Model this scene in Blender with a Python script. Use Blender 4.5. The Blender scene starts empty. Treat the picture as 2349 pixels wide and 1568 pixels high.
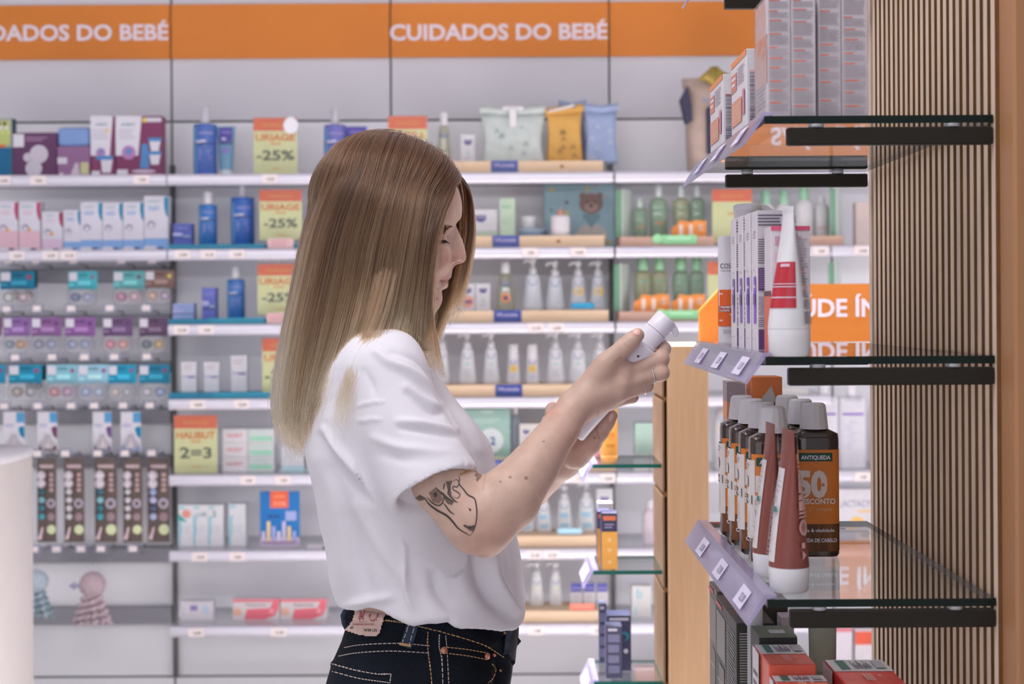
import bpy, math, random
import numpy as np
from mathutils import Vector, Matrix
from mathutils.bvhtree import BVHTree
random.seed(7)
SC = bpy.context.scene
COL = SC.collection
# ---------------------------------------------------------------- camera model (photo taken as 2349 x 1568)
F, CX, CY, CAMZ, ROLL = 3400.0, 1174.5, 707.0, 1.43, 0.006
RC, RS = math.cos(ROLL), math.sin(ROLL)
def P(px, py, Y):
    dx, up = px - CX, CY - py
    return Vector(((dx * RC + up * RS) * Y / F, Y, CAMZ + (-dx * RS + up * RC) * Y / F))
def PX(px, Y, py=707): return P(px, py, Y).x
def PZ(py, Y, px=1174): return P(px, py, Y).z
def to_px(v):
    x = v[:, 0] / v[:, 1] * F; z = (v[:, 2] - CAMZ) / v[:, 1] * F
    return np.stack([CX + x * RC - z * RS, CY - (x * RS + z * RC)], 1)
# ---------------------------------------------------------------- materials
def lin(c):
    c = c / 255.0
    return c / 12.92 if c <= 0.04045 else ((c + 0.055) / 1.055) ** 2.4
GAIN = 0.86
_mats = {}
def srgb(c, g=GAIN): return tuple(min(0.93, lin(v) / g) for v in c[:3]) + (1.0,)
def mat(name, c, rough=0.5, metal=0.0, spec=0.4, noise=0.05, nscale=60.0, emit=0.0, alpha=1.0, coat=0.0, bump=0.0, sss=0.0):
    key = (name, tuple(c), rough, metal, emit)
    if key in _mats: return _mats[key]
    m = bpy.data.materials.new(name); m.use_nodes = True
    nt = m.node_tree; b = nt.nodes['Principled BSDF']
    base = srgb(c)
    b.inputs['Roughness'].default_value = rough; b.inputs['Metallic'].default_value = metal
    b.inputs['Specular IOR Level'].default_value = spec
    b.inputs['Coat Weight'].default_value = coat
    if sss: b.inputs['Subsurface Weight'].default_value = sss; b.inputs['Subsurface Radius'].default_value = (.01, .004, .002); b.inputs['Subsurface Scale'].default_value = .4
    if noise:
        tc = nt.nodes.new('ShaderNodeTexCoord'); nz = nt.nodes.new('ShaderNodeTexNoise')
        nz.inputs['Scale'].default_value = nscale; nz.inputs['Detail'].default_value = 2
        cr = nt.nodes.new('ShaderNodeValToRGB')
        cr.color_ramp.elements[0].position = .3; cr.color_ramp.elements[1].position = .7
        cr.color_ramp.elements[0].color = tuple(v * (1 - noise) for v in base[:3]) + (1,)
        cr.color_ramp.elements[1].color = tuple(min(.95, v * (1 + noise)) for v in base[:3]) + (1,)
        nt.links.new(tc.outputs['Object'], nz.inputs['Vector']); nt.links.new(nz.outputs['Fac'], cr.inputs['Fac'])
        nt.links.new(cr.outputs['Color'], b.inputs['Base Color'])
        if bump:
            bp = nt.nodes.new('ShaderNodeBump'); bp.inputs['Strength'].default_value = bump; bp.inputs['Distance'].default_value = .001
            nt.links.new(nz.outputs['Fac'], bp.inputs['Height']); nt.links.new(bp.outputs['Normal'], b.inputs['Normal'])
    else: b.inputs['Base Color'].default_value = base
    _mats[key] = m
    return m
def glass_mat(name, tint, f0=0.04, diffuse=0.0, dcol=(200, 195, 220), rough=0.02):
    """thin clear sheet: tinted see-through with a Schlick mirror coat, a little milky scatter if asked"""
    if name in _mats: return _mats[name]
    m = bpy.data.materials.new(name); m.use_nodes = True; nt = m.node_tree; nt.nodes.clear()
    N = nt.nodes.new; L = nt.links.new
    out = N('ShaderNodeOutputMaterial'); tr = N('ShaderNodeBsdfTransparent'); gl = N('ShaderNodeBsdfGlossy')
    tr.inputs['Color'].default_value = tuple(tint) + (1,); gl.inputs['Roughness'].default_value = rough
    lw = N('ShaderNodeLayerWeight'); lw.inputs['Blend'].default_value = .5
    pw = N('ShaderNodeMath'); pw.operation = 'POWER'; pw.inputs[1].default_value = 5.0
    ma = N('ShaderNodeMath'); ma.operation = 'MULTIPLY_ADD'; ma.inputs[1].default_value = 1 - f0; ma.inputs[2].default_value = f0
    L(lw.outputs['Facing'], pw.inputs[0]); L(pw.outputs[0], ma.inputs[0])
    body = tr.outputs[0]
    if diffuse:
        df = N('ShaderNodeBsdfDiffuse'); df.inputs['Color'].default_value = srgb(dcol)
        tl = N('ShaderNodeBsdfTranslucent'); tl.inputs['Color'].default_value = srgb(dcol)
        ad = N('ShaderNodeMixShader'); ad.inputs[0].default_value = .5; L(df.outputs[0], ad.inputs[1]); L(tl.outputs[0], ad.inputs[2])
        mx0 = N('ShaderNodeMixShader'); mx0.inputs[0].default_value = diffuse
        L(tr.outputs[0], mx0.inputs[1]); L(ad.outputs[0], mx0.inputs[2]); body = mx0.outputs[0]
    mx = N('ShaderNodeMixShader'); L(ma.outputs[0], mx.inputs[0]); L(body, mx.inputs[1]); L(gl.outputs[0], mx.inputs[2])
    L(mx.outputs[0], out.inputs['Surface'])
    _mats[name] = m
    return m
def wood_mat(name, c1, c2, scale=9.0, stretch=(1, 1, .06), rough=.5):
    if name in _mats: return _mats[name]
    m = bpy.data.materials.new(name); m.use_nodes = True; nt = m.node_tree; b = nt.nodes['Principled BSDF']; N = nt.nodes.new; L = nt.links.new
    tc = N('ShaderNodeTexCoord'); mp = N('ShaderNodeMapping'); mp.inputs['Scale'].default_value = stretch
    nz = N('ShaderNodeTexNoise'); nz.inputs['Scale'].default_value = scale; nz.inputs['Detail'].default_value = 6; nz.inputs['Distortion'].default_value = .6
    n2 = N('ShaderNodeTexNoise'); n2.inputs['Scale'].default_value = scale * 14; n2.inputs['Detail'].default_value = 3
    ad = N('ShaderNodeMath'); ad.operation = 'MULTIPLY_ADD'; ad.inputs[1].default_value = .35
    cr = N('ShaderNodeValToRGB'); cr.color_ramp.elements[0].position = .45; cr.color_ramp.elements[1].position = .85
    cr.color_ramp.elements[0].color = srgb(c1); cr.color_ramp.elements[1].color = srgb(c2)
    L(tc.outputs['Object'], mp.inputs['Vector']); L(mp.outputs[0], nz.inputs['Vector']); L(mp.outputs[0], n2.inputs['Vector'])
    L(n2.outputs['Fac'], ad.inputs[0]); L(nz.outputs['Fac'], ad.inputs[2]); L(ad.outputs[0], cr.inputs['Fac']); L(cr.outputs[0], b.inputs['Base Color'])
    b.inputs['Roughness'].default_value = rough; b.inputs['Specular IOR Level'].default_value = .3
    _mats[name] = m
    return m
def paper(c): return mat('printed_card', c, .45, spec=.35, noise=.03)
def plas(c, rough=.3): return mat('plastic', c, rough, spec=.5, noise=.03)
# ---------------------------------------------------------------- text as flat meshes
_txt = {}
def text_geo(s, bold=0.0):
    if (s, bold) in _txt: return _txt[(s, bold)]
    cu = bpy.data.curves.new('t', 'FONT'); cu.body = s; cu.size = 1.0; cu.fill_mode = 'FRONT'; cu.resolution_u = 3; cu.offset = bold
    ob = bpy.data.objects.new('t', cu)
    me = bpy.data.meshes.new_from_object(ob)
    V = np.array([v.co[:2] for v in me.vertices]) if len(me.vertices) else np.zeros((0, 2))
    Fc = [tuple(p.vertices) for p in me.polygons]
    bpy.data.objects.remove(ob); bpy.data.curves.remove(cu); bpy.data.meshes.remove(me)
    _txt[(s, bold)] = (V, Fc)
    return V, Fc
CAPH = 0.727
# ---------------------------------------------------------------- mesh builder: one MB = one mesh object
class MB:
    def __init__(s): s.V = []; s.F = []; s.M = []; s.S = []; s.mats = []
    def mi(s, m):
        if m not in s.mats: s.mats.append(m)
        return s.mats.index(m)
    def add(s, V, Fc, m, smooth=False):
        b = len(s.V); i = s.mi(m)
        s.V.extend([tuple(v) for v in V])
        for f in Fc: s.F.append(tuple(b + k for k in f)); s.M.append(i); s.S.append(smooth)
    def poly(s, pts, m): s.add(pts, [tuple(range(len(pts)))], m)
    def box(s, x0, x1, y0, y1, z0, z1, m, bev=0.0):
        if bev <= 0:
            V = [(x, y, z) for z in (z0, z1) for y in (y0, y1) for x in (x0, x1)]
            s.add(V, [(0, 2, 3, 1), (4, 5, 7, 6), (0, 1, 5, 4), (2, 6, 7, 3), (0, 4, 6, 2), (1, 3, 7, 5)], m); return
        b = min(bev, (x1 - x0) * .45, (y1 - y0) * .45, (z1 - z0) * .45)
        rings = []
        for z, q in ((z0, b), (z0 + b, 0), (z1 - b, 0), (z1, b)):
            X0, X1, Y0, Y1 = x0 + q, x1 - q, y0 + q, y1 - q
            rings.append([(X0 + b, Y0, z), (X1 - b, Y0, z), (X1, Y0 + b, z), (X1, Y1 - b, z), (X1 - b, Y1, z), (X0 + b, Y1, z), (X0, Y1 - b, z), (X0, Y0 + b, z)])
        s.loft(rings, m, smooth=False)
    def loft(s, rings, m, smooth=True, cap0=True, cap1=True, closed=True):
        n = len(rings[0]); V = [p for r in rings for p in r]; Fc = []
        for i in range(len(rings) - 1):
            for j in range(n if closed else n - 1):
                k = (j + 1) % n
                Fc.append((i * n + j, i * n + k, (i + 1) * n + k, (i + 1) * n + j))
        s.add(V, Fc, m, smooth)
        if cap0: s.add(rings[0], [tuple(reversed(range(n)))], m)
        if cap1: s.add(rings[-1], [tuple(range(n))], m)
    def lathe(s, prof, m, c=(0, 0), seg=20, ey=1.0, n=2.0, smooth=True, cap0=True, cap1=True):
        """prof: (radius, z); ey squashes depth; n > 2 squares the section"""
        rings = []
        for r, z in prof:
            rg = []
            for k in range(seg):
                a = 2 * math.pi * k / seg; ca, sa = math.cos(a), math.sin(a)
                rg.append((c[0] + r * math.copysign(abs(ca) ** (2 / n), ca), c[1] + r * ey * math.copysign(abs(sa) ** (2 / n), sa), z))
            rings.append(rg)
        s.loft(rings, m, smooth, cap0, cap1)
    def prism(s, poly, y0, y1, m):
        """poly in x,z, counter-clockwise seen from -y"""
        n = len(poly)
        s.add([(x, y0, z) for x, z in poly] + [(x, y1, z) for x, z in poly],
              [tuple(range(n)), tuple(reversed(range(n, 2 * n)))] + [((i + 1) % n, i, n + i, n + (i + 1) % n) for i in range(n)], m)
    def tube(s, pts, r, m, seg=8, smooth=True):
        pts = [Vector(p) for p in pts]; rings = []; up = None
        for i, p in enumerate(pts):
            t = (pts[min(i + 1, len(pts) - 1)] - pts[max(i - 1, 0)]).normalized()
            if up is None: up = t.orthogonal().normalized()
            up = (up - t * up.dot(t)).normalized(); sd = t.cross(up)
            rr = r[i] if isinstance(r, (list, tuple)) else r
            rings.append([tuple(p + (up * math.cos(2 * math.pi * k / seg) + sd * math.sin(2 * math.pi * k / seg)) * rr) for k in range(seg)])
        s.loft(rings, m, smooth)
    def lay(s, mp):
        """each print lies a hair above the one before it"""
        s.layer = getattr(s, 'layer', 0) + 1; k = .00011 * min(s.layer, 22)
        def f(u, v):
            p = Vector(mp(u, v)); e = 1e-4; n = (Vector(mp(u + e, v)) - p).cross(Vector(mp(u, v + e)) - p)
            if n.length < 1e-14: n = (p - Vector(mp(u - e, v))).cross(p - Vector(mp(u, v - e)))
            return tuple(p + n.normalized() * k) if n.length > 1e-16 else tuple(p)
        return f
    def patch(s, mp, u0, u1, v0, v1, m, nu=1, nv=1, lay=True):
        if lay: mp = s.lay(mp)
        V = [mp(u0 + (u1 - u0) * i / nu, v0 + (v1 - v0) * j / nv) for j in range(nv + 1) for i in range(nu + 1)]
        s.add(V, [(j * (nu + 1) + i, j * (nu + 1) + i + 1, (j + 1) * (nu + 1) + i + 1, (j + 1) * (nu + 1) + i) for j in range(nv) for i in range(nu)], m, nu > 1)
    def disc(s, mp, u, v, r, m, seg=16, ry=None):
        ry = ry or r; mp = s.lay(mp)
        s.add([mp(u + r * math.cos(2 * math.pi * k / seg), v + ry * math.sin(2 * math.pi * k / seg)) for k in range(seg)], [tuple(range(seg))], m)
    def pol(s, mp, pts, m):
        mp = s.lay(mp); s.add([mp(a, b) for a, b in pts], [tuple(range(len(pts)))], m)
    def text(s, t, mp, u, v, h, m, align='c', bold=.015, width=None):
        """t with cap height h; u,v = baseline anchor; width squeezes the line to fit"""
        V, Fc = text_geo(t, bold); mp = s.lay(mp)
        if not len(V): return
        k = h / CAPH; x0, x1 = V[:, 0].min(), V[:, 0].max(); kx = k
        if width: kx = min(k * 1.4, width / (x1 - x0))
        off = {'c': -(x0 + x1) / 2, 'l': -x0, 'r': -x1}[align]
        s.add([mp(u + (a + off) * kx, v + b * k) for a, b in V], Fc, m)
    def lines(s, mp, u0, u1, v0, v1, n, m, fill=.45, ragged=.25, seed=1):
        rnd = random.Random(seed); st = (v1 - v0) / n; mp = s.lay(mp)
        for i in range(n):
            s.patch(mp, u0, u1 - (u1 - u0) * ragged * rnd.random(), v1 - st * (i + fill), v1 - st * i, m, 1, 1, False)
    def mesh(s, name):
        me = bpy.data.meshes.new(name); me.from_pydata(s.V, [], s.F)
        for m in s.mats: me.materials.append(m)
        me.polygons.foreach_set('material_index', s.M); me.polygons.foreach_set('use_smooth', s.S); me.update()
        return me
    def build(s, name, parent=None, loc=(0, 0, 0), rotz=0.0): return link(name, s.mesh(name), parent, loc, rotz)
def link(name, data, parent=None, loc=(0, 0, 0), rotz=0.0):
    o = bpy.data.objects.new(name, data); COL.objects.link(o); o.location = loc; o.rotation_euler = (0, 0, rotz)
    if parent is not None: o.parent = parent
    return o
def tag(o, label, cat, group=None, kind=None):
    if label: o['label'] = label
    if cat: o['category'] = cat
    if group: o['group'] = group
    if kind: o['kind'] = kind
    return o
def thing(name, label, cat, loc=(0, 0, 0), rotz=0.0, group=None):
    return tag(link(name, None, None, loc, rotz), label, cat, group)
def structure(o): o['kind'] = 'structure'; return o
def flat(y=0.0, x=0.0, z=0.0): return lambda u, v: (x + u, y, z + v)                       # faces the camera (-y)
def sideL(x, y=0.0, z=0.0): return lambda u, v: (x, y - u, z + v)                          # faces -x: u grows towards the camera
def top(z, x=0.0, y=0.0): return lambda u, v: (x + u, y + v, z)
def onround(prof, ey=1.0, n=2.0, eps=.0006, c=(0, 0)):
    """projects a flat print onto the front of a lathe with the same profile"""
    zs = [p[1] for p in prof]; rs = [p[0] for p in prof]
    def f(u, v):
        r = float(np.interp(v, zs, rs)); t = min(.999, abs(u) / max(r, 1e-6))
        return (c[0] + u, c[1] - r * ey * (1 - t ** n) ** (1 / n) - eps, v)
    return f
# ================================================================ SETTING
YW, YF = 5.40, 5.08                      # back wall panels, shelf front edges
WHITE = mat('panel_lilac', (197, 195, 203), .55, noise=.02, nscale=3); WHITE_LIFTED = mat('panel_shade_lifted', (226, 225, 231), .5, noise=.02, nscale=3)  # lower bay panels get a whiter colour to make up for shelf shade
JOINT = mat('panel_joint', (92, 96, 95), .7)
ORANGE = mat('banner_orange', (190, 112, 42), .55, noise=.03, nscale=2)
LETTER = mat('letter_white', (214, 203, 214), .5)
m = MB(); m.box(-4.0, 4.2, -3.0, YW + .1, -.05, 0, mat('floor_tile', (218, 215, 212), .4, noise=.06, nscale=2)); structure(m.build('floor'))
m = MB(); m.box(-4.0, 4.2, -3.0, YW + .1, 3.0, 3.05, mat('ceiling_white', (215, 213, 216), .8, noise=.02, nscale=2)); structure(m.build('ceiling'))
m = MB(); m.box(-4.0, 4.2, YW + .02, YW + .12, 0, 3.0, WHITE); structure(m.build('wall_back'))
# white wall panels with dark joints, one panel mesh per bay section
jx = [PX(-640, YW), PX(-110, YW), PX(393, YW, 100), PX(896, YW, 100), PX(1397, YW, 100), PX(1905, YW, 100), PX(2420, YW)]
zj = PZ(278, YW, 600)
g = .004
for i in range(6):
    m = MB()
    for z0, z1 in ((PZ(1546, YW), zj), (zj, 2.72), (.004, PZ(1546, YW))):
        m.box(jx[i] + g, jx[i + 1] - g, YW, YW + .018, z0 + g, z1 - g, WHITE if z1 > 2.5 else WHITE_LIFTED)
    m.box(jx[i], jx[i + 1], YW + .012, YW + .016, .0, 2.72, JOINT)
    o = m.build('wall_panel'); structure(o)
# slotted uprights at the bay edges
for px in (400, 1403):
    m = MB(); x = PX(px, YW, 800)
    m.box(x - .008, x + .008, YW - .018, YW, .1, zj - .16, mat('upright_grey', (96, 97, 98), .45, metal=.4))
    structure(m.build('trim_1' if px == 400 else 'trim_2'))
# orange banner with lettering, in board lengths
zb0, zb1 = PZ(133, YW, 900), PZ(9, YW, 900)
for i in range(6):
    m = MB(); m.box(jx[i] + .003, jx[i + 1] - .003, YW - .012, YW - .001, zb0, zb1, ORANGE)
    o = m.build('banner_board')
    if i in (1, 3):
        h = (90 - 54) * YW / F; xr = PX(388 if i == 1 else 1393, YW, 75); wd = 498 * YW / F
        zl = PZ(92, YW, 390) if i == 1 else PZ(90, YW, 1390)
        t = MB(); t.text('CUIDADOS DO BEBÉ', flat(YW - .0125), xr, zl, h, LETTER, 'r', .028, wd)
        t.build('lettering', o)
        tag(o, 'orange header board reading CUIDADOS DO BEBÉ ' + ('cut off by the photo edge' if i == 1 else 'above the woman'), 'sign', 'orange header boards')
    else:
        tag(o, {0: 'plain orange header board at the end of the wall', 2: 'plain orange header board between the two lettered boards', 4: 'plain orange header board behind the tall shrink wrapped cartons', 5: 'plain orange header board behind the slatted panel'}[i], 'sign', 'orange header boards')
# ---------------------------------------------------------------- wall shelves
ROWY = {1: 398, 2: 570, 3: 742, 4: 913, 5: 1087, 6: 1261, 7: 1434, 8: 1590}
Z = {k: PZ(v, YF, 600) for k, v in ROWY.items()}
RAILM = mat('rail_satin', (206, 203, 216), .32, metal=.35, noise=.01)
TAGM = paper((226, 214, 214)); INK = mat('ink_dark', (60, 58, 66), .6)
BOARDM = glass_mat('shelf_frosted', (.93, .94, .96), .04, .22, (222, 221, 228), .2)
ORD = {1: 'top', 2: 'second', 3: 'third', 4: 'fourth', 5: 'fifth', 6: 'sixth', 7: 'lowest', 8: 'base'}
BAY = {'A': (-110, 384, 'in the baby bottle bay'), 'B': (387, 893, 'in the blue bottle bay'), 'C': (897, 1408, 'in the wooden riser bay'), 'D': (1413, 1903, 'in the green bottle bay'), 'E': (1907, 2420, 'behind the slatted panel')}
def shelf(bay, row, tags):
    x0, x1 = PX(BAY[bay][0], YF, 700), PX(BAY[bay][1], YF, 700); z = Z[row]
    r = thing('wall_shelf', f'white metal shelf with pale price rail, {ORD[row]} one {BAY[bay][2]}', 'shelf', ((x0 + x1) / 2, YF, z), group='wall shelves'); w = (x1 - x0) / 2
    m = MB(); m.box(-w, w, .006, YW - YF, -.022, 0, BOARDM); m.build('shelf_board', r)
    m = MB(); prof = [(0, 0), (-.010, -.003), (-.013, -.012), (-.012, -.026), (-.007, -.036), (.0, -.039), (.004, -.039), (.006, 0)]
    m.loft([[(x, y, zz) for y, zz in prof] for x in (-w, w)], RAILM, True); m.build('price_rail', r)
    for px in tags:
        t = MB(); x = PX(px, YF, ROWY[row]) - (x0 + x1) / 2; t.box(x - .027, x + .027, -.0165, -.0135, -.034, -.004, TAGM)
        t.text(random.choice(['12,95', '9,50', '14,90', '7,99', '21,35']), flat(-.0167), x + .004, -.025, .009, INK, bold=.03)
        t.build('price_tag', r)
shelf('A', 1, (10, 90, 327)); shelf('A', 2, (42, 118, 160))
for row, tags in {1: (620,), 2: (420, 480, 545), 3: (418, 475), 4: (455, 556), 5: (570, 650), 6: (460, 545), 7: (452, 640)}.items(): shelf('B', row, tags)
for row, tags in {1: (), 2: (1215, 1326), 3: (1228, 1275), 4: (1290,), 5: (1330, 1393), 6: (1225, 1264), 7: (1230, 1370)}.items(): shelf('C', row, tags)
for row, tags in {1: (), 2: (1880, 1830), 3: (), 4: (), 5: (1660, 1850), 6: (), 7: ()}.items(): shelf('D', row, tags)
for row in (1, 2, 5, 6, 8): shelf('E', row, (1975,) if row in (2, 5) else ())
shelf('D', 8, ())
# ---------------------------------------------------------------- hook bars of the baby bottle bay
BARM = mat('bar_grey', (140, 139, 147), .4, metal=.3); WIRE = mat('wire_steel', (190, 190, 196), .25, metal=.9)
HOLD = glass_mat('clear_holder', (.86, .9, .93), .05, .35)
BARY = {1: (616, 648), 2: (722, 748), 3: (830, 856), 4: (938, 972), 5: (1044, 1072), 6: (1256, 1290), 7: (1392, 1432)}
HOOKS = {1: (40, 103, 188, 296, 366), 2: (-10, 38, 106, 183, 270, 352), 3: (-20, 57, 140, 213, 280, 353), 4: (32, 108, 183, 235, 300, 360), 5: (107, 170, 243, 304, 364), 6: (100, 150, 205, 250, 322), 7: ()}
for k, (a, b) in BARY.items():
    za, zb = PZ(a, YW - .03, 200), PZ(b, YW - .03, 200); x0, x1 = PX(-110, YW, 800), PX(394, YW, 800)
    r = thing('hook_bar', f'grey metal hook bar, {["top", "second", "third", "fourth", "fifth", "sixth", "lowest"][k-1]} one in the dummy bay', 'hook bar', ((x0 + x1) / 2, YW, za), group='hook bars'); w = (x1 - x0) / 2
    m = MB(); m.box(-w, w, -.03, 0, zb - za, 0, BARM, .003); m.build('bar', r)
    for px in HOOKS[k]:
        x = PX(px, YW - .1, a) - (x0 + x1) / 2; h = MB()
        h.tube([(x, -.012, -.002), (x, -.04, .009), (x, -.19, .010), (x, -.20, .015)], .0022, WIRE)
        h.tube([(x, -.012, -.002), (x, -.03, .014), (x, -.185, .016)], .0016, WIRE); o = h.build('hook', r)
        h = MB(); h.box(x - .022, x + .022, -.204, -.200, .010, .040, HOLD); h.box(x - .014, x + .014, -.2055, -.2045, .014, .034, TAGM); h.build('price_holder', o)
# vertical seams of the slat wall behind the hooks
# ---------------------------------------------------------------- white rounded stand, bottom corner
Yc_ = 4.0
m = MB(); cx, cz = PX(-170, Yc_, 1300), PZ(1045, Yc_ - .1, 40); CR = mat('stand_cream', (170, 164, 164), .5, noise=.02, nscale=4)
R_ = PX(50, Yc_, 1300) - cx
r = thing('display_stand', 'cream rounded display stand with white top at the photo corner', 'stand', (cx, Yc_, 0))
m.lathe([(R_ - .01, 0), (R_, .02), (R_, cz - .02)], CR, seg=40, n=3); m.build('body', r)
m = MB(); m.lathe([(R_, cz - .02), (R_ + .003, cz - .012), (R_ - .002, cz), (0.001, cz)], mat('stand_top', (196, 194, 201), .4), seg=40, n=3); m.build('worktop', r)
# ================================================================ WALL PRODUCTS
YP = 5.20
NAVY, TEAL, MBLUE = (48, 58, 122), (30, 120, 160), (62, 90, 158)
def span(x0, x1, ytop, z, Y=YP):
    py = CY - (z - CAMZ) * F / Y
    a, b = PX(x0, Y, py), PX(x1, Y, py)
    return (a + b) / 2, b - a, PZ(ytop, Y, (x0 + x1) / 2) - z
_cache = {}
def cached(key, fn):
    if key not in _cache: _cache[key] = fn()
    return _cache[key]
def carton(label, x0, x1, ytop, z, col, art=None, d=.05, Y=YP, name='carton', cat='box', rotz=0.0, group=None, side=None, bev=.0012):
    cx, w, h = span(x0, x1, ytop, z, Y); m = MB(); pm = paper(col)
    m.box(-w / 2, w / 2, -d / 2, d / 2, 0, h, pm, bev)
    if side: m.box(w / 2 - .0004, w / 2 + .0006, -d / 2 + .002, d / 2 - .002, .002, h - .002, paper(side))
    if art: art(m, flat(-d / 2 - .0006), w, h)
    return tag(m.build(name, None, (cx, Y, z), rotz), label, cat, group)
def shield(m, mp, u, v, s, txt=None, teal=True):
    """navy badge with a rounded foot"""
    k = [(u - s, v + s * .45), (u - s, v - s * .2)] + [(u + s * math.cos(a), v - s * .2 + s * .65 * math.sin(a)) for a in [math.pi + i * math.pi / 8 for i in range(1, 8)]] + [(u + s, v - s * .2), (u + s, v + s * .45)]
    m.add([mp(a, b) for a, b in k], [tuple(range(len(k)))], plas(NAVY))
    mp2 = lambda a, b: tuple(Vector(mp(a, b)) + Vector((0, -.0004, 0)))
    if teal: m.add([mp2(a * .999 + u * .001, b) for a, b in k[1:10]], [tuple(range(9))], plas((42, 110, 150)))
    m.patch(mp2, u - s * .75, u + s * .75, v - s * .12, v + s * .2, plas((168, 150, 190)))
def round_bottle(label, x0, x1, ytop, z, prof, col, art=None, Y=YP, name='bottle', cat='bottle', ey=.8, n=2.4, capprof=None, capcol=(214, 212, 218), pump=None, group=None, bodymat=None, parts=('bottle_body', 'cap'), rotz=0.0, seg=20):
    """prof / capprof: (radius as share of half width, height as share of full height)"""
    cx, w, h = span(x0, x1, ytop, z, Y)
    r = thing(name, label, cat, (cx, Y, z), rotz, group)
    key = (name, x1 - x0, round(h, 4), col, str(prof), str(capprof), pump, id(art))
    def mk():
        p = [(a * w / 2, b * h) for a, b in prof]; m = MB()
        m.lathe(p, bodymat or plas(col), seg=seg, ey=ey, n=n)
        if art: art(m, onround(p, ey, n), w, h)
        return m.mesh(parts[0])
    link(parts[0], cached(key + ('b',), mk), r)
    if capprof:
        def mk2():
            m = MB(); m.lathe([(a * w / 2, b * h) for a, b in capprof], plas(capcol, .35), seg=16)
            return m.mesh(parts[1])
        link(parts[1], cached(key + ('c',), mk2), r)
    if pump:
        def mk3():
            m = MB(); t = pump; c = plas(capcol, .35); q = w / 2; bw = min(q, .022)
            m.lathe([(bw * .62, h * t), (bw * .62, h * (t + (1 - t) * .35)), (bw * .28, h * (t + (1 - t) * .42)), (bw * .28, h * (t + (1 - t) * .72))], c, seg=14)
            zt = h * (t + (1 - t) * .72)
            m.lathe([(bw * .5, zt), (bw * .56, h * .985), (bw * .45, h)], c, seg=14)
            m.tube([(0, 0, (zt + h) / 2), (-bw * 1.15, 0, (zt + h) / 2), (-bw * 1.4, 0, zt - bw * .12)], [bw * .3, bw * .24, bw * .18], c, 8)
            return m.mesh('pump_head')
        link('pump_head', cached(key + ('p',), mk3), r)
    return r
CYL = ((.94, 0), (1, .015), (1, .72), (.96, .745), (.55, .755))
def uriage_art(m, mp, w, h):
    m.patch(mp, -.49 * w, -.30 * w, .03 * h, .70 * h, plas((92, 150, 200)), 2, 6)
    m.patch(mp, -.46 * w, .46 * w, .455 * h, .475 * h, plas((30, 38, 84)), 8, 1)
    m.disc(mp, -.12 * w, .50 * h, .26 * w, paper((206, 200, 222)), 14, .018 * h)
    m.disc(mp, -.26 * w, .49 * h, .16 * w, paper((206, 200, 222)), 14, .016 * h)
    m.text('URIAGE', mp, .08 * w, .60 * h, .035 * h, paper((170, 160, 205)), bold=.02, width=.62 * w)
    m.lines(mp, -.2 * w, .36 * w, .22 * h, .40 * h, 5, plas((120, 130, 190)), .6)
def promo(brand, big, label, x0, x1, ytop, z, Y=5.13, glare=False, ybot=None):
    cx, w, h = span(x0, x1, ytop, z, Y); z0 = z
    if ybot: z0 = PZ(ybot, Y, x0); h += z - z0
    r = thing('promotion_card', label, 'sign', (cx, Y, z0), group='promotion cards')
    m = MB(); m.box(-w / 2, w / 2, 0, .0015, 0, h, paper((214, 218, 160))); f = flat(-.0006)
    m.patch(f, -w / 2, w / 2, h * .77, h, paper((206, 98, 60))); f = flat(-.0010)
    m.text('PROMOÇÃO', f, 0, h * .845, h * .06, paper((214, 140, 66)), bold=.03, width=w * .58)
    m.text(brand, f, 0, h * .60, h * .12, paper((208, 122, 56)), bold=.03, width=w * .9)
    m.patch(f, -w * .12, w * .12, h * .53, h * .56, paper((214, 150, 80)))
    m.text(big, f, 0, h * .26, h * (.19 if '=' in big else .175), paper((74, 84, 76)), bold=.02, width=w * (.78 if '=' in big else .88))
    m.patch(f, -w * .1, w * .12, h * .10, h * .125, paper((222, 178, 110)))
    m.build('printed_card', r)
    c = MB(); c.box(-w / 2 - .001, w / 2 + .001, -.0035, -.0025, 0, h + .002, HOLDER); c.box(-w / 2 - .001, w / 2 + .001, .0025, .0035, 0, h + .002, HOLDER); c.box(-w / 2, w / 2, -.0035, .045, 0, .0012, HOLDER); c.build('clear_holder', r)
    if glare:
        s = MB(); s.disc(flat(-.0048), w * .36, h * .86, w * .17, paper((226, 222, 230)), 20, h * .15); s.build('painted_glare', r)  # glare on the holder, painted as a white disc
    return r
HOLDER = glass_mat('card_holder', (.96, .96, .97), .015, .05, (220, 216, 224), .45)
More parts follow.
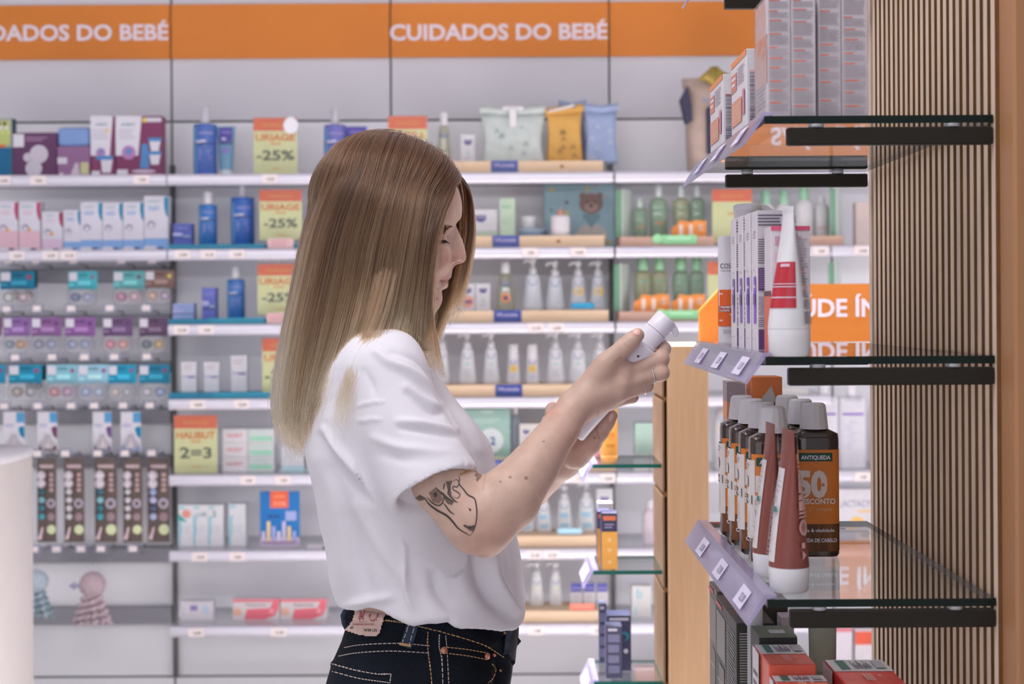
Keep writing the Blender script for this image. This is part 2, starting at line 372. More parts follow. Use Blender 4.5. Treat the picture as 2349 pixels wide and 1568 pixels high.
# ---- top shelf, baby bottle bay
def art_toy(m, mp, w, h):
    m.patch(mp, -.5 * w, .3 * w, .5 * h, .62 * h, paper((200, 90, 40))); m.disc(mp, -.2 * w, .72 * h, .22 * w, paper((140, 150, 170))); m.patch(mp, .1 * w, .45 * w, .55 * h, .95 * h, paper((170, 180, 110)))
    m.patch(mp, -.45 * w, .1 * w, .88 * h, .99 * h, paper((84, 50, 62)))
    for i in range(6): m.disc(mp, w * (.1 + .06 * i), h * (.9 - .07 * (i % 3)), w * .06, paper(((90, 60, 70), (206, 206, 214), (190, 200, 120))[i % 3]))
    m.patch(mp, -.5 * w, .5 * w, 0, .5 * h, paper((20, 92, 132)))
carton('soft pack with green and orange top over a blue base at the photo edge', -40, 33, 272, Z[1], (150, 156, 150), art_toy, name='toy_pack', side=(20, 70, 84))
def art_pads(m, mp, w, h):
    m.patch(mp, -.49 * w, -.24 * w, .68 * h, .97 * h, paper((206, 203, 212))); m.lines(mp, -.2 * w, .3 * w, .78 * h, .9 * h, 2, paper((150, 120, 150)))
    for u, v, s in ((.1, .52, .21), (-.02, .2, .19), (-.16, .45, .1)): m.disc(mp, u * w, v * h, s * w, paper((190, 184, 196)), 24)
carton('purple carton showing three round white breast pads', 35, 135, 306, Z[1], (88, 52, 88), art_pads)
def art_lid(m, mp, w, h):
    m.patch(mp, -.5 * w, -.2 * w, .43 * h, .64 * h, paper((198, 196, 208))); m.patch(mp, .22 * w, .46 * w, .1 * h, .48 * h, paper((186, 186, 140)))
    m.pol(lambda a_, b_: mp(a_ * w, b_ * h), ((-.1, .06), (.18, .06), (.15, .46), (.05, .46)), paper((190, 180, 190)))
    m.disc(mp, -.38 * w, .08 * h, .07 * w, paper((206, 200, 210)))
r = carton('mauve carton with a light blue tray lid standing up', 137, 211, 337, Z[1], (134, 96, 134), art_lid)
cx, w, h = span(137, 211, 294, Z[1]); m = MB(); hh = PZ(337, YP, 174) - Z[1]
m.box(-w / 2, w / 2, -.026, .026, hh, h, plas((112, 140, 190)), .008); m.build('tray_lid', r)
def art_cup(big):
    def f(m, mp, w, h):
        x1 = -.5 + (.93 if not big else .56)
        m.pol(lambda a_, b_: mp(a_ * w, b_ * h), ((-.5, 1), (x1, 1), (x1 - (.14 if not big else .08), .35), (-.5, .35)), paper((206, 203, 214)))
        m.text('AVENT', mp, -.5 * w + (x1 + .5) * w * .48, .84 * h, .045 * h, paper((96, 128, 150)), bold=.03, width=(x1 + .5) * w * .55)
        m.lines(mp, -.42 * w, (x1 - .12) * w, .6 * h, .78 * h, 5, paper((180, 176, 190)))
        m.disc(mp, (-.08 if not big else -.22) * w, .40 * h, (.2 if not big else .15) * w, paper((170, 120, 168)), 20); m.disc(mp, (-.08 if not big else -.22) * w, .42 * h, .07 * w, paper((86, 130, 186)), 12, .05 * h)
        if big:
            m.pol(lambda a_, b_: mp(a_ * w, b_ * h), ((.02, .14), (.22, .14), (.19, .54), (.06, .54)), paper((74, 124, 178)))
            for v in (.2, .42): m.pol(lambda a_, b_: mp(a_ * w, b_ * h), ((.26, v), (.42, v), (.46, v + .17), (.22, v + .17)), paper((208, 205, 214))); m.patch(mp, .2 * w, .48 * w, (v + .16) * h, (v + .22) * h, paper((74, 124, 178)))
            m.patch(mp, .1 * w, .48 * w, .9 * h, .97 * h, paper((196, 190, 204))); m.disc(mp, .12 * w, .93 * h, .05 * w, paper((206, 180, 70)))
            m.disc(mp, .1 * w, .09 * h, .26 * w, paper((190, 170, 190)), 16, .03 * h); m.patch(mp, -.47 * w, -.24 * w, .03 * h, .12 * h, paper((206, 203, 214)))
        else:
            m.pol(lambda a_, b_: mp(a_ * w, b_ * h), ((-.02, .07), (.32, .07), (.42, .3), (-.08, .3)), paper((208, 205, 214))); m.patch(mp, -.28 * w, .42 * w, .28 * h, .35 * h, paper((74, 124, 178))); m.disc(mp, .2 * w, .76 * h, .07 * w, paper((206, 180, 70)))
            m.patch(mp, -.46 * w, -.12 * w, .02 * h, .1 * h, paper((206, 203, 214)))
    return f
carton('tall narrow white and plum carton showing one blue lidded cup', 213, 268, 268, Z[1], (116, 52, 88), art_cup(False))
carton('wide white and plum carton showing blue pump and stacked cups', 270, 377, 268, Z[1], (110, 48, 84), art_cup(True))
# ---- second shelf, baby bottle bay
def art_teat(c1, c2, circ, sw):
    def f(m, mp, w, h):
        m.pol(lambda a_, b_: mp(a_ * w, b_ * h), ((.34, .98), (.5, .98), (.5, .6), (.40, .66), (.33, .8)), paper(c1))
        m.text('AVENT', mp, -.1 * w, .88 * h, .035 * h, paper((120, 160, 160)), bold=.02, width=.5 * w); m.lines(mp, -.32 * w, .15 * w, .72 * h, .8 * h, 2, paper(c2), .5, .1)
        m.patch(mp, -.5 * w, .5 * w, .02 * h, sw * h, paper(c2)); m.patch(mp, -.5 * w, 0 * w, .0, .08 * h, paper((206, 202, 212)))
        m.disc(mp, -.2 * w, .47 * h, .17 * w, paper((150, 136, 166))); m.disc(mp, -.2 * w, .45 * h, .11 * w, paper((206, 204, 216)))
        if circ: m.disc(mp, -.02 * w, .43 * h, .09 * w, paper((216, 150, 70)))
        m.patch(mp, .05 * w, .3 * w, .01 * h, .06 * h, paper((50, 60, 96)))
    return f
pk, bl, pu = art_teat((168, 52, 92), (214, 176, 190), True, .40), art_teat((20, 124, 164), (120, 156, 206), False, .22), art_teat((150, 36, 78), (204, 178, 202), True, .30)
for x0, x1, yt, a, lb in ((0, 47, 463, pk, 'pink and white teat carton at the photo edge on the second shelf'), (49, 98, 463, pk, 'pink and white teat carton second from the photo edge'), (101, 149, 486, pu, 'short lilac carton with crimson flash between pink and blue teat cartons'),
        (151, 190, 482, bl, 'short pale blue teat carton, smallest of the blue ones'), (190, 239, 464, bl, 'blue and white teat carton, first of three equal ones beside the smallest'), (240, 286, 465, bl, 'blue and white teat carton, middle of three equal ones'), (287, 334, 464, bl, 'blue and white teat carton, third of three equal ones next to the tallest'), (335, 390, 450, bl, 'tallest blue and white teat carton at the shelf end by the joint')):
    carton(lb, x0, x1, yt, Z[2], (207, 204, 216), a, group='teat cartons')
# ---- dummy packs on hooks
CLEAR = glass_mat('clear_blister', (.96, .96, .97), .05, .17, (226, 224, 232))
def blister(label, x0, x1, y0, y1, card, cols, spot, Y=5.215, group='dummy packs'):
    z1, z0 = PZ(y0, Y, x0), PZ(y1, Y, x0); a, b = PX(x0, Y, y0), PX(x1, Y, y0); w, h = b - a, z1 - z0
    r = thing('dummy_pack', label, 'dummy pack', ((a + b) / 2, Y, z0), group=group)
    def mk():
        m = MB(); m.box(-w / 2, w / 2, 0, .001, .5 * h, h, paper(card)); f = flat(-.0006); c2 = tuple(min(255, v + 45) for v in card)
        m.patch(f, -.48 * w, -.2 * w, .74 * h, .97 * h, paper((206, 203, 214))); m.patch(f, -.16 * w, .16 * w, .86 * h, .92 * h, paper(tuple(int(v * .7) for v in card)))
        m.patch(f, -.18 * w, .26 * w, .62 * h, .74 * h, paper(c2)); m.disc(f, .33 * w, .84 * h, .07 * w, paper(spot)); m.patch(f, -.48 * w, -.3 * w, .6 * h, .66 * h, paper(c2))
        return m.mesh('backing_card')
    link('backing_card', cached(('bc', x1 - x0, card, spot, round(h, 3)), mk), r)
    def mk2():
        m = MB(); ring = []
        for y, s in ((0, 1.0), (-.022, .96), (-.030, .82)):
            ring.append([(w * .5 * s * math.copysign(abs(math.cos(t)) ** .6, math.cos(t)), y, h * .29 + h * .27 * s * math.copysign(abs(math.sin(t)) ** .75, math.sin(t))) for t in [2 * math.pi * k / 28 for k in range(28)]])
        m.loft(ring, CLEAR, True, False, True); return m.mesh('clear_blister')
    link('clear_blister', cached(('bl', x1 - x0, round(h, 3)), mk2), r)
    for s, c in zip((-1, 1), cols):
        def mk3():
            m = MB(); cc = plas(c); R = w * .19
            m.lathe([(.001, -.006), (R * .8, -.006), (R, 0), (R * .8, .006), (.001, .006)], cc, seg=18, ey=.8)
            m.lathe([(R * .5, .006), (R * .42, .010), (.001, .010)], plas(tuple(min(235, v + 40) for v in c)), seg=12, cap0=False)
            for i, v in enumerate(m.V): m.V[i] = (v[0], -v[2], v[1])
            ring = [(R * .72 * math.cos(t), -.013, R * .72 * math.sin(t)) for t in [2 * math.pi * k / 18 for k in range(19)]]
            m.tube(ring, .0028, plas(tuple(int(v * .8) for v in c)), 6); return m.mesh('dummy')
        link('dummy', cached(('du', c, x1 - x0), mk3), r, (s * w * .21, -.011, h * .29))
    return r
TC, PCc = (14, 118, 148), (128, 92, 150)
B_ = blister
B_('teal dummy pack with two pale grey dummies at the photo edge, top hook row', 0, 80, 622, 706, (10, 104, 136), ((196, 196, 190), (190, 172, 176)), (150, 60, 80))
B_('teal dummy pack hanging behind the edge pack, top hook row', 22, 86, 620, 700, (14, 70, 72), ((190, 160, 150), (190, 160, 150)), (120, 60, 70), 5.26)
B_('sea green dummy pack with dark blue and pale blue dummies', 157, 223, 622, 706, (64, 158, 172), ((78, 98, 138), (158, 166, 200)), (130, 80, 110))
B_('sea green dummy pack with raspberry and pink dummies', 260, 331, 622, 704, (88, 160, 164), ((174, 108, 138), (208, 160, 172)), (104, 60, 84))
B_('white and brown dummy pack with peach and lilac dummies beside the joint', 333, 400, 620, 702, (120, 92, 86), ((214, 164, 142), (186, 160, 186)), (210, 190, 110))
for x0, x1, c, cols, lb in ((8, 69, PCc, ((140, 160, 172), (214, 164, 118)), 'lilac dummy pack with grey blue and orange dummies'), (72, 141, (124, 84, 136), ((150, 152, 176), (158, 164, 196)), 'purple dummy pack with two grey ringed dummies, nearer the photo edge'), (149, 218, (124, 80, 140), ((156, 162, 190), (140, 150, 184)), 'purple dummy pack with two grey blue dummies in the middle of the row'), (236, 304, (96, 70, 108), ((206, 118, 140), (214, 146, 138)), 'dark mauve dummy pack with red pink dummies'), (319, 386, (84, 62, 88), ((62, 84, 92), (186, 152, 86)), 'dark plum dummy pack with black green and mustard dummies')):
    B_(lb, x0, x1, 728, 814, c, cols, (80, 54, 90))
B_('sliver of a purple dummy pack cut by the photo edge', -60, 3, 728, 812, (110, 60, 100), ((190, 180, 190), (190, 180, 190)), (80, 54, 90))
for x0, x1, c, cols, lb in ((-62, 12, (8, 124, 160), ((180, 170, 190), (180, 170, 196)), 'bright teal dummy pack cut by the photo edge'), (20, 96, (8, 122, 154), ((172, 160, 150), (170, 168, 174)), 'bright teal dummy pack with beige and grey dummies'), (107, 178, (120, 176, 192), ((206, 140, 148), (190, 150, 180)), 'light aqua dummy pack with coral and pink dummies'), (179, 250, (138, 184, 204), ((150, 168, 208), (164, 178, 210)), 'light aqua dummy pack with two pale blue dummies'), (249, 312, (16, 134, 168), ((204, 188, 186), (176, 178, 186)), 'teal dummy pack with cream and grey dummies'), (319, 390, (14, 118, 150), ((184, 180, 188), (130, 146, 186)), 'teal dummy pack with white and blue dummies by the joint')):
    B_(lb, x0, x1, 836, 923, c, cols, (140, 60, 110))
B_('dark teal dummy pack hanging behind the beige one', 60, 106, 838, 905, (16, 92, 108), ((176, 170, 170), (176, 170, 170)), (120, 60, 90), 5.26)
def teatpack(label, x0, x1, main, foot):
    Y = 5.215; z1, z0 = PZ(944, Y, x0), PZ(1033, Y, x0); a, b = PX(x0, Y, 980), PX(x1, Y, 980); w, h = b - a, z1 - z0
    r = thing('teat_pack', label, 'teat pack', ((a + b) / 2, Y, z0), group='teat packs')
    m = MB(); m.box(-w / 2, w / 2, 0, .001, 0, h, paper((206, 203, 212))); f = flat(-.0006)
    m.patch(f, .12 * w, .5 * w, .72 * h, .98 * h, paper((76, 140, 186))); m.add([f(p * w, q * h) for p, q in ((.5, .62), (.5, .3), (.3, .38), (.2, .55), (.28, .62))], [(0, 1, 2, 3, 4)], paper(main)); m.patch(f, -.4 * w, 0, .6 * h, .7 * h, paper((176, 176, 200)))
    m.patch(f, -.46 * w, .46 * w, 0, .12 * h, paper(foot)); m.build('backing_card', r)
    c = MB(); c.lathe([(w * .42, .03 * h), (w * .44, .08 * h), (w * .4, .2 * h), (w * .2, .3 * h), (w * .15, .42 * h), (.002, .44 * h)], CLEAR, (0, -.001), 18, .8); c.build('clear_dome', r)
    t = MB(); t.lathe([(w * .3, .06 * h), (w * .26, .18 * h), (w * .1, .3 * h), (w * .08, .38 * h), (.001, .4 * h)], plas((196, 186, 190)), (0, -.002), 14, .7); t.build('teat', r)
teatpack('white teat pack with blue foot and teal flash at the photo edge', 8, 56, (14, 116, 156), (130, 156, 206))
teatpack('white teat pack with wine red foot', 86, 131, (98, 50, 88), (112, 60, 76))
teatpack('white teat pack with violet foot', 213, 256, (98, 66, 120), (104, 92, 140))
teatpack('white teat pack with blue foot nearest the joint', 277, 323, (14, 116, 156), (120, 150, 206))
def clip_card(label, x0, x1, beads):
    Y = 5.215; z1, z0 = PZ(1050, Y, x0), PZ(1243, Y, x0); a, b = PX(x0, Y, 1100), PX(x1, Y, 1100); w, h = b - a, z1 - z0
    r = thing('clip_card', label, 'dummy clip', ((a + b) / 2, Y, z0), group='dummy clip cards')
    m = MB(); m.box(-w / 2, w / 2, 0, .001, 0, h, paper((92, 80, 76))); f = flat(-.0006)
    m.patch(f, -.36 * w, .36 * w, .88 * h, .92 * h, paper((186, 164, 168)))
    for i in range(4): m.patch(f, .14 * w, .34 * w, (.6 + .06 * i) * h, (.64 + .06 * i) * h, paper((190, 160, 160)))
    m.disc(f, .22 * w, .46 * h, .24 * w, paper((176, 168, 184)), 18); m.disc(flat(-.001), .22 * w, .46 * h, .12 * w, paper((96, 82, 80)), 14); m.disc(f, .22 * w, .30 * h, .2 * w, paper((150, 126, 134)), 16); m.disc(f, .24 * w, .15 * h, .24 * w, paper((206, 214, 172)), 18)
    m.build('backing_card', r)
    c = MB()
    for i, col in enumerate([(206, 196, 206), (206, 198, 208)] + beads):
        R = w * (.24 if i < 2 else .17); zc = h * (.80 - i * .098)
        c.lathe([(.001, zc - R), (R * .7, zc - R * .7), (R, zc), (R * .7, zc + R * .7), (.001, zc + R)], plas(col), (-.2 * w, -R - .001), 12)
    c.tube([(-.2 * w, -.006, .18 * h), (-.28 * w, -.006, .1 * h), (-.36 * w, -.007, .04 * h)], [.004, .005, .008], plas((214, 188, 196)), 8)
    c.build('bead_clip', r)
tl, wh, bw = [(40, 96, 108), (120, 176, 186), (44, 110, 126), (60, 150, 166)], [(204, 198, 204)] * 4, [(150, 160, 200), (176, 180, 214), (70, 80, 110), (170, 178, 214)]
for x0, x1, b, lb in ((85, 129, tl, 'brown clip card with teal beads beside the cream stand'), (147, 193, wh, 'brown clip card with white beads second from the stand'), (217, 268, tl, 'brown clip card with teal beads in the middle of the row'), (282, 326, wh, 'brown clip card with white beads second from the joint'), (338, 389, bw, 'brown clip card with blue and white beads by the joint')):
    clip_card(lb, x0, x1, b)
# ---- crochet octopus toys
def octopus(label, px, py, s, col, col2, bow):
    Y = 5.14; c = P(px, py, Y); r = thing('crochet_octopus', label, 'soft toy', (c.x, Y, c.z), group='crochet octopus toys'); k = s * Y / F
    yarn = mat('yarn', col, .9, noise=.14, nscale=140, bump=.5); y2 = mat('yarn', col2, .9, noise=.2, nscale=140, bump=.5)
    m = MB(); m.lathe([(.001, -k)] + [(k * math.sin(t), -k * math.cos(t)) for t in [math.pi * i / 10 for i in range(1, 10)]] + [(.001, k)], yarn, seg=20, cap0=False, cap1=False); m.build('head', r)
    for i in range(6):
        a = -1.1 + 2.2 * i / 5; m = MB(); pts = []
        for j in range(22):
            t = j / 21; pts.append((k * (.45 * math.sin(a) + t * .85 * math.sin(a) * 1.25) + .2 * k * math.sin(j * 1.3 + i), -.3 * k * math.cos(a) + .2 * k * math.cos(j * 1.3 + i), -k * .7 - t * 2.3 * k))
        m.tube(pts, [k * .2 * (1 - .3 * j / 21) for j in range(22)], y2 if i % 2 else yarn, 7); m.build('tentacle', r)
    m = MB()
    for sx in (-1, 1): m.lathe([(.001, -.3 * k), (.42 * k, 0), (.001, .3 * k)], mat('bow_knit', bow, .9), (-.95 * k + sx * .3 * k, -.5 * k), 8, .5)
    m.build('bow', r); h = MB(); h.tube([(0, 0, k), (0, 0, k + .03), (0, -.01, k + .034)], .0012, WIRE, 6); h.build('hanging_loop', r)
octopus('pale blue crochet octopus toy partly behind the cream stand', 84, 1333, 27, (176, 190, 202), (134, 158, 166), (110, 110, 92))
octopus('dusty pink crochet octopus toy with lilac bow', 212, 1340, 30, (178, 158, 166), (190, 172, 180), (160, 156, 184))
# ---- blue bottle bay
UCAP = ((.55, .755), (.55, .77), (.50, .985), (.3, 1))
UCLR = ((.40, .755), (.40, .985), (.2, 1))
round_bottle('large blue cylinder bottle with clear pump on the top shelf before the card', 445, 498, 245, Z[1], CYL, MBLUE, uriage_art, capprof=UCLR, capcol=(190, 187, 198))
def standtube(label, x0, x1, ytop, z, col, capcol, art=None, Y=YP, d=.032, caph=.14, topw=1.1, name='tube', group=None, rotz=0.0, cat='tube'):
    cx, w, h = span(x0, x1, ytop, z, Y); r = thing(name, label, cat, (cx, Y, z), rotz, group)
    wb = w / max(topw, 1); m = MB(); rings = []; N = 24
    for t in [0, .02] + [i / 14 for i in range(1, 14)] + [.97, 1]:
        zz = caph * h + (1 - caph) * h * t; hw = (wb + (w - wb) * t) / 2 if topw > 1 else w / 2 * (1 + (topw - 1) * t); hd = max(.0009, d / 2 * (1 - t ** 1.6))
        if t > .93: hd = .0009
        rings.append([(hw * math.cos(2 * math.pi * k / N), hd * math.sin(2 * math.pi * k / N), zz) for k in range(N)])
    m.loft(rings, plas(col), True)
    def mp(u, v):
        t = max(0, min(1, (v / h - caph) / (1 - caph))); hw = (wb + (w - wb) * t) / 2 if topw > 1 else w / 2 * (1 + (topw - 1) * t); hd = max(.0009, d / 2 * (1 - t ** 1.6))
        return (u, -hd * math.sqrt(max(0, 1 - min(.999, abs(u) / hw) ** 2)) - .0007, v)
    if art: art(m, mp, wb, h)
    m.build('tube_body', r)
    m = MB(); m.lathe([(wb * .45, 0), (wb * .47, .003), (wb * .5, caph * h - .002), (wb * .46, caph * h)], plas(capcol, .35), seg=22, ey=d / wb); m.build('cap', r)
    return r
def art_utube(m, mp, w, h):
    m.patch(mp, -.5 * w, .5 * w, .7 * h, .98 * h, plas((70, 62, 146)), 6, 4); m.text('URIAGE', mp, 0, .86 * h, .05 * h, paper((160, 150, 204)), width=.7 * w)
    m.patch(mp, -.5 * w, .5 * w, .64 * h, .69 * h, plas((54, 70, 110)), 6, 1); m.disc(mp, -.14 * w, .75 * h, .2 * w, paper((190, 180, 216)), 12, .03 * h); m.patch(mp, -.3 * w, .3 * w, .46 * h, .58 * h, plas((120, 112, 176)), 4, 2)
standtube('blue and aqua tube next to the large blue bottle on the top shelf', 497, 541, 290, Z[1], (98, 140, 168), (186, 198, 206), art_utube, topw=1.45)
promo('URIAGE', '-25%', 'yellow and orange -25% card with painted white glare spot on the top shelf', 582, 682, 270, Z[1], glare=True)
round_bottle('large blue cylinder bottle partly hidden by the woman on the top shelf', 744, 795, 248, Z[1], CYL, (96, 96, 164), uriage_art, capprof=UCLR, capcol=(190, 187, 198))
standtube('blue tube peeping out behind the hair on the top shelf', 793, 843, 290, Z[1], (90, 92, 160), (186, 198, 206), art_utube, topw=1.3)
promo('MUSTELA', '-25%', 'yellow and orange promotion card above the crown of her head', 891, 980, 266, Z[1], Y=5.085)
def tray(label, x0, x1, row, seg2=None):
    a, b = PX(x0, 5.1, ROWY[row]), PX(x1, 5.1, ROWY[row]); m = MB(); h = .017
    m.box(-(b - a) / 2, (b - a) / 2, -.005, .16, 0, h, plas((24, 124, 158), .4))
    if seg2: u = PX(seg2, 5.1, ROWY[row]) - (a + b) / 2; m.box(u, (b - a) / 2, -.007, -.004, 0, h + .003, plas((36, 136, 164), .4))
    return tag(m.build('display_tray', None, ((a + b) / 2, 5.1, Z[row])), label, 'tray', 'teal display trays')
tray('teal display strip under the blue bottles on the second shelf', 388, 608, 2); tray('teal display strip under the blue bottle on the third shelf', 388, 608, 3, 478); tray('teal display strip under the white tubes on the fourth shelf', 388, 622, 4, 490)
tray('short teal strip end beside the pink note behind the hair', 672, 760, 2)
ZT = lambda row: Z[row] + .0171
def art_ubox(m, mp, w, h):
    m.disc(mp, -.25 * w, .5 * h, .3 * w, paper((176, 176, 220)), 14, .08 * h); m.disc(mp, .25 * w, .38 * h, .24 * w, paper((150, 170, 200)), 14, .07 * h); m.text('URIAGE', mp, 0, .74 * h, .1 * h, paper((150, 150, 210)), width=.6 * w); m.patch(mp, -.49 * w, .49 * w, .3 * h, .36 * h, paper((60, 74, 140)))
carton('small square blue jar carton on the second shelf teal strip', 401, 443, 513, ZT(2), (84, 96, 172), art_ubox)
round_bottle('slim blue bottle with white cap on the second shelf', 457, 498, 440, ZT(2), ((.94, 0), (1, .015), (1, .735), (.96, .75), (.5, .76)), (44, 104, 172), uriage_art, capprof=((.5, .76), (.52, .77), (.5, .98), (.4, 1)))
round_bottle('big blue bottle with clear cap on the second shelf', 531, 584, 424, ZT(2), ((.94, 0), (1, .015), (1, .77), (.96, .785), (.4, .79)), (50, 92, 168), uriage_art, capprof=((.38, .79), (.36, .9), (.22, 1)), capcol=(196, 193, 204))
promo('URIAGE', '-25%', 'yellow and orange -25% card on the second shelf beside her hair', 595, 693, 435, Z[2] + .03)
round_bottle('blue bottle almost hidden behind her hair on the second shelf', 706, 752, 440, Z[2] + .018, CYL, MBLUE, uriage_art, capprof=UCAP)
def note(label, x0, x1, y0, y1):
    a, b = PX(x0, 5.085, y1), PX(x1, 5.085, y1); m = MB(); h = PZ(y0, 5.085, x0) - PZ(y1, 5.085, x0); m.box(-(b - a) / 2, (b - a) / 2, 0, .002, 0, h, paper((212, 176, 178)))
    m.lines(flat(-.0006), -(b - a) * .4, (b - a) * .4, h * .2, h * .85, 3, paper((190, 140, 146))); return tag(m.build('shelf_note', None, ((a + b) / 2, 5.085, PZ(y1, 5.085, x0))), label, 'price note', 'pink shelf notes')
note('pink shelf note under the -25% card on the second shelf', 614, 673, 547, 569); note('pink shelf note on the third shelf by her hair', 612, 665, 718, 741)
carton('pale blue jar carton on the third shelf teal strip', 400, 448, 696, ZT(3), (150, 166, 210), art_ubox)
carton('small upright violet blue carton on the third shelf', 467, 498, 660, ZT(3), (96, 104, 180), art_ubox)
round_bottle('blue bottle with white cap on the third shelf', 522, 562, 612, ZT(3), ((.94, 0), (1, .015), (1, .735), (.96, .75), (.5, .76)), (54, 104, 172), uriage_art, capprof=((.5, .76), (.52, .77), (.48, .98), (.4, 1)))
promo('URIAGE', '-25%', 'yellow and orange -25% card half hidden by hair on the third shelf', 591, 690, 605, Z[3] + .03)
def art_wtube(m, mp, w, h):
    m.patch(mp, -.46 * w, .46 * w, .50 * h, .53 * h, plas((140, 130, 176)), 6, 1); m.patch(mp, -.05 * w, .42 * w, .47 * h, .52 * h, plas((96, 98, 160)), 5, 1); m.lines(mp, -.34 * w, .34 * w, .72 * h, .9 * h, 3, paper((196, 184, 192)), .5)
for x0, x1, yt, lb in ((418, 453, 829, 'white carton tube nearest the joint on the fourth shelf'), (470, 505, 829, 'white carton tube in the middle on the fourth shelf'), (532, 569, 814, 'tallest white carton tube on the fourth shelf')):
    carton(lb, x0, x1, yt, ZT(4), (214, 211, 218), art_wtube, d=.035, group='white carton tubes')
promo('URIAGE', '-25%', 'yellow and orange -25% card mostly hidden by hair on the fourth shelf', 602, 700, 775, ZT(4) - .01)
promo('HALIBUT', '2=3', 'yellow and orange card reading 2=3 on the fifth shelf', 400, 499, 952, Z[5])
def art_ointment(side):
    def f(m, mp, w, h):
        if side: m.text('HALIBUT', mp, 0, .42 * h, .26 * h, paper((206, 120, 128)), width=.62 * w)
        else: m.patch(mp, -.44 * w, .44 * w, .12 * h, .5 * h, paper((150, 200, 176))); m.lines(mp, -.44 * w, .44 * w, .62 * h, .85 * h, 2, paper((176, 206, 192)))
    return f
for k in range(3):
    z = Z[5] + k * .0495; n3 = ('bottom', 'middle', 'top')[k]
    yt = CY - (z + .0485 - CAMZ) * F / YP
    carton(f'flat white ointment carton with red print, {n3} of its stack', 513, 571, yt + 3.4, z, (212, 208, 213), art_ointment(True), group='ointment cartons')
    carton(f'flat white ointment carton with green stripes, {n3} of its stack', 572, 631, yt + 3.2, z, (208, 210, 211), art_ointment(False), group='ointment cartons')
def art_teal(m, mp, w, h): m.patch(mp, -.5 * w, .5 * w, 0, .2 * h, paper((166, 196, 206))); m.lines(mp, -.3 * w, .3 * w, .5 * h, .8 * h, 3, paper((190, 200, 206)))
carton('white carton with pale teal foot behind the hair ends', 648, 700, 1020, Z[5], (206, 206, 212), art_teal); carton('white carton with pale teal foot half behind her back', 706, 760, 1028, Z[5], (202, 204, 210), art_teal)
def art_wave(extra):
    def f(m, mp, w, h):
        m.pol(lambda a_, b_: mp(a_ * w, b_ * h), ((-.5, .02), (-.32, .02), (-.36, .2), (-.24, .4), (-.3, .58), (-.18, .72), (-.5, .72)), paper((150, 190, 202)))
        m.patch(mp, -.42 * w, -.1 * w, .9 * h, .97 * h, paper((150, 196, 204))); m.lines(mp, -.1 * w, .35 * w, .3 * h, .5 * h, 3, paper((198, 196, 206)))
        if extra == 1: m.disc(mp, .05 * w, .78 * h, .3 * w, paper((206, 138, 124)), 14, .1 * h); m.pol(lambda a_, b_: mp(a_ * w, b_ * h), ((-.5, .62), (.1, .58), (-.5, .8)), paper((60, 150, 150)))
        if extra == 2: m.text('-1,5€', mp, 0, .72 * h, .1 * h, paper((110, 140, 146)), width=.8 * w)
        if extra == 3: m.text('3', mp, -.1 * w, .7 * h, .16 * h, paper((96, 130, 136)))
    return f
for i, (x0, x1, lb) in enumerate(((413, 447, 'white wave carton with coral picture at the start of the sixth shelf'), (447, 481, 'white wave carton in the middle of the three on the sixth shelf'), (481, 516, 'white wave carton third of three on the sixth shelf'))):
    carton(lb, x0, x1, 1155, Z[6], (212, 211, 217), art_wave(i + 1), group='wave cartons')
carton('white wave carton standing alone on the sixth shelf', 528, 567, 1153, Z[6], (211, 211, 217), art_wave(0), group='wave cartons')
def art_poster(m, mp, w, h):
    m.patch(mp, -.24 * w, .22 * w, .7 * h, 1.0 * h, paper((214, 92, 58))); mp2 = lambda u, v: (mp(u, v)[0], mp(u, v)[1] - .0006, mp(u, v)[2])
    m.text('33%', mp2, 0, .74 * h, .08 * h, paper((222, 150, 130)), width=.34 * w, bold=.03); m.patch(mp2, -.16 * w, .14 * w, .88 * h, .93 * h, paper((220, 130, 100)))
    m.patch(mp, .14 * w, .42 * w, .47 * h, .64 * h, paper((150, 160, 206))); m.patch(mp, -.3 * w, .0, .52 * h, .57 * h, paper((30, 70, 124))); m.patch(mp, -.5 * w, .5 * w, 0, .17 * h, paper((186, 172, 196)))
    for i in range(7): m.patch(mp2, w * (-.46 + .13 * i), w * (-.37 + .13 * i), .1 * h, h * (.28 + .09 * ((i * 5) % 3)), paper(((190, 184, 214), (216, 190, 140), (150, 160, 210), (206, 196, 216))[i % 4]))
    m.lines(mp2, -.44 * w, .44 * w, .02 * h, .09 * h, 1, paper((150, 120, 160)))
carton('blue poster card with orange 33% flash on the sixth shelf', 597, 688, 1126, Z[6] + .002, (24, 100, 164), art_poster, d=.003, Y=5.14, name='poster_card', cat='sign')
m = MB(); m.box(-.033, .033, -.01, .01, 0, .012, paper((208, 200, 208))); m.box(.02, .034, -.012, .0, -.0, .006, INK); c_ = P(728, 1254, 5.12); tag(m.build('label_strip', None, (c_.x, 5.12, Z[6])), 'small white and dark label strip on the sixth shelf by her back', 'label')
def art_small(m, mp, w, h): m.patch(mp, -.2 * w, .02 * w, .5 * h, .78 * h, paper((136, 120, 176))); m.patch(mp, .2 * w, .34 * w, .35 * h, .78 * h, paper((176, 196, 222))); m.lines(mp, -.4 * w, .4 * w, .85 * h, .95 * h, 1, paper((190, 184, 196)))
carton('low white carton with small violet square on the lowest shelf', 418, 492, 1375, Z[7], (207, 204, 211), art_small)
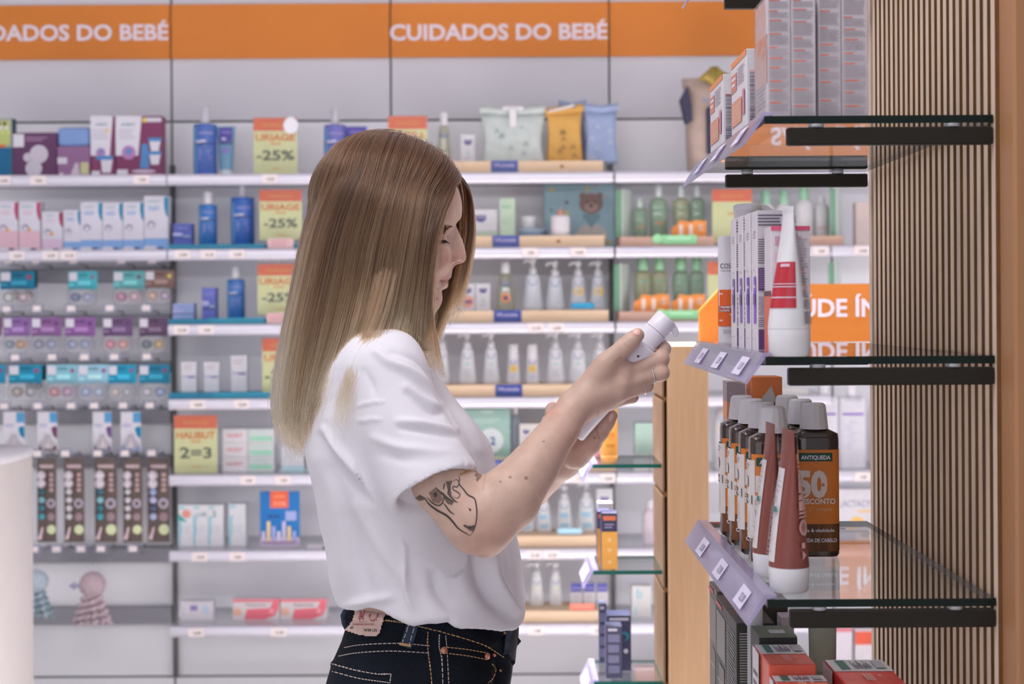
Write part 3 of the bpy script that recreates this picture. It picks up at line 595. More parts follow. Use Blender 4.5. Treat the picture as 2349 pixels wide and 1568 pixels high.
def art_pink(m, mp, w, h):
    m.patch(mp, -.5 * w, .5 * w, .84 * h, .98 * h, paper((204, 112, 124)))
    m.pol(lambda a_, b_: mp(a_ * w, b_ * h), [(.5, .96), (.38, .96), (.3, .55), (-.2, .5), (-.25, .02), (.2, .02), (.4, .2), (.48, .5)], paper((216, 108, 124)))
    m.text('Physiodose', mp, .0 * w, .66 * h, .11 * h, paper((120, 90, 112)), width=.6 * w); m.disc(mp, -.4 * w, .38 * h, .09 * w, paper((214, 170, 150))); m.disc(mp, .33 * w, .4 * h, .06 * w, paper((230, 150, 160)))
carton('red and white swoosh carton beside the low white carton', 537, 644, 1369, Z[7], (212, 202, 206), art_pink, group='swoosh cartons'); carton('red and white swoosh carton next to her hip', 646, 752, 1369, Z[7], (212, 202, 206), art_pink, group='swoosh cartons')
# ================================================================ WOODEN RISER BAY (C)
PINE = wood_mat('pine', (206, 176, 146), (222, 196, 168), 5.0, (.15, 1, 1.4), .55)
PINK_PINE = wood_mat('rosy_pine', (186, 150, 138), (204, 170, 152), 5.0, (.15, 1, 1.4), .55)
KNOT = mat('pine_knot', (160, 110, 74), .6)
RH = .040
def riser(label, x0, x1, row, plate=None, m_=None, h=RH, z=None, knot=None):
    y = 5.10; a, b = PX(x0, y, ROWY[row]), PX(x1, y, ROWY[row]); w = (b - a) / 2; r = thing('wooden_riser', label, 'riser', ((a + b) / 2, y, Z[row]), group='wooden risers')
    m = MB(); m.box(-w, w, 0, .17, 0, h, m_ or PINE, .0015); m.build('block', r)
    if knot: k = MB(); k.disc(flat(-.0007), PX(knot, y) - (a + b) / 2, h * .5, .008, KNOT, 14, .006); k.build('knot', r)
    if plate:
        p0, p1 = PX(plate[0], y, ROWY[row]) - (a + b) / 2, PX(plate[1], y, ROWY[row]) - (a + b) / 2; q = MB(); q.box(p0, p1, -.004, -.001, 0, h + .001, plas((46, 66, 138)))
        q.text('Mustela', flat(-.0046), (p0 + p1) / 2, h * .5, h * .3, paper((170, 160, 196)), bold=.03, width=(p1 - p0) * .78); q.lines(flat(-.0046), p0 + .012, p1 - .012, h * .12, h * .38, 2, plas((74, 92, 156))); q.build('name_plate', r)
    return r
riser('pine riser under the cloth bags on the top shelf', 984, 1384, 1, (1127, 1188), knot=1291)
riser('pine riser under the teddy bear box on the second shelf', 905, 1387, 2, (1130, 1191), knot=1282)
riser('pine riser under five tall bottles on the third shelf', 905, 1396, 3, (1133, 1196))
riser('pine riser under the row of white pump bottles on the fourth shelf', 905, 1330, 4, (1137, 1198))
riser('pine riser behind her forearm on the fifth shelf', 905, 1412, 5, (1133, 1172))
riser('pine riser under the blue print pump bottles on the sixth shelf', 905, 1378, 6)
riser('pine riser on the lowest shelf by her front', 905, 1374, 7)
ZR = lambda row: Z[row] + RH + .0002
MUST = ((.88, 0), (1, .02), (.98, .10), (.78, .36), (.70, .52), (.66, .62), (.60, .67), (.40, .695), (.36, .70))
def must_art(kind, badge=None):
    def f(m, mp, w, h):
        shield(m, mp, 0, .56 * h, .24 * w, teal=kind != 'sun')
        if kind == 'milk': m.disc(mp, 0, .38 * h, .09 * w, paper((160, 196, 196)), 10); m.lines(mp, -.18 * w, .18 * w, .12 * h, .28 * h, 5, paper((186, 186, 198)))
        if kind == 'sun': m.disc(mp, 0, .38 * h, .27 * w, paper((222, 190, 110)), 18); m.text('+6', lambda u, v: (mp(u, v)[0], mp(u, v)[1] - .0005, mp(u, v)[2]), 0, .36 * h, .04 * h, paper((150, 110, 130)), bold=.03); m.lines(mp, -.2 * w, .2 * w, .1 * h, .24 * h, 4, paper((170, 180, 206)))
        if kind == 'wash': m.lines(mp, -.25 * w, .25 * w, .10 * h, .38 * h, 7, paper((176, 186, 204)))
        if kind == 'blue': m.patch(mp, -.26 * w, .2 * w, .30 * h, .40 * h, paper((150, 190, 214)), 4, 2); m.patch(mp, -.22 * w, .24 * w, .10 * h, .18 * h, paper((150, 190, 214)), 4, 2)
        if kind == 'star': m.disc(mp, 0, .40 * h, .1 * w, paper((214, 214, 176)), 10); m.lines(mp, -.2 * w, .2 * w, .12 * h, .26 * h, 3, paper((190, 186, 200)))
        if badge: m.disc(mp, 0, .26 * h, .26 * w, paper((222, 150, 106)), 18); m.disc(lambda u, v: (mp(u, v)[0], mp(u, v)[1] - .0005, mp(u, v)[2]), 0, .255 * h, .12 * w, paper((96, 78, 130)), 10)
    return f
A_WASH, A_SUN, A_MILK, A_BLUE, A_STAR = must_art('wash'), must_art('sun'), must_art('milk'), must_art('blue'), must_art('star')
def pumpb(label, x0, x1, yt, z, art, col=(196, 200, 210), group='shield badge pump bottles', Y=YP): return round_bottle(label, x0, x1, yt, z, MUST, col, art, Y, 'pump_bottle', 'bottle', .62, 2.2, pump=.70, capcol=(213, 212, 219), group=group)
# top shelf
OILB = glass_mat('oil_clear', (.90, .91, .84), .05, .45, (206, 206, 188))
round_bottle('clear tapered bottle with navy shield above her forehead', 1001, 1036, 258, ZR(1), ((.92, 0), (1, .02), (.9, .3), (.72, .62), (.66, .7), (.45, .74)), (200, 202, 200), must_art('x'), capprof=((.46, .74), (.5, .75), (.48, .97), (.4, 1)), bodymat=OILB, ey=.7)
def art_mbox(m, mp, w, h): shield(m, mp, 0, .76 * h, .26 * w, teal=False); m.disc(mp, 0, .36 * h, .1 * w, paper((150, 196, 186)), 10); m.lines(mp, -.25 * w, .25 * w, .1 * h, .25 * h, 3, paper((190, 186, 198)))
carton('small white carton with navy shield beside the mint cloth bag', 1057, 1091, 310, ZR(1), (213, 212, 219), art_mbox, d=.03)
def cloth_bag(label, x0, x1, yt, z, col, d=.08, ribbon=None, roll=0, marks=(96, 112, 118), Y=5.19, buckle=None, skew=0, rotz=0):
    cx, w, h = span(x0, x1, yt, z, Y); r = thing('cloth_bag', label, 'bag', (cx, Y, z), rotz, 'cloth gift bags'); cm = mat('cloth', col, .85, noise=.07, nscale=25, bump=.3)
    rnd = random.Random(x0); m = MB(); rings = []; N = 32
    for i in range(15):
        t = i / 14; zz = h * .86 * t; hw = w / 2 * (.93 + .05 * math.sin(t * 5 + x0)); hd = d / 2 * (1 - .55 * t ** 2) * (1 if t < 1 else .6)
        rings.append([(hw * math.copysign(abs(math.cos(a)) ** .35, math.cos(a)) + skew * t * w, hd * math.copysign(abs(math.sin(a)) ** .5, math.sin(a)) * (1 + .10 * math.sin(3 * a + 4 * t + x0)), zz) for a in [2 * math.pi * k / N for k in range(N)]])
    m.loft(rings, cm, True)
    for i in range(7):
        u, v = rnd.uniform(-.36, .36) * w, rnd.uniform(.08, .7) * h
        q = .009; yy = -d / 2 * (1 - .55 * (v / (h * .86)) ** 2) * 1.08 - .001; fl = flat(yy)
        m.add([fl(u - q, v - q), fl(u - q * .4, v - q), fl(u, v + q)], [(0, 1, 2)], paper(marks)); m.add([fl(u + q * .4, v - q), fl(u + q, v - q), fl(u, v + q)], [(0, 1, 2)], paper(marks))
    m.build('bag_body', r)
    f = MB(); rr = []
    for t in (-1, -.5, 0, .5, 1):
        dx = t * w * .5 + skew * w; dz = h * .9 + (.035 * h * t if roll == 1 else .05 * h * abs(t)) * 1; rr.append([(dx, .03 * math.cos(a) * .8 - .008, dz + h * .075 * math.sin(a)) for a in [2 * math.pi * k / 14 for k in range(14)]])
    f.loft(rr, cm, True); f.build('rolled_top', r)
    if ribbon:
        k = MB(); rc = mat('ribbon', ribbon, .6); k.box(-w * .17, w * .17, -d * .42, -d * .2, h * .92, h * 1.0, rc, .006); k.box(-w * .06, w * .06, -d * .45, -d * .36, h * .62, h * .95, rc, .004); k.build('ribbon_tie', r)
    if buckle:
        k = MB(); bc = mat('cord_white', (206, 200, 200), .7); k.tube([(-w * .42, -.045, h * .86), (w * .1, -.046, h * .93), (w * .25, -.046, h * .97)], .005, bc, 7); k.disc(flat(-.047), w * .22, h * .96, .010, plas((96, 104, 124)), 14); k.build('cord_loop', r)
    return r
cloth_bag('mint cloth bag with rolled top and white ribbon', 1102, 1252, 246, ZR(1), (186, 194, 192), .10, (214, 213, 217), marks=(128, 146, 150))
cloth_bag('mustard cloth bag with white cord between two other bags', 1252, 1338, 240, ZR(1), (196, 152, 84), .08, roll=1, buckle=1, marks=(120, 96, 66))
cloth_bag('grey blue cloth bag at the end of the top riser', 1340, 1417, 240, Z[1] + RH, (142, 156, 188), .09, roll=-1, marks=(190, 192, 206))
cloth_bag('blue cloth bag top showing behind the mustard bag', 1282, 1345, 233, Z[1] + RH, (138, 152, 184), .05, Y=5.30, marks=(190, 192, 206))
# second shelf
def art_sbox(m, mp, w, h): shield(m, mp, -.12 * w, .7 * h, .2 * w, teal=False); m.patch(mp, -.5 * w, .5 * w, .0, .22 * h, paper((176, 192, 180)))
carton('wide white carton with navy shield in front of her face, second shelf', 1080, 1141, 481, ZR(2), (209, 208, 215), art_sbox)
def art_gbox(m, mp, w, h): m.patch(mp, -.36 * w, .2 * w, .74 * h, .82 * h, paper((150, 190, 160))); m.lines(mp, -.3 * w, .3 * w, .3 * h, .5 * h, 4, paper((184, 206, 184)))
carton('slim pale green carton on the second pine riser', 1146, 1182, 455, ZR(2), (190, 212, 190), art_gbox, d=.03)
def jar(label, x0, x1, yt, z):
    cx, w, h = span(x0, x1, yt, z, YP); r = thing('cream_jar', label, 'jar', (cx, YP, z), 0, 'cream jars'); m = MB(); m.lathe([(w * .44, 0), (w * .48, .003), (w * .48, h * .5)], plas((206, 206, 213)), seg=22); m.build('jar_body', r)
    m = MB(); m.lathe([(w * .5, h * .52), (w * .5, h * .95), (w * .46, h)], plas((216, 215, 221)), seg=22); m.build('lid', r); return r
jar('white cream jar stacked on the blue tin beside the teddy box', 1196, 1233, 496, ZR(2) + .030)
tin = thing('flat_tin', 'flat grey blue tin below the white cream jar', 'tin', (PX(1222, 5.19, 535), 5.19, ZR(2)))
m = MB(); m.lathe([(.048, 0), (.050, .004), (.050, .018)], plas((120, 144, 168)), seg=26, ey=.7); m.build('tin_base', tin); m = MB(); m.lathe([(.052, .018), (.052, .026), (.048, .029)], plas((150, 168, 186)), seg=26, ey=.7); m.build('lid', tin)
def art_teddy(m, mp, w, h):
    fur, muz, clo, bl = paper((138, 114, 112)), paper((168, 142, 140)), paper((196, 190, 186)), paper((124, 158, 172)); e = lambda k: (lambda u, v: (mp(u, v)[0], mp(u, v)[1] - .0005 * k, mp(u, v)[2]))
    for u, v, s, c in ((-.4, .92, .03, (216, 190, 110)), (.12, .93, .03, (214, 186, 110)), (-.18, .72, .025, (120, 84, 140)), (-.18, .56, .032, (216, 196, 120)), (.4, .80, .02, (206, 150, 130)), (-.4, .6, .02, (90, 120, 136)), (.42, .10, .03, (214, 180, 100)), (-.26, .64, .02, (206, 190, 206)), (.22, .97, .015, (206, 120, 90))): m.disc(mp, u * w, v * h, s * w, paper(c), 12)
    m.lines(mp, -.1 * w, .1 * w, .885 * h, .91 * h, 1, paper((170, 196, 206)))
    m.disc(mp, .17 * w, .17 * h, .24 * w, clo, 24, .22 * h)
    for s in (-1, 1): m.disc(e(1), (.17 + s * .12) * w, .82 * h, .05 * w, fur, 14); m.disc(e(1), (.17 + s * .13) * w, .12 * h, .08 * w, bl, 16)
    m.disc(e(2), .17 * w, .70 * h, .17 * w, fur, 28, .16 * h); m.disc(e(3), .17 * w, .64 * h, .10 * w, muz, 20, .075 * h); m.disc(e(4), .17 * w, .67 * h, .025 * w, paper((90, 70, 74)), 10)
    m.patch(e(3), .05 * w, .29 * w, .46 * h, .54 * h, bl); m.add([e(4)(a * w, b * h) for a, b in ((.06, .48), (.28, .48), (.17, .32))], [(0, 1, 2)], bl)
    for s in (-1, 1): m.disc(e(4), (.17 + s * .055) * w, .73 * h, .014 * w, paper((70, 56, 60)), 8)
carton('sky blue gift carton with a brown teddy bear picture', 1249, 1408, 424, Z[2], (154, 186, 200), art_teddy, d=.06, Y=5.32, name='gift_carton')
round_bottle('small white bottle with orange cap in front of the teddy box', 1263, 1308, 483, ZR(2), ((.9, 0), (1, .04), (1, .72), (.9, .8), (.3, .84)), (208, 202, 208), lambda m, mp, w, h: m.lines(mp, -.3 * w, .3 * w, .25 * h, .5 * h, 4, paper((184, 170, 186))), capprof=((.28, .84), (.32, .9), (.26, 1)), capcol=(214, 136, 110), Y=5.14)
# third shelf
def art_mbox2(m, mp, w, h): shield(m, mp, 0, .76 * h, .26 * w, teal=False); m.disc(mp, 0, .33 * h, .42 * w, paper((222, 160, 146)), 18); m.patch(lambda u, v: (mp(u, v)[0], mp(u, v)[1] - .0005, mp(u, v)[2]), -.28 * w, .28 * w, .27 * h, .38 * h, paper((120, 84, 136)))
carton('white shield carton half hidden by hair tips on the third shelf', 1022, 1054, 650, ZR(3), (206, 206, 216), art_mbox, d=.03); carton('white shield carton with a salmon pink disc', 1056, 1090, 650, ZR(3), (209, 207, 215), art_mbox2, d=.03); carton('white shield carton with a small green mark on the third shelf', 1092, 1125, 650, ZR(3), (213, 212, 218), art_mbox, d=.03)
round_bottle('amber clear bottle with peach disc and white cap on the third shelf', 1138, 1182, 600, ZR(3), ((.95, 0), (1, .02), (.92, .25), (.74, .6), (.62, .72), (.4, .76)), (200, 196, 184), must_art('x', True), capprof=((.42, .76), (.46, .78), (.44, .98), (.36, 1)), bodymat=OILB, ey=.7)
pumpb('tallest clear white pump bottle beside the peach disc bottle', 1198, 1247, 592, ZR(3), A_WASH); pumpb('clear white pump bottle in the middle of the third pine riser', 1251, 1296, 598, ZR(3), A_WASH)
pumpb('pump bottle with yellow disc above the teal tag', 1306, 1348, 598, ZR(3), A_SUN); pumpb('pump bottle with yellow disc at the end of the third riser', 1352, 1394, 598, ZR(3), A_SUN)
def ftag(label, x0, x1, y0, y1, col, Y=5.094, txt=None, group='shelf flags'):
    a, b = PX(x0, Y, y1), PX(x1, Y, y1); z = PZ(y1, Y, x0); h = PZ(y0, Y, x0) - z; m = MB(); m.box(-(b - a) / 2, (b - a) / 2, 0, .0025, 0, h, plas(col), .0008)
    f = flat(-.0006)
    if txt: m.text(txt, f, 0, h * .3, h * .42, paper((206, 214, 216)), width=(b - a) * .7)
    else: m.lines(f, -(b - a) * .36, (b - a) * .36, h * .25, h * .75, 1, paper(tuple(min(240, v + 40) for v in col)))
    return tag(m.build('shelf_flag', None, ((a + b) / 2, Y, z)), label, 'shelf flag', group)
ftag('teal shelf flag in front of the yellow disc bottles', 1310, 1364, 694, 707, (24, 120, 160))
# fourth shelf
for x0, x1, lb in ((996, 1033, 'white pump bottle beside her shoulder on the fourth shelf, first of seven'), (1051, 1094, 'white pump bottle second of seven on the fourth shelf'), (1107, 1147, 'white pump bottle just before the two small yellow disc bottles')):
    pumpb(lb, x0, x1, 762, ZR(4), A_MILK, (206, 206, 213))
for x0, x1, lb in ((1252, 1297, 'white pump bottle just after the two small yellow disc bottles'), (1303, 1349, 'white pump bottle by her wrist on the fourth shelf'), (1355, 1398, 'white pump bottle partly behind her hand on the fourth shelf')): pumpb(lb, x0, x1, 762, ZR(4), A_MILK, (206, 206, 213))
SML = ((.9, 0), (1, .02), (.96, .1), (.78, .4), (.74, .62), (.70, .66))
for x0, x1, lb in ((1161, 1195, 'small white bottle with yellow disc, nearer her shoulder'), (1204, 1239, 'small white bottle with yellow disc, nearer her wrist')):
    round_bottle(lb, x0, x1, 789, ZR(4), SML, (207, 206, 213), A_SUN, capprof=((.70, .66), (.72, .68), (.70, .98), (.62, 1)), name='flip_bottle', group='small yellow disc bottles')
# fifth shelf
def art_two(m, mp, w, h):
    m.disc(mp, .08 * w, .36 * h, .27 * w, paper((196, 204, 206)), 26); m.text('2', lambda u, v: (mp(u, v)[0], mp(u, v)[1] - .0006, mp(u, v)[2]), .12 * w, .28 * h, .16 * h, paper((50, 78, 130)), bold=.04)
    m.lines(mp, -.3 * w, .3 * w, .7 * h, .8 * h, 2, paper((176, 200, 190))); m.patch(mp, -.5 * w, .5 * w, 0, .03 * h, paper((196, 206, 170))); m.disc(mp, 0, .95 * h, .16 * w, paper((170, 190, 182)), 14, .03 * h)
carton('sage green carton with white disc reading 2 behind her bust', 1066, 1171, 936, ZR(5), (134, 164, 156), art_two, d=.07)
DROP = glass_mat('bottle_clear', (.90, .92, .95), .05, .35, (186, 196, 214))
round_bottle('clear ribbed bottle next to the sage green carton', 1169, 1196, 930, ZR(5), ((.9, 0), (1, .05), (.8, .2), (1, .35), (.8, .5), (1, .66), (.7, .8), (.4, .84)), (190, 200, 214), capprof=((.4, .84), (.4, 1)), bodymat=DROP)
def art_two_sh(m, mp, w, h): shield(m, mp, -.25 * w, .78 * h, .12 * w, teal=False); shield(m, mp, .2 * w, .78 * h, .12 * w, teal=False); m.lines(mp, -.4 * w, .0 * w, .4 * h, .62 * h, 3, paper((176, 170, 190)))
carton('cream carton with two small navy badges beside her forearm', 1192, 1252, 970, ZR(5), (208, 203, 200), art_two_sh)
carton('cream carton behind her forearm on the fifth shelf', 1254, 1318, 970, ZR(5), (206, 203, 202), art_two_sh)
# sixth shelf
pumpb('white pump bottle with blue print under her elbow', 1190, 1226, 1128, ZR(6), A_BLUE, (205, 207, 212)); pumpb('white pump bottle with blue print, second from her elbow', 1229, 1267, 1120, ZR(6), A_BLUE, (205, 207, 212)); pumpb('white pump bottle with blue print, third from her elbow', 1275, 1315, 1110, ZR(6), A_BLUE, (205, 207, 212)); pumpb('larger white pump bottle with blue print by the white carton', 1322, 1369, 1104, ZR(6), A_BLUE, (205, 207, 212))
carton('white carton with navy shield at the end of the sixth riser', 1368, 1405, 1118, ZR(6), (206, 206, 212), art_mbox, d=.04)
ftag('pale blue shelf flag under the blue print pump bottles', 1279, 1335, 1211, 1224, (150, 190, 214))
# lowest shelf
pumpb('white pump bottle with pale print in front of her shirt hem', 1214, 1249, 1288, ZR(7), A_STAR, (207, 207, 209)); pumpb('white pump bottle with pale print, second on the lowest riser', 1258, 1291, 1288, ZR(7), A_STAR, (207, 207, 209))
def art_nav(m, mp, w, h):
    m.patch(mp, -.46 * w, .46 * w, .60 * h, .98 * h, paper((60, 66, 146))); m.patch(lambda u, v: (mp(u, v)[0], mp(u, v)[1] - .0005, mp(u, v)[2]), -.4 * w, .4 * w, .72 * h, .8 * h, paper((140, 130, 190))); m.lines(mp, -.2 * w, .2 * w, .3 * h, .45 * h, 2, paper((186, 176, 196)))
for x0, x1, lb in ((1308, 1335, 'small white carton with navy lid panel above the red flag'), (1338, 1365, 'small white carton with navy lid panel in the middle of three'), (1368, 1394, 'small white carton with navy lid panel next to the dark tower carton')): carton(lb, x0, x1, 1334, ZR(7), (208, 205, 211), art_nav, d=.028, group='navy lid cartons')
ftag('red shelf flag on the lowest pine riser', 1307, 1363, 1384, 1398, (212, 104, 84))
# ================================================================ GREEN BOTTLE BAY (D) and beyond
def art_klor(m, mp, w, h): m.patch(mp, -.22 * w, .22 * w, .26 * h, .29 * h, paper((206, 140, 84)), 4, 1); m.lines(mp, -.3 * w, .3 * w, .34 * h, .5 * h, 4, plas((150, 180, 158))); m.patch(mp, -.3 * w, .3 * w, .54 * h, .58 * h, plas((120, 156, 132)), 4, 1)
KL = ((.9, 0), (1, .02), (1, .66), (.85, .72), (.4, .76)); KC = ((.4, .76), (.44, .78), (.4, .99), (.3, 1))
GRN = glass_mat('green_gel', (.84, .92, .84), .05, .72, (182, 206, 184)); YEL = glass_mat('amber_gel', (.92, .93, .82), .05, .72, (206, 208, 176))
riser('rosy riser with green plate on the second shelf past the joint', 1422, 1640, 2, None, PINK_PINE, .034); riser('rosy riser with green plate on the third shelf past the joint', 1420, 1612, 3, None, PINK_PINE, .034); riser('rosy riser under white green capped bottles behind the cartons', 1730, 1936, 2, None, PINK_PINE, .034)
tag_ = lambda *a: ftag(*a)
for row, xa, xb, xc in ((2, 1519, 1598, 1508), (3, 1526, 1602, 1516)):
    yt = ROWY[row] - 8 - 24; ftag(f'light green name plate on the rosy riser of the {ORD[row]} shelf', xa, xb, yt + 1, yt + 22, (140, 206, 152), 5.0965, None, 'green name plates')
    m = MB(); c_ = P(xc, yt + 10, 5.0965); m.disc(flat(0), 0, 0, .017, plas((150, 212, 160)), 18); m.disc(flat(.002), 0, 0, .017, plas((150, 212, 160)), 18); tag(m.build('round_plate', None, c_), f'round light green plate on the rosy riser of the {ORD[row]} shelf', 'shelf flag', 'round green plates')
ZD = lambda row: Z[row] + .0342
def stand_frame(label, x0, x1, yt, row, Y=5.17):
    cx, w, h = span(x0, x1, yt, ZD(row), Y); r = thing('leaflet_frame', label, 'frame', (cx, Y, ZD(row)), math.radians(68), 'leaflet frames'); m = MB(); m.box(-.05, .05, -.004, 0, 0, h, paper((196, 206, 200))); m.build('leaflet', r); m = MB(); m.box(-.052, .052, .001, .02, 0, h * .98, plas((96, 138, 112))); m.build('backing_block', r)
stand_frame('dark green and white leaflet frame on the second shelf past the joint', 1422, 1450, 435, 2); stand_frame('dark green and white leaflet frame on the third shelf past the joint', 1418, 1446, 605, 3)
stand_frame('green and white leaflet frame behind the front tube, second shelf', 1906, 1940, 432, 2); stand_frame('green and white leaflet frame peeking above the orange header, third shelf', 1900, 1940, 600, 3)
round_bottle('small green bottle beside the leaflet frame on the second shelf', 1452, 1484, 455, ZD(2), KL, (150, 180, 150), art_klor, capprof=KC, capcol=(190, 206, 196), bodymat=GRN, group='green shampoo bottles')
round_bottle('tall green bottle with clear cap on the second shelf', 1491, 1531, 424, ZD(2), KL, (160, 188, 160), art_klor, capprof=KC, capcol=(196, 204, 202), bodymat=GRN, group='green shampoo bottles')
round_bottle('tall pale bottle behind the orange 11 euro flag, nearer the joint', 1545, 1581, 424, ZD(2), KL, (170, 196, 170), art_klor, capprof=KC, capcol=(196, 204, 206), bodymat=YEL, group='green shampoo bottles'); round_bottle('tall pale bottle behind the orange 11 euro flag, farther from the joint', 1582, 1618, 424, ZD(2), KL, (170, 196, 170), art_klor, capprof=KC, capcol=(196, 204, 206), bodymat=GRN, group='green shampoo bottles')
def euro(label, x0, x1, yt, row):
    Y = 5.125; cx, w, h = span(x0, x1, yt, ZD(row), Y); m = MB(); k = [(-.5, 0), (.5, 0), (.5, .95), (.25, 1), (0, .9), (-.25, 1), (-.34, .7), (-.5, .55)]
    m.prism([(a * w, b * h) for a, b in k], 0, .002, paper((214, 134, 66))); m.text('11', flat(-.0008), -.08 * w, .12 * h, .62 * h, paper((222, 204, 196)), bold=.05, width=.42 * w); m.text('€', flat(-.0008), .33 * w, .42 * h, .32 * h, paper((222, 204, 196)), bold=.04)
    tag(m.build('price_flag', None, (cx, Y, ZD(row))), label, 'price flag', 'orange price flags')
euro('orange 11 euro price flag on the second shelf', 1540, 1620, 505, 2); euro('orange 11 euro price flag on the third shelf by the joint', 1454, 1535, 674, 3); euro('orange 11 euro price flag on the third shelf by the orange header', 1540, 1618, 674, 3)
for x0, x1, mt, lb in ((1456, 1494, YEL, 'amber green bottle with green cap beside the third shelf leaflet frame'), (1495, 1531, YEL, 'amber green bottle with green cap, second on the third shelf'), (1544, 1581, GRN, 'green bottle with green cap, third on the third shelf'), (1582, 1616, GRN, 'green bottle with green cap, fourth on the third shelf')):
    round_bottle(lb, x0, x1, 590, ZD(3), KL, (180, 190, 160), art_klor, capprof=((.62, .76), (.66, .78), (.62, .99), (.5, 1)), capcol=(140, 186, 150), bodymat=mt, group='green capped bottles')
promo('', '', 'yellow and orange promotion card behind the white dispenser on the second shelf', 1634, 1726, 434, Z[2] + .012); promo('', '', 'yellow and orange promotion card above the chamfered orange header', 1624, 1690, 600, Z[3] + .012)
WC = ((.95, 0), (1, .03), (1, .60), (.72, .68), (.6, .70))
for x0, x1, yt, lb in ((1737, 1777, 436, 'white bottle with pale green cap, first behind the purple cartons'), (1778, 1817, 436, 'white bottle with pale green cap, second behind the purple cartons'), (1823, 1867, 422, 'larger white bottle with green cap behind the cone tube')):
    round_bottle(lb, x0, x1, yt, ZD(2), WC, (211, 209, 212), None, capprof=((.5, .70), (.56, .72), (.5, .99), (.4, 1)), capcol=(150, 194, 166), group='white green capped bottles')
round_bottle('slim white spray bottle with rosy print behind the cone tube', 1868, 1902, 450, ZD(2), ((.9, 0), (1, .03), (1, .72), (.6, .8), (.5, .82)), (206, 207, 211), lambda m, mp, w, h: m.patch(mp, -.4 * w, .4 * w, .2 * h, .24 * h, paper((206, 170, 160)), 4, 1), capprof=((.5, .82), (.45, .95), (.3, 1)))
carton('pale pink carton next to the slatted panel on the second shelf', 1960, 1996, 465, Z[2], (204, 186, 182), None)
m = MB(); c_ = P(1888, 652, 5.1); m.box(-.04, .04, 0, .04, 0, .022, paper((222, 150, 76)), .002); tag(m.build('carton', None, (c_.x, 5.12, Z[3])), 'flat orange and white carton just above the orange header', 'box')
# fifth shelf seen through the front glass unit
def art_ur(m, mp, w, h): m.text('URIAGE', mp, 0, .80 * h, .055 * h, paper((150, 146, 160)), width=.62 * w); m.patch(mp, -.5 * w, .5 * w, .63 * h, .655 * h, plas((120, 84, 170)), 8, 1); m.lines(mp, -.4 * w, .2 * w, .2 * h, .56 * h, 8, paper((190, 186, 206)), .5, .5)
UB = ((.96, 0), (1, .02), (1, .82), (.97, .84), (.4, .85))
round_bottle('white bottle with violet line behind the orange label bottle', 1856, 1922, 880, Z[5], UB, (205, 203, 212), art_ur, capprof=((.38, .85), (.38, 1)), n=5, ey=.6, group='violet line bottles'); round_bottle('white bottle with violet line next to the slatted panel', 1922, 1985, 880, Z[5], UB, (205, 203, 212), art_ur, capprof=((.38, .85), (.38, 1)), n=5, ey=.6, group='violet line bottles')
standtube('pale cream tube behind the white capped bottles', 1788, 1858, 888, Z[5], (204, 200, 200), (206, 203, 204), lambda m, mp, w, h: m.text('URIAGE', mp, 0, .85 * h, .06 * h, paper((176, 170, 172)), width=.6 * w), topw=1.15)
def art_tan(m, mp, w, h): m.patch(mp, -.34 * w, .34 * w, .62 * h, .8 * h, paper((170, 182, 200)), 4, 2); m.text('Tantum', mp, 0, .5 * h, .06 * h, paper((216, 130, 104)), bold=.04, width=.7 * w); m.patch(mp, -.34 * w, .4 * w, .1 * h, .46 * h, paper((178, 190, 208)), 4, 2); m.patch(lambda u, v: (mp(u, v)[0], mp(u, v)[1] - .0005, mp(u, v)[2]), .1 * w, .34 * w, .12 * h, .22 * h, paper((214, 108, 74)))
round_bottle('white flask with grey label and red square between the post and the tall orange carton', 1636, 1700, 905, Z[5], ((.96, 0), (1, .03), (1, .6), (.8, .78), (.5, .84), (.4, .86)), (208, 200, 200), art_tan, capprof=((.42, .86), (.42, 1)), n=3)
round_bottle('white rounded bottle cut by the slatted panel', 1993, 2040, 900, Z[5], ((.8, 0), (1, .1), (1, .7), (.6, .95), (.3, 1)), (212, 211, 214), None)
def art_lac(m, mp, w, h): m.text('LACTACYD', mp, 0, .66 * h, .13 * h, paper((150, 146, 166)), width=.86 * w); m.patch(mp, 0, .4 * w, .56 * h, .6 * h, paper((222, 180, 130))); m.disc(mp, 0, .18 * h, .26 * w, paper((226, 186, 110)), 24, .3 * h); m.disc(lambda u, v: (mp(u, v)[0], mp(u, v)[1] - .0005, mp(u, v)[2]), .1 * w, .1 * h, .16 * w, paper((206, 198, 210)), 20, .22 * h)
carton('white carton with yellow swirl seen past the orange label bottle', 1915, 2010, 1118, Z[6] + .001, (210, 207, 214), art_lac, d=.06)
def art_red(m, mp, w, h): m.patch(mp, -.5 * w, .5 * w, .72 * h, .97 * h, paper((206, 88, 66))); m.disc(mp, .08 * w, .3 * h, .4 * w, paper((214, 210, 218)), 24, .26 * h)
carton('white carton with pink stripe past the green tube', 1908, 1952, 1432, Z[8], (212, 204, 214), lambda m, mp, w, h: m.patch(mp, -.5 * w, .5 * w, .9 * h, .98 * h, paper((206, 120, 130)))); carton('red and white carton behind the red boxes by the slatted panel', 1958, 2020, 1440, Z[8], (212, 204, 210), art_red)
carton('low rosy carton seen below the lowest gondola glass shelf', 1456, 1532, 1526, Z[8], (206, 150, 136), None)
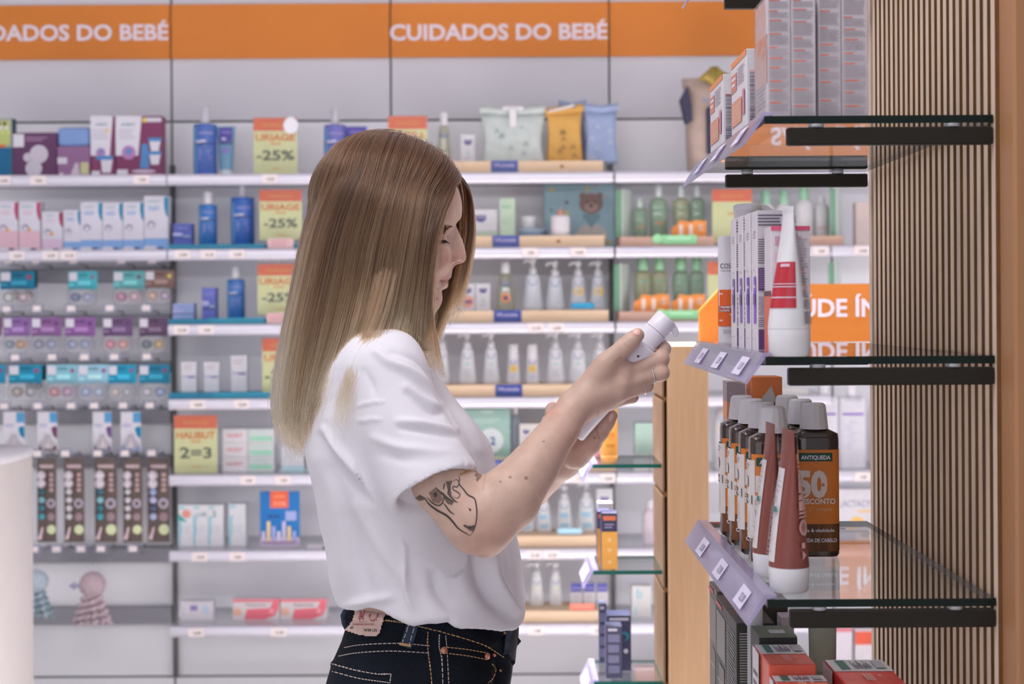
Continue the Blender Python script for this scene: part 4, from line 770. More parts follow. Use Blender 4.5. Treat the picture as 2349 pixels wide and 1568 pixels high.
# behind the glass gondola
round_bottle('pink white bottle seen through the gondola glass on the sixth shelf', 1473, 1512, 1145, Z[6], ((.95, 0), (1, .04), (1, .66), (.5, .78), (.4, .8)), (209, 196, 206), None, capprof=((.42, .8), (.4, 1)))
carton('white carton with pale blue letter behind the gondola glass', 1448, 1493, 1340, Z[7], (208, 207, 207), lambda m, mp, w, h: (m.text('b', mp, -.1 * w, .62 * h, .3 * h, paper((150, 190, 206)), bold=.02), m.patch(mp, -.36 * w, -.26 * w, .05 * h, .35 * h, paper((160, 196, 212)))))
carton('pale green carton behind the gondola glass on the fifth shelf', 1455, 1500, 968, Z[5], (170, 196, 184), None); carton('green bottle carton beside the gondola post on the fifth shelf', 1503, 1530, 966, Z[5], (160, 186, 160), None)
carton('low white carton with orange top behind the gondola glass', 1452, 1488, 1042, Z[5], (208, 206, 206), None, Y=5.13); carton('low white carton beside the gondola post on the fifth shelf', 1490, 1530, 1044, Z[5], (208, 206, 206), None, Y=5.13)
# large hanging textile at the top: beige romper bag with navy sleeves and a gold bow
Yb = 5.18; c_ = P(1640, 388, Yb); k = Yb / F; r = thing('cloth_backpack', 'beige cloth backpack with navy panels and gold bow on the top shelf', 'bag', (c_.x, Yb, Z[1]))
zz = lambda py: (386 - py) * k; xx = lambda px: (px - 1640) * k
m = MB(); cb = mat('cloth', (172, 152, 142), .85, noise=.06, nscale=30, bump=.3); rings = []
for py, xa, xb, d in ((386, 1578, 1712, .07), (340, 1576, 1714, .075), (270, 1574, 1716, .07), (210, 1572, 1712, .06), (176, 1566, 1708, .04), (169, 1564, 1706, .02)):
    rings.append([((xx(xa) + xx(xb)) / 2 + (xx(xb) - xx(xa)) / 2 * math.copysign(abs(math.cos(a)) ** .4, math.cos(a)), d * math.copysign(abs(math.sin(a)) ** .6, math.sin(a)), zz(py)) for a in [2 * math.pi * i / 28 for i in range(28)]])
m.loft(rings, cb); m.build('bag_body', r)
m = MB(); nv = mat('cloth', (52, 52, 72), .85, noise=.06, nscale=30); m.prism([(xx(a), zz(b)) for a, b in ((1568, 276), (1556, 222), (1572, 192), (1580, 240), (1581, 272))], -.09, -.03, nv); m.build('side_strap', r)
m = MB(); m.box(xx(1614), xx(1690), -.092, -.06, zz(348), zz(240), nv, .006); m.build('front_pocket', r)
m = MB(); m.disc(flat(-.082), xx(1612), zz(225), .012, mat('cloth', (120, 122, 140), .85), 14, .008); m.build('button_patch', r)
m = MB(); gd = mat('gold_cloth', (150, 128, 62), .6, noise=.15, nscale=40)
for a in range(7): t = -1.2 + a * .55; m.tube([(xx(1640), -.06, zz(188)), (xx(1636) + .035 * math.sin(t), -.075 + .01 * a % 2, zz(178) + .045 * math.cos(t) - .0), (xx(1640) + .06 * math.sin(t), -.06, zz(183) + .03 * math.cos(t))], [.014, .018, .008], gd, 8)
m.build('bow', r)
# ================================================================ GLASS SHELVES, GONDOLA BEHIND, FRONT UNIT
GLASS = glass_mat('shelf_glass', (.965, .985, .975), .045); GEDGE = mat('glass_edge', (16, 28, 24), .25, spec=.25, noise=.02); GEDGE2 = mat('glass_edge_teal', (14, 84, 76), .2, spec=.4, noise=.02)
OAK = wood_mat('oak_veneer', (166, 130, 98), (188, 156, 124), 3.2, (3.0, 3.0, .16), .5); OAKD = wood_mat('oak_slat', (196, 174, 158), (212, 192, 176), 6.0, (6, 6, .2), .5)
OAKW = wood_mat('oak_warm', (140, 98, 66), (160, 116, 82), 3.0, (3.5, 3.5, .18), .45)
GROOVE = mat('groove_brown', (118, 80, 42), .8, noise=.12, nscale=30); BRACK = mat('bracket_black', (38, 34, 29), .5, spec=.2, noise=.04)
RAILC = glass_mat('rail_violet', (.88, .86, .96), .05, .5, (206, 198, 234), .12); PAPER = paper((224, 218, 236)); LILAC = paper((214, 208, 234)); INKL = paper((150, 146, 172))
def glass_shelf(label, x0, x1, y0, y1, z, th, edge):
    m = MB(); zs = z - th
    m.add([(x0, y0, z), (x1, y0, z), (x1, y1, z), (x0, y1, z)], [(0, 1, 2, 3)], GLASS); m.add([(x0, y0, zs), (x1, y0, zs), (x1, y1, zs), (x0, y1, zs)], [(3, 2, 1, 0)], GLASS)
    m.loft([[(x0, y0, zs), (x1, y0, zs), (x1, y1, zs), (x0, y1, zs)], [(x0, y0, z), (x1, y0, z), (x1, y1, z), (x0, y1, z)]], edge, False, False, False)
    return tag(m.build('glass_shelf'), label, 'shelf')
def price_strip(label, x, y0, y1, z, drop, out, tags):
    """clear violet strip clipped to the shelf edge, leaning out over the aisle"""
    r = thing('price_strip', label, 'price strip', (x, (y0 + y1) / 2, z), group='clear price strips'); l = (y1 - y0) / 2
    m = MB(); pr = [(.010, .004), (-.002, .004), (-out, -drop), (-out + .002, -drop - .002), (.001, .0), (.010, .0015)]
    m.loft([[(a, yy, b) for a, b in pr] for yy in (-l, l)], RAILC, False); m.build('clear_strip', r)
    for t in tags:
        q = MB(); ln = math.hypot(out, drop + .004); p = lambda u, v: (-.002 - out * (1 - v / ln) - .0012, -u, .004 - (drop + .004) * (1 - v / ln) - .0006); e = lambda u, v: tuple(Vector(p(u, v)) + Vector((-.0003, 0, .0003)))
        q.patch(p, -t * l - .026, -t * l + .026, ln * .2, ln * .8, LILAC); q.text('12,90', e, -t * l + .006, ln * .38, ln * .24, INKL, bold=.02); q.build('price_tag', r)
# ---- gondola further back: oak post, slatted side, glass shelves, orange header on top
YPf = 3.05; x0, x1 = PX(1533, YPf, 1200), PX(1627, YPf, 1200); zt = PZ(791, YPf, 1580); m = MB()
m.box(x0, x1, YPf, YPf + .22, 0, zt, OAK, .002); o = m.build('oak_post'); tag(o, 'pale oak end panel of the gondola behind the bottle', 'gondola panel')
m = MB(); y1_ = YPf + .22; xs = x0 - .001
zg = 1.43 - 211 / F * 3.12
for i in range(8):
    z1 = zg + .197 - i * .197; z0 = z1 - .188
    if z1 > zt - .004: z1 = zt - .004
    if z0 > 0: m.box(xs - .009, xs - .0005, YPf + .012, y1_, z0, z1, mat('dark_oak', (118, 90, 66), .6, noise=.1, nscale=20))
m.box(xs - .005, xs, YPf + .012, y1_, .05, zt - .005, GROOVE)
o = m.build('slat_cladding'); tag(o, 'brown grooved cladding on the side of the oak gondola panel', 'cladding')
ZG = {1: PZ(1064, YPf + .03, 1450), 2: PZ(1308, YPf + .03, 1450), 3: PZ(1562, YPf + .03, 1450)}
gx0 = PX(1362, YPf, 1200)
for k, n in ((1, 'upper'), (2, 'middle'), (3, 'lowest')):
    glass_shelf(f'{n} teal edged glass shelf on the oak gondola panel', gx0, xs - .0095, YPf + .03, YPf + .215, ZG[k], .008, GEDGE2)
    price_strip(f'clear violet price strip on the {n} gondola glass shelf', gx0, YPf + .03, YPf + .215, ZG[k], .036, .022, (-.4, .2))
# products on the gondola
def gtube(label, x0, x1, yt, k, col, cap, Y): return standtube(label, x0, x1, yt, ZG[k], col, cap, lambda m, mp, w, h: (m.disc(mp, 0, .75 * h, .2 * w, plas((226, 160, 90)), 12), m.patch(mp, -.2 * w, .3 * w, .5 * h, .56 * h, plas((196, 126, 50)), 3, 1), m.patch(mp, -.2 * w, .3 * w, .28 * h, .34 * h, plas((196, 126, 50)), 3, 1)), Y=Y, d=.03, topw=1.0)
gtube('orange tube standing behind the left hand on the upper gondola shelf', 1378, 1417, 938, 1, (222, 152, 70), (222, 156, 84), 3.14)
standtube('pink tube beside the orange tube on the upper gondola shelf', 1352, 1380, 985, ZG[1], (206, 140, 160), (206, 150, 170), None, Y=3.24, d=.025, topw=1.0)
def art_navy(c2, k):
    def f(m, mp, w, h):
        if k == 1:
            m.patch(mp, -.5 * w, .5 * w, 0, .66 * h, paper(c2)); m.patch(mp, -.4 * w, .4 * w, .86 * h, .94 * h, paper((206, 110, 80))); m.lines(mp, -.3 * w, .3 * w, .7 * h, .8 * h, 2, paper((150, 140, 170)))
            for v in (.12, .34, .52): m.disc(mp, 0, v * h, .14 * w, paper((228, 186, 130)), 10)
        else:
            m.lines(mp, -.36 * w, .36 * w, .06 * h, .84 * h, 4, paper((112, 112, 140)), .75, .1); m.patch(mp, -.36 * w, .2 * w, .9 * h, .95 * h, paper((196, 190, 206)))
    return f
carton('navy and orange carton in front on the middle gondola shelf', 1379, 1415, 1172, ZG[2], (62, 60, 88), art_navy((222, 160, 78), 1), d=.04, Y=3.12)
carton('navy and orange carton behind the front one on the middle gondola shelf', 1369, 1398, 1168, ZG[2], (66, 64, 90), art_navy((216, 156, 80), 1), d=.04, Y=3.19)
carton('pale carton with clear film at the back of the middle gondola shelf', 1371, 1404, 1150, ZG[2], (200, 198, 208), None, d=.03, Y=3.248)
carton('tall dark grey blue carton in front on the lowest gondola shelf', 1389, 1426, 1430, ZG[3] , (72, 72, 96), art_navy(None, 2), d=.04, Y=3.12)
carton('wide navy carton with teal ring on the lowest gondola shelf', 1391, 1446, 1404, ZG[3], (58, 58, 88), lambda m, mp, w, h: (m.disc(mp, .22 * w, .62 * h, .2 * w, paper((40, 128, 150)), 16), m.disc(lambda u, v: (mp(u, v)[0], mp(u, v)[1] - .0005, mp(u, v)[2]), .18 * w, .6 * h, .14 * w, paper((58, 58, 88)), 16), m.disc(mp, .28 * w, .36 * h, .1 * w, paper((200, 200, 214)), 12), m.patch(mp, -.4 * w, .4 * w, .9 * h, .95 * h, paper((190, 186, 200)))), d=.05, Y=3.19)
carton('narrow navy carton at the back edge of the lowest gondola shelf', 1374, 1391, 1380, ZG[3], (70, 72, 98), art_navy(None, 2), d=.03, Y=3.25)
# orange header standing on the gondola
YS = 3.245; a = [(1604, 786), (1990 + 260, 784), (1990 + 260, 648), (1640, 652), (1655, 652), (1604, 706)]
xs0, xs1 = PX(1604, YS), PX(2280, YS); zb = zt; z1_ = PZ(651, YS, 1850); zc = PZ(712, YS, 1604); xc = PX(1660, YS)
m = MB(); m.prism([(xs0, zb), (xs1, zb), (xs1, z1_), (xc, z1_), (xs0, zc)], YS, YS + .012, ORANGE); o = m.build('header_sign')
hh = (725 - 684) * YS / F
t = MB(); g1, g2 = text_geo('SAÚD', .028)[0], text_geo('D', .028)[0]; kk_ = hh / CAPH; pre = ((g1[:, 0].max() - g1[:, 0].min()) - (g2[:, 0].max() - g2[:, 0].min())) * kk_
t.text('SAÚDE ÍNTIMA', flat(YS - .0007), PX(1876, YS) - pre, PZ(725, YS, 1900), hh, LETTER, 'l', .028); t.build('lettering', o)
tag(o, 'orange header sign with cut corner standing on the gondola behind the cartons', 'sign')
m = MB(); xa, xb = PX(1627, YS, 900), PX(2330, YS, 900)   # second end panel carries the far end of the header, behind the slatted panel
m.box(PX(2260, YPf), PX(2345, YPf), YPf, YPf + .22, 0, zt, OAK, .002); o = m.build('oak_post'); tag(o, 'oak gondola end panel hidden behind the slatted panel', 'gondola panel')
# ---- front unit: slatted oak panel, end post, brackets, glass shelves
def xp(Y): return .489 + (.498 - .489) * (Y - 1.5) / .54         # face of the slats
Y0, Y1 = 1.497, 2.062
m = MB(); n = 22; pitch = (Y1 - Y0 - .012) / n
for i in range(n):
    ya = Y0 + i * pitch; x = xp(ya); m.box(x, x + .0003, ya, ya + pitch * .48, 0, 2.35, OAKD); m.box(x + .0003, x + .0135, ya + .0004, ya + pitch * .48 - .0004, 0, 2.35, GROOVE)
m.box(xp(Y1) - .001, xp(Y1) + .045, Y1 - .014, Y1, 0, 2.35, OAKD); m.box(xp(Y0) + .0125, xp(Y0) + .044, Y0, Y1 - .0145, 0, 2.35, GROOVE)
tag(m.build('slatted_panel'), 'slatted light oak side panel with brown grooves carrying the glass shelves', 'slatted panel')
m = MB(); m.box(.4925, .60, Y0 - .045, Y0 - .0005, 0, 2.4, OAKW, .003); tag(m.build('oak_post'), 'warm brown oak end post at the photo edge beside the slatted panel', 'post')
GZ = [1.868, 1.623, 1.3795, 1.134, .889]
NM = ['topmost', 'upper', 'middle', 'lower', 'bottom']
gx = .2565
for k, z in enumerate(GZ):
    glass_shelf(f'dark edged {NM[k]} glass shelf of the front slatted unit', gx, .488, 1.5, 2.045, z, .008, GEDGE)
    price_strip(f'clear violet price strip on the {NM[k]} front glass shelf', gx, 1.502, 2.04, z, .026, .021, (-.72, -.1, .5))
    for yb, far in ((1.5, 0), (2.028, 1)):
        x0b = .28 if not far else .294
        r = thing('shelf_bracket', f'black {"far" if far else "near"} bar bracket under the {NM[k]} front glass shelf', 'bracket', ((x0b + .488) / 2, yb, z - .008), group='shelf brackets'); w = (.488 - x0b) / 2
        b = MB(); b.box(-w, w, .0, .012, -.0215, -.0035, BRACK, .0012); b.build('bar', r)
        for s, u in ((-1, .03), (1, .04)):
            c = MB(); c.lathe([(.0075, -.0035), (.008, -.003), (.008, -.001), (.0075, -.0002)], mat('clear_buffer', (150, 150, 156), .2, spec=.6), (s * (w - u), .006), 14); c.build('buffer', r)
# ---- front products. base heights
def S(k): return GZ[k] + .0003
def box3(label, xl, xr, ya, yb, z, h, col, front=None, side=None, name='carton', film=False, group=None, flap=None):
    """carton standing on the front unit: printed front faces the aisle (-x), printed side faces the camera (-y)"""
    cx, cy = (xl + xr) / 2, (ya + yb) / 2; w, d = xr - xl, yb - ya; m = MB(); m.box(-w / 2, w / 2, -d / 2, d / 2, 0, h, paper(col), .0008)
    if front: front(m, sideL(-w / 2 - .0004), d, h)
    if side: side(m, flat(-d / 2 - .0004), w, h)
    o = tag(m.build(name, None, (cx, cy, z)), label, 'box', group)
    if film:
        f = MB(); e = .0012; rnd = random.Random(int(xl * 1000))
        def fm(u, v): return (u, -d / 2 - e - .0006 * rnd.random(), v)
        f.patch(fm, -w / 2 - e, w / 2 + e, 0, h + e, FILM, 10, 26, False); f.patch(lambda u, v: (-w / 2 - e - .0006 * rnd.random(), -u, v), -d / 2 - e, d / 2 + e, 0, h + e, FILM, 10, 26, False); f.build('shrink_film', o)
    return o
FILM = glass_mat('shrink_film', (.95, .95, .96), .08, .04, (220, 216, 224), .12)
TXT = paper((168, 158, 168)); TXR = paper((214, 120, 100)); TXD = paper((96, 84, 104)); TXP = paper((104, 70, 132))
def art_leaf(seed, ncol=1):
    def f(m, mp, w, h):
        rnd = random.Random(seed); v = .97
        while v > .06:
            n = rnd.randint(4, 9); hh = n * .0115
            m.patch(mp, -.42 * w, (-.42 + rnd.uniform(.3, .6)) * w, v * h - .0014, v * h, TXR)
            m.lines(mp, -.42 * w, .42 * w, (v - hh - .016) * h, (v - .016) * h, n, TXT, .5, .15, seed + int(v * 100)); v -= hh + .03
    return f
BX = (214, 204, 209)
# upper shelf: two pairs of shrink wrapped cartons, two smaller ones further along
box3('shrink wrapped tall white carton with red headings, first from the aisle', .2645, .2888, 1.527, 1.60, S(1), .1265, BX, lambda m, mp, w, h: (m.patch(mp, -.5 * w, .5 * w, .3 * h, .7 * h, paper((216, 170, 160))), m.lines(mp, -.4 * w, .4 * w, .1 * h, .28 * h, 5, TXT)), art_leaf(1), film=True, group='shrink wrapped cartons')
box3('shrink wrapped tall white carton with red headings, second from the aisle', .2893, .3145, 1.527, 1.60, S(1), .1265, BX, None, art_leaf(2), film=True, group='shrink wrapped cartons')
box3('taller shrink wrapped white carton, third from the aisle', .3185, .3425, 1.535, 1.61, S(1), .142, BX, lambda m, mp, w, h: m.lines(mp, -.4 * w, .4 * w, .1 * h, .9 * h, 12, TXT), art_leaf(3), film=True, group='shrink wrapped cartons')
box3('taller shrink wrapped white carton next to the slatted panel', .343, .3705, 1.535, 1.61, S(1), .142, BX, None, art_leaf(4), film=True, group='shrink wrapped cartons')
def art_front_or(m, mp, w, h):
    m.patch(mp, -.5 * w, .5 * w, .93 * h, h, paper((222, 140, 90))); m.patch(mp, -.5 * w, -.12 * w, .62 * h, .84 * h, paper((196, 128, 116))); m.lines(mp, -.44 * w, -.18 * w, .66 * h, .80 * h, 2, PAPER)
    m.patch(mp, -.46 * w, .22 * w, .2 * h, .5 * h, paper((206, 148, 122))); m.lines(mp, -.4 * w, .2 * w, .24 * h, .44 * h, 5, paper((214, 170, 150))); m.patch(mp, .28 * w, .42 * w, .26 * h, .56 * h, paper((196, 130, 150))); m.lines(mp, -.05 * w, .4 * w, .64 * h, .86 * h, 5, TXT)
def art_bar(m, mp, w, h):
    rnd = random.Random(5); v = .12 * h
    while v < .72 * h:
        q = rnd.choice((.0005, .0009, .0013)); m.patch(mp, -.4 * w, .05 * w, v, v + q, TXD); v += q + rnd.choice((.0006, .001))
    m.lines(mp, .1 * w, .4 * w, .1 * h, .7 * h, 20, TXT, .5, .4); m.patch(mp, -.4 * w, .1 * w, .73 * h, .74 * h, TXR)
box3('short white and orange carton behind the tall wrapped pair', .2645, .296, 1.663, 1.775, S(1), .0965, (212, 208, 214), art_front_or, art_bar, group='short orange cartons'); box3('short white and orange carton farthest along the upper shelf', .2645, .296, 1.85, 1.965, S(1), .0975, (212, 208, 214), art_front_or, art_bar, group='short orange cartons')
# middle shelf
k = 2
def art_cos(m, mp, w, h):
    m.text('COS', mp, -.17 * w, .70 * h, .048 * h, paper((70, 66, 76)), bold=.0, width=.5 * w); m.text('I Q U E', mp, -.17 * w, .672 * h, .014 * h, TXD, width=.44 * w)
    for a, b, c in ((.36, .505, (210, 92, 36)), (.30, .36, (168, 72, 44)), (.17, .30, (210, 92, 36))): m.patch(mp, -.5 * w, .5 * w, a * h, b * h, paper(c), 10, 2)
    e = lambda u, v: (mp(u, v)[0], mp(u, v)[1] - .0003, mp(u, v)[2])
    m.text('NG', e, -.38 * w, .46 * h, .018 * h, PAPER, bold=.03, width=.12 * w); m.text('TREATMENTS', e, -.13 * w, .335 * h, .02 * h, PAPER, bold=.03, width=.58 * w); m.text('I-CHUTE', e, -.2 * w, .305 * h, .02 * h, PAPER, bold=.03, width=.42 * w); m.patch(e, .0 * w, .5 * w, .272 * h, .28 * h, PAPER, 5, 1); m.text('NG', e, -.38 * w, .215 * h, .018 * h, PAPER, bold=.03, width=.12 * w); m.lines(mp, -.3 * w, .3 * w, .1 * h, .14 * h, 3, TXT)
round_bottle('white bottle with orange band at the far end of the middle shelf', 1648, 1694, 541, S(k), ((.92, 0), (1, .01), (1, .035), (.97, .05), (1, .07), (1, .96), (.96, .985), (.7, 1)), (216, 213, 221), art_cos, Y=1.985, ey=.7, n=2.6)
r = thing('dispenser', 'white dispenser with hooked spout behind the purple flash cartons', 'bottle', (.3058, 1.90, S(k)))
m = MB(); m.lathe([(.022, 0), (.024, .004), (.024, .128), (.020, .138), (.0165, .140)], plas((214, 211, 219)), seg=24); m.build('bottle_body', r)
m = MB(); c = plas((210, 208, 214)); m.lathe([(.017, .141), (.0175, .144), (.0175, .172), (.0185, .173), (.018, .180), (.014, .182)], c, (-.003, 0), 22); m.tube([(.006, 0, .177), (.02, 0, .175), (.031, 0, .168), (.037, 0, .162)], [.006, .006, .005, .003], c, 10); m.build('spout_cap', r)
def art_pf(v):
    def f(m, mp, w, h):
        m.lines(mp, -.1 * w, .35 * w, .8 * h, .86 * h, 3, TXT); m.patch(mp, -.05 * w, .4 * w, .21 * h, .54 * h, paper(v)); e = lambda u, q: (mp(u, q)[0] - .0003, mp(u, q)[1], mp(u, q)[2]); m.patch(e, -.05 * w, .4 * w, .46 * h, .48 * h, paper((200, 180, 216))); m.patch(e, -.05 * w, .4 * w, .34 * h, .42 * h, paper(tuple(int(q * .8) for q in v))); m.lines(mp, 0, .25 * w, .57 * h, .59 * h, 1, TXT); m.patch(mp, -.48 * w, .48 * w, .1 * h, .103 * h, TXT)
    return f
def art_ps(m, mp, w, h):
    m.lines(mp, -.46 * w, .4 * w, .88 * h, .97 * h, 4, TXD, .4); m.lines(mp, -.46 * w, .2 * w, .62 * h, .8 * h, 11, TXD, .4); m.patch(mp, -.46 * w, -.06 * w, .44 * h, .60 * h, paper((98, 66, 116))); m.lines(lambda u, v: (mp(u, v)[0], mp(u, v)[1] - .0003, mp(u, v)[2]), -.44 * w, -.08 * w, .45 * h, .59 * h, 9, paper((140, 112, 154)), .6, .1)
    m.lines(mp, -.46 * w, .1 * w, .26 * h, .40 * h, 4, TXT, .7, .6); m.lines(mp, -.46 * w, .2 * w, .18 * h, .25 * h, 5, TXD, .4); m.patch(mp, -.46 * w, -.06 * w, .03 * h, .17 * h, paper((98, 66, 116)))
for ya, yb, v, lb in ((1.588, 1.622, (138, 92, 196), 'thin white carton with purple flash nearest the camera on the middle shelf'), (1.628, 1.664, (120, 74, 186), 'thin white carton with purple flash, second on the middle shelf'), (1.674, 1.708, (142, 106, 176), 'thin white carton with purple flash, third on the middle shelf'), (1.722, 1.757, (120, 100, 160), 'thin white carton with purple flash, fourth and farthest on the middle shelf')):
    xo = .2625 - (ya - 1.588) * .02; box3(lb, xo, xo + .034, ya, yb, S(k), .1535, (212, 206, 214), art_pf(v), art_ps, group='purple flash cartons')
def art_pinks(m, mp, w, h):
    m.patch(mp, -.5 * w, .5 * w, .965 * h, h, paper((206, 84, 118))); m.lines(mp, -.4 * w, .3 * w, .84 * h, .92 * h, 3, paper((196, 140, 156)), .6); m.patch(mp, -.4 * w, .0, .72 * h, .8 * h, paper((212, 176, 182))); m.disc(mp, -.2 * w, .6 * h, .24 * w, paper((190, 186, 198)), 20); m.patch(mp, -.36 * w, -.06 * w, .36 * h, .6 * h, paper((190, 186, 198))); m.lines(mp, .1 * w, .44 * w, .2 * h, .9 * h, 30, TXT, .5, .3)
box3('white carton with pink top stripe behind the cone tube', .268, .3085, 1.532, 1.572, S(k), .1335, (206, 198, 206), lambda m, mp, w, h: (m.patch(mp, -.5 * w, .5 * w, .0, .46 * h, paper((206, 104, 84))), m.patch(mp, -.5 * w, .5 * w, .46 * h, .5 * h, paper((96, 60, 64)))), art_pinks)
def cone_tube(label, x, y, z, w, h, caph, col, art, rot, d=.04, capcol=(216, 214, 219), capw=1.0):
    """tube standing on its cap, closed by a flat crimp at the top; rot turns the crimp edge"""
    r = thing('tube', label, 'tube', (x, y, z), rot); N = 32; m = MB(); rings = []
    def sec(t): return (w / 2 * (1 + .05 * t), max(.0008, d / 2 * (1 - t ** 1.22)))
    ts = [0, .01] + [i / 20 for i in range(1, 19)] + [.945, .95, 1]
    for t in ts:
        a, b = sec(min(t, 1)); b = .0009 if t > .93 else b
        rings.append([(a * math.cos(2 * math.pi * q / N), b * math.sin(2 * math.pi * q / N), caph + (h - caph) * t) for q in range(N)])
    m.loft(rings, plas(col, .35), True)
    def mp(ang, v):
        t = max(0, min(1, (v - caph) / (h - caph))); a, b = sec(t); b = .0009 if t > .93 else b
        return ((a + .0005) * math.sin(ang), -(b + .0005) * math.cos(ang), v)
    if art: art(m, mp, caph, h)
    m.build('tube_body', r)
    m = MB(); m.lathe([(w * .44 * capw, 0), (w * .475 * capw, .002), (w * .5 * capw, caph - .002), (w * .49 * capw, caph)], plas(capcol, .4), seg=32, ey=d / w); m.build('cap', r)
    return r
def art_cone(m, mp, c, h):
    v = lambda t: c + (h - c) * t; R = plas((178, 44, 58)); W = plas((206, 176, 190))
    m.patch(mp, -1.5, .25, v(.17), v(.545), R, 12, 4); e = lambda a, q: tuple(p * s for p, s in zip(mp(a, q), (1.012, 1.012, 1)))
    m.patch(e, -1.5, .25, v(.25), v(.262), W, 12, 1); m.patch(e, -1.5, .25, v(.338), v(.348), W, 12, 1); m.patch(e, -1.5, .25, v(.362), v(.37), W, 12, 1)
    m.patch(e, -.9, -.2, v(.505), v(.53), W, 6, 1)
    rnd = random.Random(2); q = .95
    while q > .03: m.patch(mp, .62, .62 + .7 + .4 * rnd.random(), v(q), v(q) + .0006, TXD if rnd.random() > .1 else TXR); q -= .011 if rnd.random() > .06 else .03
cone_tube('white cone shaped tube with red label standing on its cap', .2815, 1.509, S(k), .0425, .1515, .028, (216, 214, 219), lambda m, mp, c, h: art_cone(m, lambda a, q: mp(a + 1.45, q), c, h), math.radians(-86), .042)
# lower shelf: amber bottles with white tapered caps
k = 3; ORG = paper((214, 124, 52)); DGR = paper((32, 74, 58))
AMB = mat('amber_serum', (58, 40, 34), .12, spec=.6, noise=.15, nscale=40, coat=.4); CLB = glass_mat('bottle_plastic', (.90, .88, .86), .06, .10, (190, 176, 170))
def art_anti(m, mp, w, h):
    e = lambda u, v: (mp(u, v)[0], mp(u, v)[1] - .0004, mp(u, v)[2]); g2 = lambda u, v: (mp(u, v)[0], mp(u, v)[1] - .0008, mp(u, v)[2])
    m.patch(mp, -.485 * w, .485 * w, .26 * h, .845 * h, ORG, 14, 6); m.patch(mp, -.485 * w, .485 * w, .045 * h, .26 * h, HAIRP, 14, 4)
    m.patch(e, -.4 * w, .32 * w, .755 * h, .82 * h, DGR, 10, 1); m.text('ANTIQUEDA', g2, -.03 * w, .77 * h, .032 * h, PAPER, bold=.03, width=.62 * w)
    m.text('50', e, -.12 * w, .48 * h, .2 * h, paper((222, 208, 204)), bold=.05, width=.66 * w); m.disc(e, .12 * w, .57 * h, .002, ORG); m.text('%', g2, .17 * w, .56 * h, .03 * h, PAPER)
    m.text('DESCONTO', e, -.02 * w, .42 * h, .042 * h, paper((222, 208, 204)), bold=.04, width=.8 * w); m.text('2.ª unidade', e, .06 * w, .365 * h, .03 * h, paper((226, 180, 140)), bold=.0, width=.5 * w)
    m.text('força & vitalidade', e, -.02 * w, .20 * h, .026 * h, PAPER, bold=.02, width=.74 * w); m.text('QUEDA DE CABELO', e, .0 * w, .12 * h, .03 * h, PAPER, bold=.03, width=.8 * w)
HAIRP = wood_mat('hair_print', (64, 36, 24), (132, 84, 50), 5.0, (20, 1, 3), .4)
def art_back(m, mp, w, h):
    m.patch(mp, -.46 * w, .46 * w, .2 * h, .80 * h, paper((212, 206, 206)), 8, 4); e = lambda u, v: (mp(u, v)[0] - .0004, mp(u, v)[1], mp(u, v)[2])
    m.lines(e, -.36 * w, .3 * w, .24 * h, .40 * h, 12, TXT); m.disc(e, 0, .63 * h, .2 * w, TXT, 18); m.disc(lambda u, v: (mp(u, v)[0] - .0007, mp(u, v)[1], mp(u, v)[2]), 0, .63 * h, .17 * w, paper((212, 206, 206)), 18); m.patch(e, -.1 * w, .4 * w, .46 * h, .53 * h, DGR); m.text('NE', lambda u, v: (mp(u, v)[0] - .0007, mp(u, v)[1], mp(u, v)[2]), .15 * w, .48 * h, .03 * h, PAPER, width=.25 * w); m.lines(e, -.3 * w, .3 * w, .72 * h, .77 * h, 2, TXT)
def amber(label, x, y, rot=0.0, w=.056, d=.034, hb=.150, ht=.181):
    r = thing('shampoo_bottle', label, 'bottle', (x, y, S(3)), rot, 'amber shampoo bottles')
    def mk():
        m = MB(); n = 4; prof = [(w / 2 * .93, 0), (w / 2, .003), (w / 2, hb - .012), (w / 2 * .97, hb - .005), (w / 2 * .6, hb), (w / 2 * .46, hb + .001)]
        m.lathe(prof, AMB, seg=40, ey=d / w, n=n); p2 = [(w / 2 * 1.005, 0), (w / 2 * 1.005, hb)]; art_anti(m, onround(p2, d / w * 1.02, n), w, hb); return m.mesh('bottle_body')
    link('bottle_body', cached(('amb',), mk), r)
    def mk3():
        m = MB(); rr = w / 2 * 1.03
        art_back(m, lambda u, v: (-rr * max(0.0, 1 - min(.999, abs(u) / (d * .53)) ** 4) ** .25 - .0006, -u, v), d, hb); return m.mesh('back_label')
    link('back_label', cached(('ambl',), mk3), r)
    def mk2():
        m = MB(); m.lathe([(.0155, hb + .0005), (.0155, ht - .007), (.0150, ht - .002), (.0125, ht)], plas((212, 208, 212), .4), seg=14, smooth=False)
        for i, v in enumerate(m.V): f = 1.12 - .22 * (v[2] - hb) / (ht - hb); m.V[i] = (v[0] * f, v[1] * f, v[2])
        return m.mesh('flip_cap')
    link('flip_cap', cached(('ambc',), mk2), r); return r
amber('amber shampoo bottle with full orange label next to the brown tube', .3592, 1.768)
for x, y, lb in ((.3585, 1.845, 'second bottle of the inner row, seen only by its white cap'), (.3565, 1.925, 'third bottle of the inner row, farthest white cap beside the orange carton')): amber('amber shampoo bottle, ' + lb, x, y)
for i, (x, y) in enumerate(((.3015, 1.716), (.3005, 1.785), (.2990, 1.855), (.2975, 1.925))): amber('amber shampoo bottle in the aisle row, ' + ('nearest the brown tubes', 'second behind the brown tubes', 'third with orange 50 showing', 'farthest, beside the tall leaflet carton')[i], x, y, math.radians(0))
BRN = (126, 66, 58)
